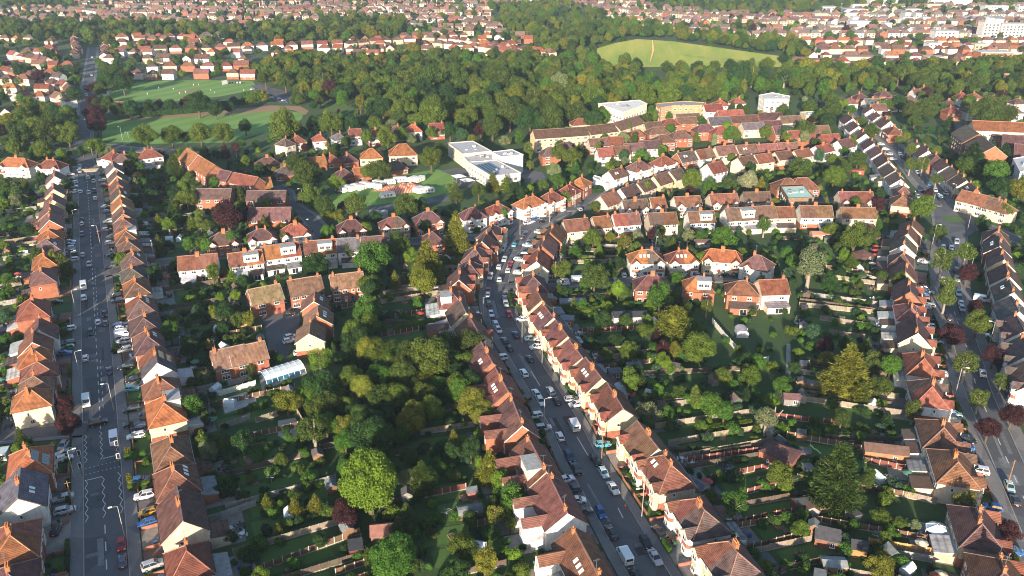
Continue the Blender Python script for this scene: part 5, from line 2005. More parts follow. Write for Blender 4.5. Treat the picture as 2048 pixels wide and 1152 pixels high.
for u, v, w_ in ((918, 362, 'nearest the climbing frame'), (935, 370, 'nearest the school wing')):
    p = g(u, v); rt = thing('shade_canopy', 'white square shade canopy on the playground, ' + w_, 'canopy', tuple(p), .5, 'playground canopies')
    for sx_ in (-2.6, 2.6):
        for sy_ in (-2.6, 2.6): link('post', MB().tube((sx_, sy_, 0), (sx_, sy_, 2.6), .07, .07, 6).mesh('post', 'steel'), rt)
    mb = MB()
    for a, b_ in (((-3, -3), (3, -3)), ((3, -3), (3, 3)), ((3, 3), (-3, 3)), ((-3, 3), (-3, -3))): mb.poly([(*a, 2.6), (*b_, 2.6), (0, 0, 3.6)]); 
    link('canvas', mb.mesh('canvas', 'white_upvc'), rt)
def heap(u, v, rx, ry, h, label, seed, rz=0):
    rs = random.Random(seed); p = g(u, v); n = 14; mb = MB(); V = {}
    for i in range(n + 1):
        for j in range(n + 1):
            x_, y_ = -1 + 2 * i / n, -1 + 2 * j / n; d = max(0, 1 - (x_ * x_ + y_ * y_))
            V[i, j] = (x_ * rx, y_ * ry, .08 + h * d ** .8 * (.55 + .6 * rs.random()))
    for i in range(n):
        for j in range(n): mb.poly([V[i, j], V[i + 1, j], V[i + 1, j + 1], V[i, j + 1]])
    thing('circus_tent', label, 'tent', tuple(p), rz, 'big top canvas', mb.mesh('circus_tent', 'striped_canvas'))
heap(812, 378, 8, 7, 2.6, 'collapsed red and cream striped circus tent half raised', 1, .3)
heap(782, 377, 8, 5, .7, 'red and cream striped canvas spread flat on the field', 2)
# caravans and lorries on the field
def caravan_mesh(L, W_, H_):
    mb = MB(); prof = [(-L / 2, .5), (-L / 2 - .15, 1.3), (-L / 2 + .35, H_ - .1), (-L / 2 + .8, H_), (L / 2 - .7, H_), (L / 2 - .2, H_ - .15), (L / 2 + .1, 1.3), (L / 2 - .1, .5)]
    mb.loft([[(x_, -W_ / 2, z_) for x_, z_ in prof], [(x_, W_ / 2, z_) for x_, z_ in prof]])
    return mb.mesh('body', 'tint')
VANB = [caravan_mesh(6, 2.3, 2.7), caravan_mesh(7.2, 2.4, 3.0)]
WHEEL = MB()
WHEEL.tube((0, -.11, 0), (0, .11, 0), .33, .33, 12); WHEEL.tube((0, -.125, 0), (0, .125, 0), .2, .2, 10, 1)
WHEEL = WHEEL.mesh('wheel', 'rubber', 'steel')
for i, (x_, y_, a) in enumerate(((275, 320, -35), (355, 305, -35), (405, 295, -30), (475, 290, -35), (540, 275, -30), (590, 263, -25), (745, 232, -30), (710, 275, -40), (890, 220, 10), (1025, 195, 15), (1185, 185, 60), (1270, 190, 60), (1260, 315, 50), (1320, 330, 40), (1390, 330, 20), (865, 393, 25))):
    p = g(640 + x_ / 6.4, 330 + y_ / 6.4, 1.2)
    rt = thing('caravan', 'white touring caravan parked on the circus field', 'caravan', (p.x, p.y, 0), R(a), 'caravans on the field')
    link('body', VANB[i % 2], rt, col=vary((.72, .72, .7), .06))
    for sx_ in (-.6, .6):
        for sy_ in (-1, 1): link('wheel', WHEEL, rt, (sx_ * (1 + i % 2), sy_ * 1.0, .33))
    for sx_ in (-1.5, 0, 1.5):
        link('window', WIN['s'], rt, (sx_, -1.24, 1.75)); 
    link('door', DOOR, rt, (2.3, -1.25, .45), 0, (.5, .5, .5))
# ------------------------------------------------------------------ cars
def ringc(x, hw, z0, z1, c=.12):
    return [(x, -hw, z0), (x, hw, z0), (x, hw, z1 - c), (x, hw - c, z1), (x, -hw + c, z1), (x, -hw, z1 - c)]
CART = {
 'hatch': (2.0, .87, [(-2.0, .72, .42, .82), (-1.92, .84, .28, .98), (-1.0, .88, .22, 1.0), (.75, .88, .22, .98), (1.6, .85, .24, .86), (1.95, .74, .34, .70)], (-1.88, 1.0, -1.45, .15, 1.46)),
 'saloon': (2.3, .9, [(-2.3, .74, .42, .84), (-2.2, .86, .28, .96), (-1.2, .9, .22, .98), (.8, .9, .22, .97), (1.85, .87, .24, .85), (2.25, .75, .34, .70)], (-1.75, 1.05, -.95, .2, 1.42)),
 'estate': (2.3, .9, [(-2.3, .76, .42, .9), (-2.22, .87, .28, 1.0), (-1.2, .9, .22, 1.0), (.8, .9, .22, .98), (1.85, .87, .24, .86), (2.25, .75, .34, .70)], (-2.18, 1.05, -1.8, .2, 1.46)),
 'suv': (2.3, .94, [(-2.25, .8, .5, 1.0), (-2.18, .92, .36, 1.12), (-1.2, .94, .3, 1.14), (.85, .94, .3, 1.12), (1.9, .9, .32, 1.02), (2.25, .8, .42, .85)], (-2.12, 1.1, -1.75, .3, 1.72)),
}
def car_parts(kind):
    L, hw, st, (b0, b1, t0, t1, zt) = CART[kind]
    zb = st[2][3] - .04
    body = MB().loft([ringc(*q) for q in st])
    glass = MB().loft([[(b0, -hw + .08, zb), (b1, -hw + .08, zb), (b1, hw - .08, zb), (b0, hw - .08, zb)], [(t0, -hw + .24, zt), (t1, -hw + .24, zt), (t1, hw - .24, zt), (t0, hw - .24, zt)]])
    roof = MB().loft([[(t0 - .06, -hw + .22, zt - .03), (t1 + .06, -hw + .22, zt - .03), (t1 + .06, hw - .22, zt - .03), (t0 - .06, hw - .22, zt - .03)], [(t0 + .1, -hw + .32, zt + .06), (t1 - .1, -hw + .32, zt + .06), (t1 - .1, hw - .32, zt + .06), (t0 + .1, hw - .32, zt + .06)]])
    for sx_ in (-1, 1):                                        # pillars
        for (xa, xb) in ((b0, t0), (b1, t1), ((b0 + b1) / 2, (t0 + t1) / 2)):
            roof.tube((xa, sx_ * (hw - .07), zb), (xb, sx_ * (hw - .23), zt), .05, .045, 4)
    whole = MB()
    for src, mi in ((body, 0), (roof, 0), (glass, 1)):
        n = len(whole.v); whole.v += src.v; whole.f += [tuple(k + n for k in f) for f in src.f]; whole.m += [mi] * len(src.f)
    for sx_ in (-.62 * L, .63 * L):
        for sy_ in (-1, 1): whole.tube((sx_, sy_ * (hw - .2), .32), (sx_, sy_ * (hw + .02), .32), .32, .32, 8, 2)
    return body.mesh('body', 'paint'), glass.mesh('glasshouse', 'window_glass'), roof.mesh('roof_panel', 'paint'), whole.mesh('car', 'paint', 'window_glass', 'rubber')
CARP = {k: car_parts(k) for k in CART}
def van_parts():
    body = MB(); prof = [(-2.5, .35), (-2.55, 2.1), (-2.4, 2.25), (1.0, 2.25), (1.35, 2.15), (1.95, 1.2), (2.5, 1.0), (2.55, .4)]
    body.loft([[(x_, -.98, z_) for x_, z_ in prof], [(x_, .98, z_) for x_, z_ in prof]])
    gl = MB(); gl.poly([(1.40, -.85, 2.08), (1.40, .85, 2.08), (1.93, .85, 1.27), (1.93, -.85, 1.27)])
    for sy_ in (-1, 1): gl.poly([(.4, sy_ * .99, 1.35), (1.6, sy_ * .99, 1.35), (1.3, sy_ * .99, 1.95), (.4, sy_ * .99, 1.95)])
    gl.poly([(-2.545, -.7, 1.35), (-2.545, .7, 1.35), (-2.553, .7, 1.95), (-2.553, -.7, 1.95)])
    return body.mesh('body', 'paint'), gl.mesh('glasshouse', 'window_glass')
VANP = van_parts()
HEADL = MB().box(-.05, .05, -.17, .17, -.08, .08).mesh('headlight', 'lamp_white')
TAILL = MB().box(-.05, .05, -.13, .13, -.1, .1).mesh('tail_light', 'red_lens')
PLATE = MB().box(-.02, .02, -.26, .26, -.06, .06).mesh('number_plate', 'lamp_white')
CARC = {'w': (.72, .72, .72), 's': (.42, .44, .46), 'k': (.012, .012, .014), 'n': (.02, .035, .09), 'b': (.03, .12, .36), 'r': (.32, .015, .02), 'g': (.06, .07, .08), 'c': (.08, .38, .5), 'y': (.62, .34, .02), 'e': (.05, .22, .14), 'l': (.4, .55, .62), 'm': (.3, .02, .08)}
CARW = {'w': 'white', 's': 'silver', 'k': 'black', 'n': 'navy', 'b': 'blue', 'r': 'red', 'g': 'dark grey', 'c': 'turquoise', 'y': 'yellow', 'e': 'green', 'l': 'pale blue', 'm': 'maroon'}
RNAME = {'LR': 'straight road', 'CR': 'curving street', 'RR': 'avenue', 'SR': 'ball-tree street', 'XR': 'side road', 'TR': 'cross road', 'BR': 'beech road', 'GR': 'lane', 'BL': 'side lane', 'HR': 'hillside street', 'UR': 'upper hillside street', 'OR': 'side road'}
def car(u, v, col, kind=None, ang=None, note=None):
    z = .7 if kind != 'van' else 1.1
    p = g(u, v, z)
    e, qx, qy, a, k = near_road(p.x, p.y)
    P, hw, pv = ROADS[k]
    rnd = random.Random(int(u * 7 + v * 13))
    kind = kind or rnd.choice(['hatch', 'hatch', 'hatch', 'saloon', 'estate', 'suv'])
    if e < hw + 1.2:
        z0_ = .15 if k not in ('LR', 'CR', 'RR') else .03
        where = ('parked at the kerb of the ' if e > 1.9 else 'driving along the ') + RNAME[k]
        if e > 1.9:                                       # sit at the kerb
            off = hw - 1.05; dx, dy = (p.x - qx) / e, (p.y - qy) / e; p = Vector((qx + dx * off, qy + dy * off, 0))
        an = a + (math.pi if rnd.random() < .5 else 0) + R(rnd.uniform(-2, 2))
    else:
        z0_ = .1; an = a + math.pi / 2 * rnd.choice((-1, 1)) + R(rnd.uniform(-8, 8)); where = 'on a driveway off the ' + RNAME[k]
    if ang is not None: an = R(ang)
    if note: where = note
    noun = {'hatch': 'hatchback', 'saloon': 'saloon car', 'estate': 'estate car', 'suv': 'SUV', 'van': 'van'}[kind]
    lb = '%s %s %s, by %s' % (CARW[col], noun, where, place(p.x, p.y))
    s = ppm(p.x, p.y); c = vary(CARC[col], .1, rnd)
    nm = 'van' if kind == 'van' else 'car'
    grp = 'cars by ' + place(p.x, p.y)
    mark_disc(p.x, p.y, 2.6, 5)
    if s < 4.3 and kind != 'van':
        thing(nm, lb, 'car', (p.x, p.y, z0_), an, grp, CARP[kind][3], None, c); return
    rt = thing(nm, lb, nm, (p.x, p.y, z0_), an, grp)
    if kind == 'van':
        link('body', VANP[0], rt, col=c); link('glasshouse', VANP[1], rt)
        L, hw2, zf, zr = 2.5, .98, .85, 1.0
    else:
        L, hw2 = CART[kind][0], CART[kind][1]; zf, zr = CART[kind][2][4][3] - .2, CART[kind][2][1][3] - .2
        link('body', CARP[kind][0], rt, col=c); link('glasshouse', CARP[kind][1], rt); link('roof_panel', CARP[kind][2], rt, col=c)
    for sx_ in (-.62 * L, .63 * L):
        for sy_ in (-1, 1): link('wheel', WHEEL, rt, (sx_, sy_ * (hw2 - .08), .33))
    for sy_ in (-1, 1):
        link('headlight', HEADL, rt, (L * .955, sy_ * .58, zf)); link('tail_light', TAILL, rt, (-L * .99, sy_ * .62, zr))
    link('number_plate', PLATE, rt, (-L * 1.0, 0, .6))
CARS = '''231 875 w van;251 1086 r hatch;254 1119 n hatch;281 959 b hatch;289 991 w suv;295 1024 y hatch;294 1045 b hatch;306 1130 s suv;272 871 w estate;126 891 s hatch;130 905 s saloon;129 916 w hatch;126 995 s saloon;130 1020 s estate;10 906 w van
165 595 w;196 643 w;181 664 k;212 645 g;214 627 k;170 715 w;220 740 n;166 802 w van;240 649 b;243 656 w;246 667 w van;247 683 s;250 700 s;252 733 k estate;264 818 k estate;266 848 k suv;235 601 g;232 593 k;137 657 w;135 686 g;135 695 e;130 706 b;113 604 k
176 355 s;177 385 s;160 333 w;160 342 s;161 383 w;162 447 w;162 438 k;162 468 g;163 509 s;178 528 s;164 571 w van;186 338 g;187 352 k;189 362 s;189 382 k;187 396 w;197 465 r;212 413 s;215 423 b;217 443 w;214 459 s;222 473 g;222 485 w;205 348 g;205 360 s;210 370 r;224 509 k;226 528 g;141 348 w;142 358 k;147 365 w;146 373 w;149 383 w;140 483 w;138 489 b;139 497 s;141 503 s;144 510 g;145 519 w;297 530 s
1111 873 w;1135 914 n suv;1144 938 k;1131 958 w;1146 979 g;1155 1000 w;1166 1024 g;1196 1025 b;1220 1064 k;1248 1109 w van;1270 1149 k;1206 888 c;1190 920 k;1205 945 l;1224 976 w saloon;1290 1084 k;1310 1114 s saloon
1040 746 w;1059 787 w;1071 803 w;1068 831 w;1086 856 s;1031 668 n;1059 717 k;1101 781 s estate;1113 801 k;1148 848 w van;1043 638 w;1063 677 l;1073 693 w;1143 798 s;1153 808 w;1046 798 k
974 581 r;974 588 w;976 606 g;977 627 w;986 648 s;989 660 w;1001 682 k;1008 697 k;1009 596 g;1009 607 s;1014 628 r;1001 716 w
1014 508 k;1009 518 w;998 533 w;1021 540 w;984 553 w;999 558 w;1002 495 w van;968 520 k;1029 489 c;1045 473 g;1078 464 w;1064 482 g;1056 490 l;1046 507 k;1039 519 w;1030 529 r;1038 545 w
1104 432 g;1104 417 k;1114 414 n;1160 407 g;1160 419 w;1125 562 w;1156 559 w van;1130 570 w;1248 550 w;1388 547 s;1446 549 k;1213 372 k;1224 368 k
1888 494 w;1903 494 w;1916 483 s;1880 393 l;1882 398 k;1871 380 w;1857 368 b;1846 383 k;1836 393 s;1835 344 w;1800 308 s;1786 318 w;1778 308 s;1771 298 w;1807 315 k;1896 387 w;1916 540 k;1918 558 s;1881 557 w;1847 524 w;1762 288 w;1745 268 y
1921 586 l;1925 605 w;1928 617 s;1898 635 k;1963 597 w van;1856 611 w;1855 583 s;1858 652 w;1882 747 w;1971 746 w saloon;1908 828 l;1986 671 w saloon;2006 728 b;1871 683 g
1958 941 w suv;2008 971 l;2022 999 k;1986 1014 b;2026 1101 b;1933 879 k
183 150 w;184 115 s;183 135 g;173 190 w;176 172 w'''
for it in CARS.replace('\n', ';').split(';'):
    f = it.split(); car(float(f[0]), float(f[1]), f[2], f[3] if len(f) > 3 else None)
car(196, 845, 'k', 'suv', 28, 'turning across the straight road')
car(264, 777, 'c', 'hatch', 10, 'on the pale paved driveway')
car(112, 1059, 'k', 'hatch', 100, 'on the gravel forecourt')
car(1320, 1064, 'k', 'saloon', 118, 'parked before the white hipped semi')
car(1474, 550, 'k', 'suv', 25, 'on the side road corner')
for u, v, c, a in ((578, 628, 'k', 10), (566, 610, 'b', 75), (553, 617, 'g', 80), (581, 673, 'w', 30), (578, 681, 'w', 30), (537, 701, 'r', 120), (528, 712, 'w', 130), (662, 595, 'w', 75), (690, 594, 'k', 15), (600, 705, 'w', 20)):
    car(u, v, c, 'hatch', a, 'in the brick courtyard')
for u, v, c in ((1050, 444, 'w'), (1059, 442, 'w'), (1068, 438, 'b'), (1085, 442, 'k')): car(u, v, c, 'hatch', 25, 'on the street-corner forecourt')
car(573, 404, 's', 'hatch', 100, 'on the lane by the field')
car(680, 300 / 6.4 + 331, 'w', 'suv', 20, 'on the circus field')
for i, u in enumerate((452, 458, 464, 470, 476, 482)): car(u, 165, 'wskgsw'[i], 'hatch', 80, 'in a line beside the playing field')
for i in range(9): car(505 + i * 9, 178 + i * 3.2, 'wsgwkswsb'[i], 'hatch', 60, 'in the pavilion car park')
pxsheet('car_park', '500 172 520 168 600 192 598 204 560 206 520 186', 'asphalt_old', None, .09)
# ------------------------------------------------------------------ street lamps, poles, signals
mb = MB(); mb.tube((0, 0, 0), (0, 0, 1.2), .12, .11, 8); mb.tube((0, 0, 1.2), (0, 0, 8.2), .085, .06, 7); mb.tube((0, 0, 8.2), (1.2, 0, 8.45), .05, .045, 6)
LPOST = mb.mesh('post', 'concrete')
LHEAD = MB().box(1.0, 1.8, -.17, .17, 8.4, 8.55).mesh('lamp_head', 'lamp_white')
for u, v in pairs('150 961 228 821 153 626 250 1076 161 755 152 458 201 490 150 545 188 325 193 312 1283 1039 1088 853 1084 731 1044 686 967 641 967 568 1003 495 1911 788 1865 488 1935 460 1953 462 1941 542 1978 693 1863 423 1906 403 1825 420 1079 445 1099 445 1040 470 606 412 1150 415 1746 262 1798 287 180 265 260 292 245 280 1264 358 1310 512 309 520 612 478'):
    p = g(u, v); e, qx, qy, a, k = near_road(p.x, p.y)
    rt = thing('street_lamp', 'tall grey street lamp beside the %s, by %s' % (RNAME[k], place(p.x, p.y)), 'street lamp', (p.x, p.y, .12), math.atan2(qy - p.y, qx - p.x), 'street lamps')
    link('post', LPOST, rt); link('lamp_head', LHEAD, rt)
POLE = MB(); POLE.tube((0, 0, 0), (0, 0, 8.5), .15, .1, 7); POLE.box(-.6, .6, -.05, .05, 7.9, 8.0); POLE = POLE.mesh('telegraph_pole', 'tint')
for u, v in ((1203, 921), (2012, 981), (150, 1025), (1110, 566)):
    p = g(u, v); thing('telegraph_pole', 'brown wooden telegraph pole by ' + place(p.x, p.y), 'pole', (p.x, p.y, .1), .4, 'telegraph poles', POLE, None, (.22, .13, .06))
for u, v in ((237, 908), (241, 934), (163, 927), (165, 953)):
    p = g(u, v); rt = thing('traffic_signal', 'black traffic signal with white-edged board at the crossing', 'traffic signal', (p.x, p.y, .13), .45, 'crossing signals')
    link('pole', MB().tube((0, 0, 0), (0, 0, 3.0), .06, .06, 6).mesh('pole', 'black_metal'), rt)
    link('board', MB().box(-.4, .4, -.03, .03, 2.3, 3.8).mesh('board', 'lamp_white'), rt)
    link('signal_head', MB().box(-.28, .28, -.14, .14, 2.42, 3.68).mesh('signal_head', 'black_metal'), rt)
# ------------------------------------------------------------------ plots of the near houses: drives, lawns, hedges, walls, patios
rp = random.Random(11)
HEDGE = []
for s_ in (31, 32):
    rs = np.random.RandomState(s_); n = 900
    P = rs.uniform(-1, 1, (n, 3)) * np.array([.5, .5, .5]); ax_ = rs.choice([1, 1, 2, 2, 0], n); sg = np.where(rs.rand(n) < .5, -1, 1)
    Nn = np.zeros((n, 3)); Nn[np.arange(n), ax_] = sg; P[np.arange(n), ax_] = .5 * sg; P[:, 2] = np.abs(P[:, 2]) * 2 - .5 + (ax_ == 2) * 0
    P[ax_ == 2, 2] = .5
    P += rs.normal(0, .03, (n, 3))
    V, F = leaves(rs, P, Nn + np.array([0, 0, .3]), .06, .6)
    V[:, 0] = np.clip(V[:, 0], -.56, .56)
    me = bpy.data.meshes.new('hedge'); n0 = len(V); bx = MB().box(-.47, .47, -.42, .42, -.5, .45)
    me.from_pydata(V.tolist() + bx.v, [], F.tolist() + [tuple(k + n0 for k in f) for f in bx.f]); me.materials.append(MAT['foliage']); HEDGE.append(me)
def hedge(x, y, a, L, h, col, w=1.1, label=None):
    pl = place(x, y)
    thing('hedge', label or '%s clipped hedge near %s' % (TREEW[col], pl), 'hedge', (x, y, h / 2), a, 'hedges near ' + pl, HEDGE[rp.randrange(2)], (L, w, h), vary(TREEC[col], .15, rp))
for u, v, L, col, a in ((257, 912, 3.4, 'yel', 118), (271, 915, 4.5, 'green', 25), (260, 964, 3, 'yel', 118), (279, 976, 4.5, 'olive', 25), (1290, 735 - 90, 0, 'green', 0)):
    if L: p = g(u, v); hedge(p.x, p.y, R(a), L, 1.5, col, 1.1, '%s box hedge beside the crossing forecourts' % TREEW[col])
for u0, v0, u1, v1, col, h, w in ((760, 668, 870, 642, 'green', 1.6, 1.6), (1120, 620, 1160, 615, 'green', 2, 2), (1135, 632, 1205, 626, 'olive', 2.2, 2.2), (1172, 702, 1235, 698, 'dk', 1.8, 2), (430, 905, 530, 880, 'green', 1.2, 1.6), (40, 405, 72, 402, 'green', 2, 2), (292, 516, 330, 512, 'dk', 2, 1.4), (430, 213, 500, 207, 'dk', 3, 3), (280, 234, 425, 222, 'dk', 4, 5), (1170, 385, 1202, 382, 'dk', 2.2, 5), (1270, 850, 1275, 800, 'lime', 1.2, 1.4), (1395, 865, 1500, 850, 'olive', 1.4, 1.4)):
    p, q = g(u0, v0), g(u1, v1); d = q - p; n = max(1, int(d.length / 6))
    if d.length < 3: continue
    for i in range(n):
        m_ = p + d * ((i + .5) / n); hedge(m_.x, m_.y, math.atan2(d.y, d.x), d.length / n * 1.02, h, col, w)
DRIVEC = [(.2, .125, .105), (.2, .195, .19), (.34, .31, .27), (.15, .15, .155), (.25, .18, .15), (.38, .35, .3), (.3, .29, .28)]
def to_world(H, lx, ly):
    c_, s_ = math.cos(H['a']), math.sin(H['a'])
    return H['x'] + lx * c_ - ly * s_, H['y'] + lx * s_ + ly * c_
SHRUBS = []                                                  # (x, y, r, col)
def shrub(x, y, r, col): SHRUBS.append((x, y, r, col))
SCOL = ['dk', 'dk', 'green', 'green', 'olive', 'dkol', 'dk', 'lime', 'blue', 'green', 'green']
for H in HOUSES:
    if H['s'] < 3.6 or not H.get('garden'): continue
    hl, hd = H['L'] / 2, H['D'] / 2
    e, qx, qy, a_, k = near_road(H['x'], H['y'])
    edge = ROADS[k][1] + ROADS[k][2]
    fr = e - hd - edge - .3                                   # depth of the front plot
    if fr > 1.2:
        n = 2 if hl > 5 else 1
        for i in range(n):
            x0 = -hl + 2 * hl * i / n - (.8 if i == 0 else 0); x1 = -hl + 2 * hl * (i + 1) / n + (.8 if i == n - 1 else 0)
            lawn = rp.random() < .38
            pts = [to_world(H, x0 + .1, -hd), to_world(H, x1 - .1, -hd), to_world(H, x1 - .1, -hd - fr), to_world(H, x0 + .1, -hd - fr)]
            if lawn: sheet('front_lawn', pts, 'lawn_grass', val=None)
            else: sheet('driveway', pts, 'drive', vary(rp.choice(DRIVEC), .15, rp), val=6)
            # low wall on the pavement edge and between plots
            if H['s'] > 4.6:
                cx_, cy_ = to_world(H, x0, -hd - fr * .5)
                if rp.random() < .75:
                    pl = place(cx_, cy_)
                    thing('boundary_wall', 'low brick wall between front plots near ' + pl, 'wall', (cx_, cy_, 0), H['a'] + math.pi / 2, 'front boundary walls', MB().box(-fr * .46, fr * .46, -.11, .11, 0, .85).mesh('boundary_wall', 'wall_brick'), None, vary((.32, .14, .09), .2, rp))
                if lawn or rp.random() < .4:
                    w_ = (x1 - x0) * (.9 if lawn else .45); cx_, cy_ = to_world(H, x0 + w_ / 2 + .3, -hd - fr + .25)
                    pl = place(cx_, cy_)
                    if rp.random() < .6: thing('boundary_wall', 'low brick front wall along pavement near ' + pl, 'wall', (cx_, cy_, 0), H['a'], 'front boundary walls', MB().box(-w_ / 2, w_ / 2, -.12, .12, 0, .9).mesh('boundary_wall', 'wall_brick'), None, vary((.34, .15, .09), .2, rp))
                    else: hedge(cx_, cy_, H['a'], w_, rp.uniform(.9, 1.5), rp.choice(['green', 'dk', 'lime', 'olive']), .8)
            if lawn:
                for _ in range(3):
                    wx, wy = to_world(H, rp.uniform(x0, x1), -hd - rp.uniform(.6, fr - .4)); shrub(wx, wy, rp.uniform(.5, 1.1), rp.choice(SCOL))
            elif rp.random() < .75 and H['s'] > 3.9 and fr > 4.6:
                wx, wy = to_world(H, (x0 + x1) / 2 + rp.uniform(-.8, .8), -hd - fr * .5 - .2)
                if occ(wx, wy) not in (5,):
                    q = proj(wx, wy, .7); car(q[0], q[1], rp.choice('wwssgknbkrl'), None, math.degrees(H['a']) + 90 * rp.choice((-1, 1)) + rp.uniform(-6, 6), 'on a front drive off the ' + RNAME[k])
    # rear garden: patio, lawn, side fences, beds
    G = H['garden']
    if H['s'] < 4.4: G = min(G, 16)
    ext = hd + (3.5 if 'X' in H['flags'] else 0)
    while G > 6 and any(occ(*to_world(H, lx, ext + G - 1)) in (1, 2) for lx in (-hl * .8, 0, hl * .8)): G -= 3
    if G <= 6: continue
    n = 2 if hl > 5 else 1
    for i in range(n):
        x0 = -hl + 2 * hl * i / n; x1 = -hl + 2 * hl * (i + 1) / n
        ps = ext + rp.uniform(3, 5)
        sheet('patio', [to_world(H, x0 + .2, hd + .1), to_world(H, x1 - .2, hd + .1), to_world(H, x1 - .2, ps), to_world(H, x0 + .2, ps)], 'drive', vary(rp.choice([(.2, .19, .18), (.28, .25, .22), (.15, .14, .14), (.33, .3, .27)]), .15, rp))
        ls, le = ps + rp.uniform(0, 2), ext + G * rp.uniform(.6, .97)
        if rp.random() < .82 and le - ls > 4:
            sheet('lawn', [to_world(H, x0 + .7, ls), to_world(H, x1 - .7, ls), to_world(H, x1 - .7, le), to_world(H, x0 + .7, le)], 'lawn_grass', val=7 if rp.random() < .55 else None)
        if rp.random() < .45 and H['s'] > 4.2:
            wx, wy = to_world(H, (x0 + x1) / 2 + rp.uniform(-1, 1), ext + G - 2)
            if occ(wx, wy) not in (1, 2, 4):
                q = proj(wx, wy, 2.1)
                cw = rp.choice([('brown', (.2, .11, .06)), ('grey', (.25, .24, .22)), ('dark', (.08, .06, .05)), ('honey-coloured', (.36, .2, .08)), ('green', (.08, .12, .08))])
                shed(q[0], q[1], rp.uniform(2.2, 3.4), rp.uniform(1.8, 2.6), math.degrees(H['a']) + 180 + rp.uniform(-10, 10), rp.choice('ggf'), cw[1], vary(rp.choice([(.1, .1, .11), (.18, .19, .2), (.16, .1, .08)]), .1, rp), '%s garden shed at the end of a plot near %s' % (cw[0], place(wx, wy)))
        # side fence
        if rp.random() < (.62 if i == 0 else .3):
            e0, e1 = to_world(H, x0, ext + 1), to_world(H, x0, ext + G)
            L = math.hypot(e1[0] - e0[0], e1[1] - e0[1]); k_ = 0
            while k_ < L and occ(e0[0] + (e1[0] - e0[0]) * k_ / L, e0[1] + (e1[1] - e0[1]) * k_ / L) not in (1, 2): k_ += 1.0
            if k_ > 6:
                f_ = (k_ - 1) / L
                fence([e0, (e0[0] + (e1[0] - e0[0]) * f_, e0[1] + (e1[1] - e0[1]) * f_)], rp.choice('dddbbppcc'))
        for _ in range(int(G / 3)):
            edge_ = rp.choice((x0 + .8, x1 - .8)); wx, wy = to_world(H, edge_ + rp.uniform(-.5, .5), rp.uniform(ps, ext + G))
            if occ(wx, wy) in (0, 7): shrub(wx, wy, rp.uniform(.6, 1.7), rp.choice(SCOL))
def clutter_mesh(kind):
    mb = MB()
    if kind == 'garden_table':
        mb.tube((0, 0, .68), (0, 0, .74), .6, .6, 12); mb.tube((0, 0, 0), (0, 0, .68), .05, .05, 6)
        for i in range(4):
            a = i * 1.571 + .6; x_, y_ = math.cos(a) * .95, math.sin(a) * .95
            mb.box(x_ - .22, x_ + .22, y_ - .22, y_ + .22, .4, .46); mb.box(x_ - .22 + .1 * math.cos(a), x_ + .22 + .1 * math.cos(a), y_ - .04 + .22 * math.sin(a), y_ + .04 + .22 * math.sin(a), .46, .85); mb.box(x_ - .18, x_ + .18, y_ - .18, y_ + .18, 0, .4)
    elif kind == 'wheelie_bin':
        mb.loft([[(-.24, -.28, .05), (.24, -.28, .05), (.24, .28, .05), (-.24, .28, .05)], [(-.29, -.36, 1.0), (.29, -.36, 1.0), (.29, .36, 1.0), (-.29, .36, 1.0)]]); mb.box(-.31, .31, -.38, .4, 1.0, 1.07); mb.tube((-.25, .34, .1), (.25, .34, .1), .1, .1, 8)
    elif kind == 'raised_bed':
        for a in ((-1.2, 1.2, -.7, -.62), (-1.2, 1.2, .62, .7), (-1.2, -1.12, -.62, .62), (1.12, 1.2, -.62, .62)): mb.box(*a, 0, .4)
        mb.box(-1.12, 1.12, -.62, .62, 0, .33)
    elif kind == 'parasol':
        mb.tube((0, 0, 0), (0, 0, 2.3), .03, .03, 6)
        for i in range(8):
            a, b_ = i * .785, (i + 1) * .785; mb.poly([(1.4 * math.cos(a), 1.4 * math.sin(a), 1.95), (1.4 * math.cos(b_), 1.4 * math.sin(b_), 1.95), (0, 0, 2.5)])
    elif kind == 'greenhouse':
        mb.extrude([(-1, 0), (1, 0), (1, 1.5), (0, 2.2), (-1, 1.5)], -1.5, 1.5)
        for i in range(6):
            x_ = -1.5 + i * .6
            for y_ in (-1.02, 1.02): mb.box(x_ - .03, x_ + .03, y_ - .02, y_ + .02, 0, 1.5, 1); mb.tube((x_, y_, 1.52), (x_, 0, 2.24), .03, .03, 4, 1)
        return mb.mesh(kind, 'pale_glazing', 'white_upvc')
    elif kind == 'washing_line':
        mb.tube((0, 0, 0), (0, 0, 1.9), .03, .03, 6)
        for i in range(4):
            a = i * 1.571; mb.tube((0, 0, 1.5), (1.3 * math.cos(a), 1.3 * math.sin(a), 1.95), .02, .02, 4)
            for q in (.4, .7, 1): mb.tube((1.3 * q * math.cos(a), 1.3 * q * math.sin(a), 1.5 + .45 * q), (1.3 * q * math.cos(a + 1.571), 1.3 * q * math.sin(a + 1.571), 1.5 + .45 * q), .012, .012, 3)
    return mb.mesh(kind, 'tint')
CLUT = {k: clutter_mesh(k) for k in ('garden_table', 'wheelie_bin', 'raised_bed', 'parasol', 'greenhouse', 'washing_line')}
CLW = {'garden_table': [('white', (.7, .7, .68)), ('dark', (.06, .05, .05)), ('brown', (.2, .12, .06))], 'wheelie_bin': [('black', (.03, .03, .03)), ('green', (.03, .1, .04)), ('blue', (.03, .08, .2))], 'raised_bed': [('timber', (.2, .13, .08))], 'parasol': [('cream', (.6, .52, .4)), ('red', (.4, .06, .05)), ('green', (.08, .2, .12))], 'greenhouse': [('white-framed glass', (.6, .6, .6))], 'washing_line': [('grey rotary', (.5, .5, .5))]}
rc_ = random.Random(21)
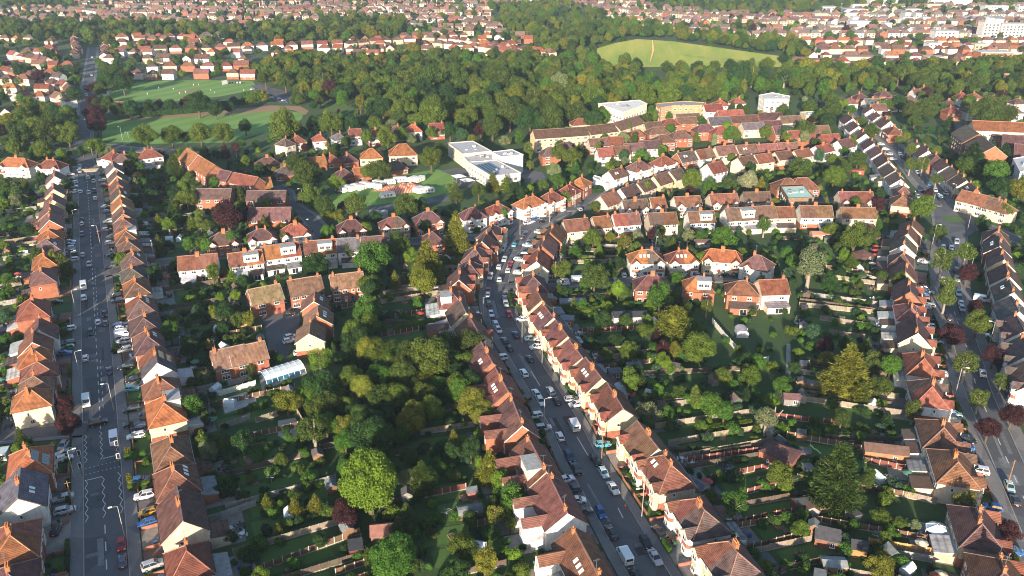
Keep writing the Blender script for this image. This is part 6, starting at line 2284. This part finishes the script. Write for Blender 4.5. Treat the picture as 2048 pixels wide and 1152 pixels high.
for H in HOUSES:
    if H['s'] < 4.6 or not H.get('garden'): continue
    hd = H['D'] / 2; ext = hd + (3.6 if 'X' in H['flags'] else .5)
    for i in range(5):
        k = rc_.choice(['garden_table'] * 4 + ['raised_bed'] * 4 + ['parasol', 'greenhouse'] + ['washing_line'] * 3 + ['wheelie_bin'] * 3)
        far_ = k in ('raised_bed', 'greenhouse', 'washing_line')
        wx, wy = to_world(H, rc_.uniform(-.45, .45) * H['L'], ext + (rc_.uniform(5, 16) if far_ else rc_.uniform(.8, 3)))
        if occ(wx, wy) in (1, 2, 4): continue
        cn, cc = rc_.choice(CLW[k]); noun = k.replace('_', ' ').replace('garden table', 'garden table with four chairs')
        thing(k, '%s %s in the back garden near %s' % (cn, noun, place(wx, wy)), k.split('_')[-1], (wx, wy, .08), rc_.uniform(0, 6.28), 'garden furnishings near ' + place(wx, wy), CLUT[k], None, vary(cc, .1, rc_))
        mark_disc(wx, wy, 1.2, 6)
    for i in range(2):
        wx, wy = to_world(H, rc_.uniform(-.5, .5) * H['L'], -hd - 1.6)
        if occ(wx, wy) in (1, 2, 5): continue
        cn, cc = rc_.choice(CLW['wheelie_bin'])
        thing('wheelie_bin', '%s wheelie bin before a house near %s' % (cn, place(wx, wy)), 'bin', (wx, wy, .08), rc_.uniform(0, 6.28), 'wheelie bins', CLUT['wheelie_bin'], None, cc)
# ------------------------------------------------------------------ garden vegetation between the mapped trees
def uv_in(poly): return lambda u, v: in_poly(u, v, poly)
MEADOW = pairs('1190 97 1230 84 1274 77 1350 83 1450 97 1560 111 1575 124 1480 129 1390 123 1350 125 1318 146 1306 143 1300 126 1240 116 1210 108')
FIELDS = [MEADOW, pairs('200 196 235 179 275 162 400 158 505 160 530 168 600 192 598 206 517 180 440 195 330 206 215 206'), pairs('200 242 330 231 470 222 560 210 618 218 612 230 560 262 460 288 300 290 205 285'), pairs('636 405 665 388 720 370 800 350 872 336 990 330 1000 360 930 390 740 426 660 426')]
WOODS = [pairs('500 222 620 205 700 240 880 262 1040 262 1200 235 1300 200 1440 205 1560 192 1660 205 1700 190 1800 180 1850 200 2060 190 2060 140 1900 140 1700 150 1600 145 1560 135 1420 122 1350 148 1300 148 1200 120 1110 118 1000 122 800 120 560 130 500 150'),
         pairs('980 20 1100 8 1180 20 1240 45 1320 62 1440 78 1600 95 1620 128 1560 112 1450 98 1350 84 1274 77 1190 96 1110 112 1080 95 1000 60'),
         pairs('0 55 180 50 260 55 340 52 430 62 560 58 680 40 720 42 800 45 830 75 720 85 560 92 430 86 300 82 180 88 0 82'),
         pairs('0 260 60 228 170 262 166 300 60 312 0 312'), pairs('500 150 560 128 640 118 620 165 530 165'),
         pairs('1250 0 2060 0 2060 10 1840 16 1700 20 1600 30 1450 32 1300 12'), pairs('0 0 150 0 140 14 0 22')]
wood = random.Random(5)
FAR_T = []                                                   # x, y, r, kind index, colour
def is_field(u, v): return any(in_poly(u, v - k, P) for P in FIELDS for k in (0, 11, 22)) or any(in_poly(u, v - k, MEADOW) for k in (30, 38))
def is_wood(u, v): return any(in_poly(u, v, P) for P in WOODS)
# far houses: rows with jitter; the nearest become things, the rest one mass
DENSE = pairs('1560 40 1700 30 2060 30 2060 135 1900 130 1600 128 1560 100')
far_h = []
FRONT = []
yy = 512.0
while yy < 1720:
    xx = -1050.0 + wood.uniform(0, 10)
    rowrot = wood.uniform(-.12, .12)
    while xx < 1050:
        gap = 13.5 if wood.random() < .8 else 24
        xx += gap
        x_, y_ = xx, yy + xx * math.tan(rowrot) * .3 + wood.uniform(-2.5, 2.5)
        u, v = proj(x_, y_, 0)
        if not (-60 < u < 2108 and -8 < v < 286): continue
        if is_field(u, v) or is_wood(u, v) or occ(x_, y_) : continue
        if near_road(x_, y_, ('BR', 'TR'))[0] < 14: continue
        left_leafy = u < 560 and v > 88
        dens = .55 if left_leafy else .85
        if in_poly(u, v, DENSE): dens = 1.0
        if 640 < u < 880 and 215 < v: continue
        if 1040 < u < 1640 and v > 195: continue
        if 1640 < u and v > 170: continue
        if 560 < u < 1100 and v > 118: continue
        if wood.random() > dens: continue
        far_h.append((x_, y_, rowrot * .3 + (math.pi / 2 if wood.random() < .18 else 0), u, v))
    yy += 34 if yy < 700 else 38 if yy < 1000 else 46
for line in '''275 108 400 105 510 101 600 98 690 95
690 97 760 90 830 86
850 84 900 86 960 94 1040 106 1110 116
868 94 960 102 1040 114
290 144 360 142 440 142 500 141
150 84 152 96 158 106 150 118
210 100 214 112 210 124
20 118 60 124 100 132
10 152 60 160 130 166
100 175 140 186 145 200
110 205 150 218
230 84 290 80 330 82 400 80 455 76
140 24 240 34
230 14 330 22 480 24
300 38 380 50
780 14 830 24 880 42
560 24 640 18 700 14
900 42 1000 58
1100 4 1180 14 1280 30 1440 42
1440 32 1540 44 1600 50'''.split('\n'):
    Q = [g(*q) for q in pairs(line)]
    for i in range(len(Q) - 1):
        d = Q[i + 1] - Q[i]; n = max(1, int(d.length / 12.5)); a = math.atan2(d.y, d.x)
        if -math.cos(a) > 0: a += math.pi
        for k in range(n):
            p = Q[i] + d * ((k + .5) / n); far_h = [q for q in far_h if (q[0] - p.x) ** 2 + (q[1] - p.y) ** 2 > 150]
            far_h.append((p.x, p.y, a, *proj(p.x, p.y)))
            FRONT.append((p.x, p.y))
far_h.sort(key=lambda q: q[1])
NFAR = 290
for i, (x_, y_, a, u, v) in enumerate(far_h[:NFAR]):
    rc = wood.choice('rrnobkpdb'); wc = wood.choice('wclpkl'); rf = wood.choice('hhg')
    sd = 'far suburb'
    house(x_, y_, a, wood.uniform(9, 13.5), 8.2, rf, rc, wc, 'N', 5.2, 38, 'detached_house', '%s house under %s %s roof, near %s' % (WALLW[wc], ROOFW[rc], 'hipped' if rf == 'h' else 'gabled', place(x_, y_)), 'house', 'distant houses near ' + place(x_, y_), lod=0)
V, F, FC = [], [], []
def fpoly(pts, c):
    n = len(V); V.extend(pts); F.append(tuple(range(n, n + len(pts)))); FC.append((*c, 1))
for (x_, y_, a, u, v) in far_h[NFAR:]:
    L, D = wood.uniform(9, 14) / 2, 4.1; ca, sa = math.cos(a), math.sin(a); he, hr = 5.4, 8.6
    T = lambda lx, ly, z: (x_ + lx * ca - ly * sa, y_ + lx * sa + ly * ca, z)
    wcol, rcol = tuple(k * .72 for k in vary(WALLC[wood.choice('wcplklkp')], .14, wood)), tuple(q * .8 + .025 for q in vary(ROOFC[wood.choice('rnkbpbpd')], .3, wood))
    if in_poly(u, v, DENSE): wcol, rcol = tuple(k * .75 for k in vary(WALLC[wood.choice('kllcw')], .1, wood)), tuple(q * .8 + .025 for q in vary(ROOFC[wood.choice('ppbdbksr')], .25, wood))
    c4 = [(-L, -D), (L, -D), (L, D), (-L, D)]
    for k in range(4): fpoly([T(*c4[k], 0), T(*c4[(k + 1) % 4], 0), T(*c4[(k + 1) % 4], he), T(*c4[k], he)], wcol)
    for k in (-.5, .5):
        for z_ in (1.6, 4.2): fpoly([T(L * k - .8, -D - .05, z_ - .6), T(L * k + .8, -D - .05, z_ - .6), T(L * k + .8, -D - .05, z_ + .6), T(L * k - .8, -D - .05, z_ + .6)], (.03, .035, .04))
    hin = L - 3.2 if wood.random() < .5 else L
    e = .3
    fpoly([T(-L - e, -D - e, he - .1), T(L + e, -D - e, he - .1), T(hin, 0, hr), T(-hin, 0, hr)], rcol); fpoly([T(L + e, D + e, he - .1), T(-L - e, D + e, he - .1), T(-hin, 0, hr), T(hin, 0, hr)], rcol)
    endc = rcol if hin < L else wcol
    fpoly([T(-L - e, D + e, he - .1), T(-L - e, -D - e, he - .1), T(-hin, 0, hr)], endc); fpoly([T(L + e, -D - e, he - .1), T(L + e, D + e, he - .1), T(hin, 0, hr)], endc)
me = bpy.data.meshes.new('distant_housing'); me.from_pydata(V, [], F); me.materials.append(MAT['attr_colour'])
at = me.attributes.new('fcol', 'FLOAT_COLOR', 'FACE'); at.data.foreach_set('color', np.array(FC, dtype=np.float32).ravel()); me.update()
o = link('distant_housing', me); o['kind'] = 'stuff'; o['label'] = 'mass of distant red-roofed houses fading towards the town'; o['category'] = 'housing'
# trees: woods dense, suburbs sparse
HSET = {}
for q in far_h: HSET.setdefault((int(q[0] // 12), int(q[1] // 12)), []).append(q)
def near_house(x_, y_, d=6.5):
    i, j = int(x_ // 12), int(y_ // 12)
    return any((q[0] - x_) ** 2 + (q[1] - y_) ** 2 < d * d for a in (-1, 0, 1) for b_ in (-1, 0, 1) for q in HSET.get((i + a, j + b_), ()))
KL = ['broad'] * 7 + ['ball', 'birch', 'oval', 'con', 'col']
CL = ['dkol', 'dkol', 'dk', 'olive', 'olive', 'green', 'olive', 'gold', 'lime', 'green', 'blue', 'dk', 'dk', 'green', 'pale', 'copper']
for Y0, Y1, step in ((430, 760, 7.6), (760, 1100, 9.5), (1100, 1750, 13)):
    y_ = Y0
    while y_ < Y1:
        x_ = -1000.0
        while x_ < 1000:
            x_ += step
            px_, py_ = x_ + wood.uniform(-.45, .45) * step, y_ + wood.uniform(-.45, .45) * step
            u, v = proj(px_, py_)
            if not (-50 < u < 2098 and -12 < v < 300) or is_field(u, v): continue
            w_ = is_wood(u, v)
            o_ = occ(px_, py_)
            if o_ in (1, 2, 3, 4): continue
            if near_road(px_, py_, ('BR', 'TR', 'RR'))[0] < 6: continue
            if w_: pr = .7
            elif in_poly(u, v, DENSE): pr = .10
            elif v > 225: pr = .30
            else: pr = (.36 if u < 600 else .26) if v > 60 else .42
            if wood.random() > pr or near_house(px_, py_, 6.5 if not w_ else 8): continue
            if any(abs(q[0] - px_) < 9 and 0 < q[1] - py_ < 34 for q in FRONT): continue
            r = (wood.uniform(3.2, 5.4) if wood.random() < .6 else wood.uniform(5, 7)) if w_ else wood.uniform(2.2, 4.6)
            kd = wood.choice(KL)
            if kd in ('con', 'col'): r *= .5
            elif kd == 'oval': r *= .8
            FAR_T.append((px_, py_, r, kd, wood.choice(CL) if not w_ else wood.choice(CL[:8])))
        y_ += step
CLEAR = [pairs(q) for q in ('505 535 740 525 735 640 690 700 690 770 610 800 500 800', '640 330 1100 270 1120 380 900 420 640 440', '425 775 625 805 625 895 430 875', '1410 600 1600 600 1600 730 1420 725', '1590 600 1800 610 1810 700 1600 690', '1580 770 1830 790 1820 850 1580 850', '1390 890 1650 880 1650 1110 1480 1110', '1580 865 1860 890 1860 1000 1740 1000 1600 950', '1720 990 1900 1010 1920 1152 1690 1152', '500 1060 740 1060 740 1152 500 1152', '380 1000 520 990 520 1060 400 1080', '1150 640 1290 640 1290 690 1150 690', '750 570 900 570 890 670 750 690')]
WILD = pairs('560 760 640 690 720 600 860 600 960 720 990 840 900 900 760 930 600 900 560 840')
# undergrowth and smaller trees through the near gardens
for Y0, Y1, step in ((105, 260, 3.4), (260, 470, 4.6)):
    y_ = Y0
    while y_ < Y1:
        x_ = -330.0
        while x_ < 330:
            x_ += step
            px_, py_ = x_ + wood.uniform(-.5, .5) * step, y_ + wood.uniform(-.5, .5) * step
            u, v = proj(px_, py_)
            if not (-80 < u < 2130 and 285 < v < 1210) or is_field(u, v): continue
            if occ(px_, py_) not in (0, 4): continue
            if near_road(px_, py_, ('LR', 'CR', 'RR'))[0] < 9.0: continue
            t_ = wood.random()
            dn = .5 + .5 * math.sin(px_ * .09 + 1.3) * math.cos(py_ * .075)
            clr = any(in_poly(u, v, q) for q in CLEAR)
            if clr and t_ > .16: continue
            if clr: t_ = .45
            if near_road(px_, py_, ('LR', 'CR', 'RR'))[0] < 15: t_ = max(t_, .62)
            wild = 1.9 if in_poly(u, v, WILD) else 1
            if t_ < .12 * wild * (.6 + dn) and occ(px_, py_) == 0:
                FAR_T.append((px_, py_, wood.uniform(1.7, 3.4) * (1.3 if wild > 1 else 1), wood.choice(['broad', 'broad', 'broad', 'oval', 'birch', 'ball'] + ([] if wild > 1 else ['con', 'con'])), wood.choice(CL[:8] if wild > 1 else CL)))
            elif t_ < .5 + .3 * dn: SHRUBS.append((px_, py_, wood.uniform(.7, 2.1), wood.choice(SCOL)))
        y_ += step
FAR_T.sort(key=lambda q: -q[2] * ppm(q[0], q[1]))
count = {}
rest_t = []
for q in FAR_T:
    nm = KINDN[q[3]] if q[4] != 'copper' else 'copper_beech_tree'
    count[nm] = count.get(nm, 0) + 1
    if count[nm] <= (110 if nm == 'broadleaf_tree' else 45): tree(*q)
    else: rest_t.append(q)
SHRUBS.sort(key=lambda q: -q[2] * ppm(q[0], q[1]))
for q in SHRUBS[:290]: tree(q[0], q[1], q[2], 'shrub', q[3])
def scatter(name, label, cat, items, kinds):
    pc = bpy.data.collections.new(name + '_prototypes'); idx = {}; n = 0
    for k in kinds:
        idx[k] = []
        for me in CROWN[k][:6]:
            m2 = me.copy(); m2.materials.clear(); m2.materials.append(MAT['foliage_far'])
            po = bpy.data.objects.new('%s_%03d' % (name, n), m2); pc.objects.link(po); idx[k].append(n); n += 1
    P, S, Ro, I, C = [], [], [], [], []
    for q, (x_, y_, r, k, c) in enumerate(items):
        zc, h = crown_dims(k, r)
        P.append((x_, y_, zc)); S.append((r * wood.uniform(.82, 1.15), r * wood.uniform(.82, 1.15), r * wood.uniform(.8, 1.15))); Ro.append((0, 0, (q * 2.399) % 6.283)); I.append(idx[k][q % len(idx[k])]); C.append((*vary(TREEC[c], .16, wood), 1))
    me = bpy.data.meshes.new(name); me.from_pydata(P, [], [])
    for nm, ty, key, dat in (('iscale', 'FLOAT_VECTOR', 'vector', S), ('irot', 'FLOAT_VECTOR', 'vector', Ro), ('iidx', 'INT', 'value', I), ('icol', 'FLOAT_COLOR', 'color', C)):
        a = me.attributes.new(nm, ty, 'POINT'); a.data.foreach_set(key, np.array(dat, dtype=np.int32 if ty == 'INT' else np.float32).ravel())
    o = link(name, me); o['kind'] = 'stuff'; o['label'] = label; o['category'] = cat
    ng = bpy.data.node_groups.new(name, 'GeometryNodeTree')
    ng.interface.new_socket('Geometry', in_out='INPUT', socket_type='NodeSocketGeometry'); ng.interface.new_socket('Geometry', in_out='OUTPUT', socket_type='NodeSocketGeometry')
    gi, go = ng.nodes.new('NodeGroupInput'), ng.nodes.new('NodeGroupOutput')
    ci = ng.nodes.new('GeometryNodeCollectionInfo'); ci.inputs['Collection'].default_value = pc; ci.inputs['Separate Children'].default_value = True; ci.inputs['Reset Children'].default_value = True
    ip = ng.nodes.new('GeometryNodeInstanceOnPoints'); ip.inputs['Pick Instance'].default_value = True
    def na(nm, ty):
        a = ng.nodes.new('GeometryNodeInputNamedAttribute'); a.data_type = ty; a.inputs['Name'].default_value = nm
        return next(s for s in a.outputs if s.enabled and s.name == 'Attribute')
    er = ng.nodes.new('FunctionNodeEulerToRotation')
    K = ng.links.new
    K(gi.outputs[0], ip.inputs['Points']); K(ci.outputs[0], ip.inputs['Instance']); K(na('iidx', 'INT'), ip.inputs['Instance Index'])
    K(na('irot', 'FLOAT_VECTOR'), er.inputs[0]); K(er.outputs[0], ip.inputs['Rotation']); K(na('iscale', 'FLOAT_VECTOR'), ip.inputs['Scale']); K(ip.outputs[0], go.inputs[0])
    md = o.modifiers.new('scatter', 'NODES'); md.node_group = ng
scatter('woodland', 'dense green woodland and tree cover spread through the park and suburb', 'woodland', rest_t, ['ball', 'birch', 'broad', 'col', 'con', 'oval'])
scatter('undergrowth', 'mixed green shrubs and undergrowth filling the back gardens', 'shrubbery', [(q[0], q[1], q[2], 'shrub', q[3]) for q in SHRUBS[290:]], ['shrub'])
# ------------------------------------------------------------------ people: one continuous skinned body each
def person_mesh(stride, arm):
    J = [(0, 0, .95), (0, 0, 1.2), (0, 0, 1.45), (0, 0, 1.55), (0, .02, 1.7), (-.2, 0, 1.42), (-.27, .05 + arm, 1.15), (-.26, .15 + arm, .92), (.2, 0, 1.42), (.27, .02 - arm, 1.15), (.27, .1 - arm, .92),
         (-.1, 0, .9), (-.11, stride * .5, .5), (-.11, stride * .8, .08), (-.11, stride * .8 + .16, .04), (.1, 0, .9), (.11, -stride * .4, .5), (.11, -stride, .08), (.11, -stride + .16, .04)]
    E = [(0, 1), (1, 2), (2, 3), (3, 4), (2, 5), (5, 6), (6, 7), (2, 8), (8, 9), (9, 10), (0, 11), (11, 12), (12, 13), (13, 14), (0, 15), (15, 16), (16, 17), (17, 18)]
    Rd = [.15, .15, .16, .065, .115, .07, .05, .04, .07, .05, .04, .1, .065, .045, .04, .1, .065, .045, .04]
    me = bpy.data.meshes.new('person'); me.from_pydata(J, E, [])
    ob = bpy.data.objects.new('person_build', me); COL.objects.link(ob)
    ob.modifiers.new('skin', 'SKIN'); sub = ob.modifiers.new('sub', 'SUBSURF'); sub.levels = 1
    for v_, r_ in zip(me.skin_vertices[0].data, Rd): v_.radius = (r_, r_ * .8)
    me.skin_vertices[0].data[0].use_root = True
    dg = bpy.context.evaluated_depsgraph_get()
    out = bpy.data.meshes.new_from_object(ob.evaluated_get(dg)); out.materials.clear()
    for k in ('tint', 'skin', 'dark_cloth'): out.materials.append(MAT[k])
    for p_ in out.polygons:
        z_ = p_.center.z; p_.material_index = 1 if (z_ > 1.53 or (z_ < 1.0 and abs(p_.center.x) > .2 and z_ > .8)) else 2 if (z_ > 1.68 or z_ < .12) else 0
    bpy.data.objects.remove(ob)
    return out
flat('skin', (.45, .26, .18), .6); flat('dark_cloth', (.02, .02, .025), .8)
PERS = [person_mesh(.2, .05), person_mesh(.05, .1), person_mesh(.32, .12)]
for i, (u, v, c, w_) in enumerate([(387, 172, 'w', 'cricket'), (397, 171, 'w', 'cricket'), (422, 183, 'w', 'cricket'), (295, 190, 'w', 'cricket'), (430, 187, 'w', 'cricket'), (371, 186, 'w', 'cricket'), (488, 182, 'w', 'cricket'), (360, 189, 'w', 'cricket'), (347, 180, 'w', 'cricket'), (318, 178, 'w', 'cricket'), (196, 408, 'd', 'walk'), (210, 518, 'd', 'walk'), (1250, 1022, 'r', 'walk')]):
    p = g(u, v); col_ = {'w': (.7, .7, .68), 'd': (.03, .03, .04), 'r': (.35, .1, .06)}[c]
    lb = 'person in cricket whites standing on the upper playing field' if w_ == 'cricket' else ['person in dark clothes on pavement of the upper straight road', 'person in dark clothes walking past the side road corner', 'person in a rust-red top beside the curving street'][i - 10]
    thing('person', lb, 'person', (p.x, p.y, .14 if w_ == 'walk' else .06), i * 1.3, 'cricketers' if w_ == 'cricket' else None, PERS[i % 3], None, col_)
pxsheet('cricket_square', '352 183 396 179 400 182 356 187', 'bare_earth', z=.056, val=None)
for u, v in ((213, 193), (450, 170)):
    p = g(u, v); rt = thing('sight_screen', 'white slatted sight screen at the edge of the upper field', 'sight screen', tuple(p), 1.1, 'sight screens')
    for k in range(8): link('slat', MB().box(-3, 3, -.03, .03, .5 + k * .42, .86 + k * .42).mesh('slat', 'white_upvc'), rt)
    for k in (-2.6, 2.6): link('post', MB().box(k - .06, k + .06, .04, .16, 0, 4).mesh('post', 'steel'), rt)
# ------------------------------------------------------------------ haze: closed box round the place
hm = bpy.data.materials.new('haze'); hm.use_nodes = True; t = hm.node_tree; t.nodes.clear()
ou = t.nodes.new('ShaderNodeOutputMaterial'); pv_ = t.nodes.new('ShaderNodeVolumePrincipled')
pv_.inputs['Color'].default_value = (.62, .79, 1.0, 1); pv_.inputs['Density'].default_value = .00008; pv_.inputs['Anisotropy'].default_value = .1
t.links.new(pv_.outputs[0], ou.inputs['Volume']); MAT['haze'] = hm
hz = link('haze', MB().box(-1700, 1700, -60, 2100, -1.5, 121.5).mesh('haze', 'haze')); hz['kind'] = 'stuff'
hz['label'] = 'thin pale blue evening haze over the suburb'; hz['category'] = 'haze'
# ------------------------------------------------------------------ labels shared by look-alikes need one group
PXY = {p[2]: p for p in PLACES}
seen = {}
for o in THINGS: seen.setdefault(o['label'], []).append(o)
tent = next(o for o in THINGS if o.name.startswith('circus_tent'))
for lb, L in seen.items():
    if len(L) < 2: continue
    base, cx_, cy_, pl = None, 0, 0, ''
    for sep_ in (', by ', ' by ', ', near ', ' near '):
        if sep_ in lb and lb.rsplit(sep_, 1)[1] in PXY:
            base, pl = lb.rsplit(sep_, 1); cx_, cy_ = PXY[pl][:2]; break
    if base is None and 'caravan' in lb: base, pl, cx_, cy_ = 'white touring caravan', 'the collapsed striped tent', tent.location.x, tent.location.y
    if base is None or len(L) > 55: continue
    L.sort(key=lambda o: (o.location.x - cx_) ** 2 + (o.location.y - cy_) ** 2)
    for i, o in enumerate(L):
        nl = '%s, %s nearest to %s' % (base, ORD[i], pl)
        if len(nl.split()) <= 16: o['label'] = nl
seen = {}
for o in THINGS:
    w_ = o['label'].replace(',', ' ,').split(); w_ = o['label'].split()
    if len(w_) > 16: o['label'] = ' '.join(w_[:16]).rstrip(',')
    seen.setdefault(o['label'].lower(), []).append(o)
for lb, L in seen.items():
    if len(L) > 1:
        for o in L: o['group'] = L[0].get('group') or ('alike ' + L[0]['category'])
print('things', len(THINGS), 'objects', len(bpy.data.objects), 'far houses', len(far_h), 'trees', NT[0], 'stuff trees', len(rest_t), 'shrubs', len(SHRUBS))
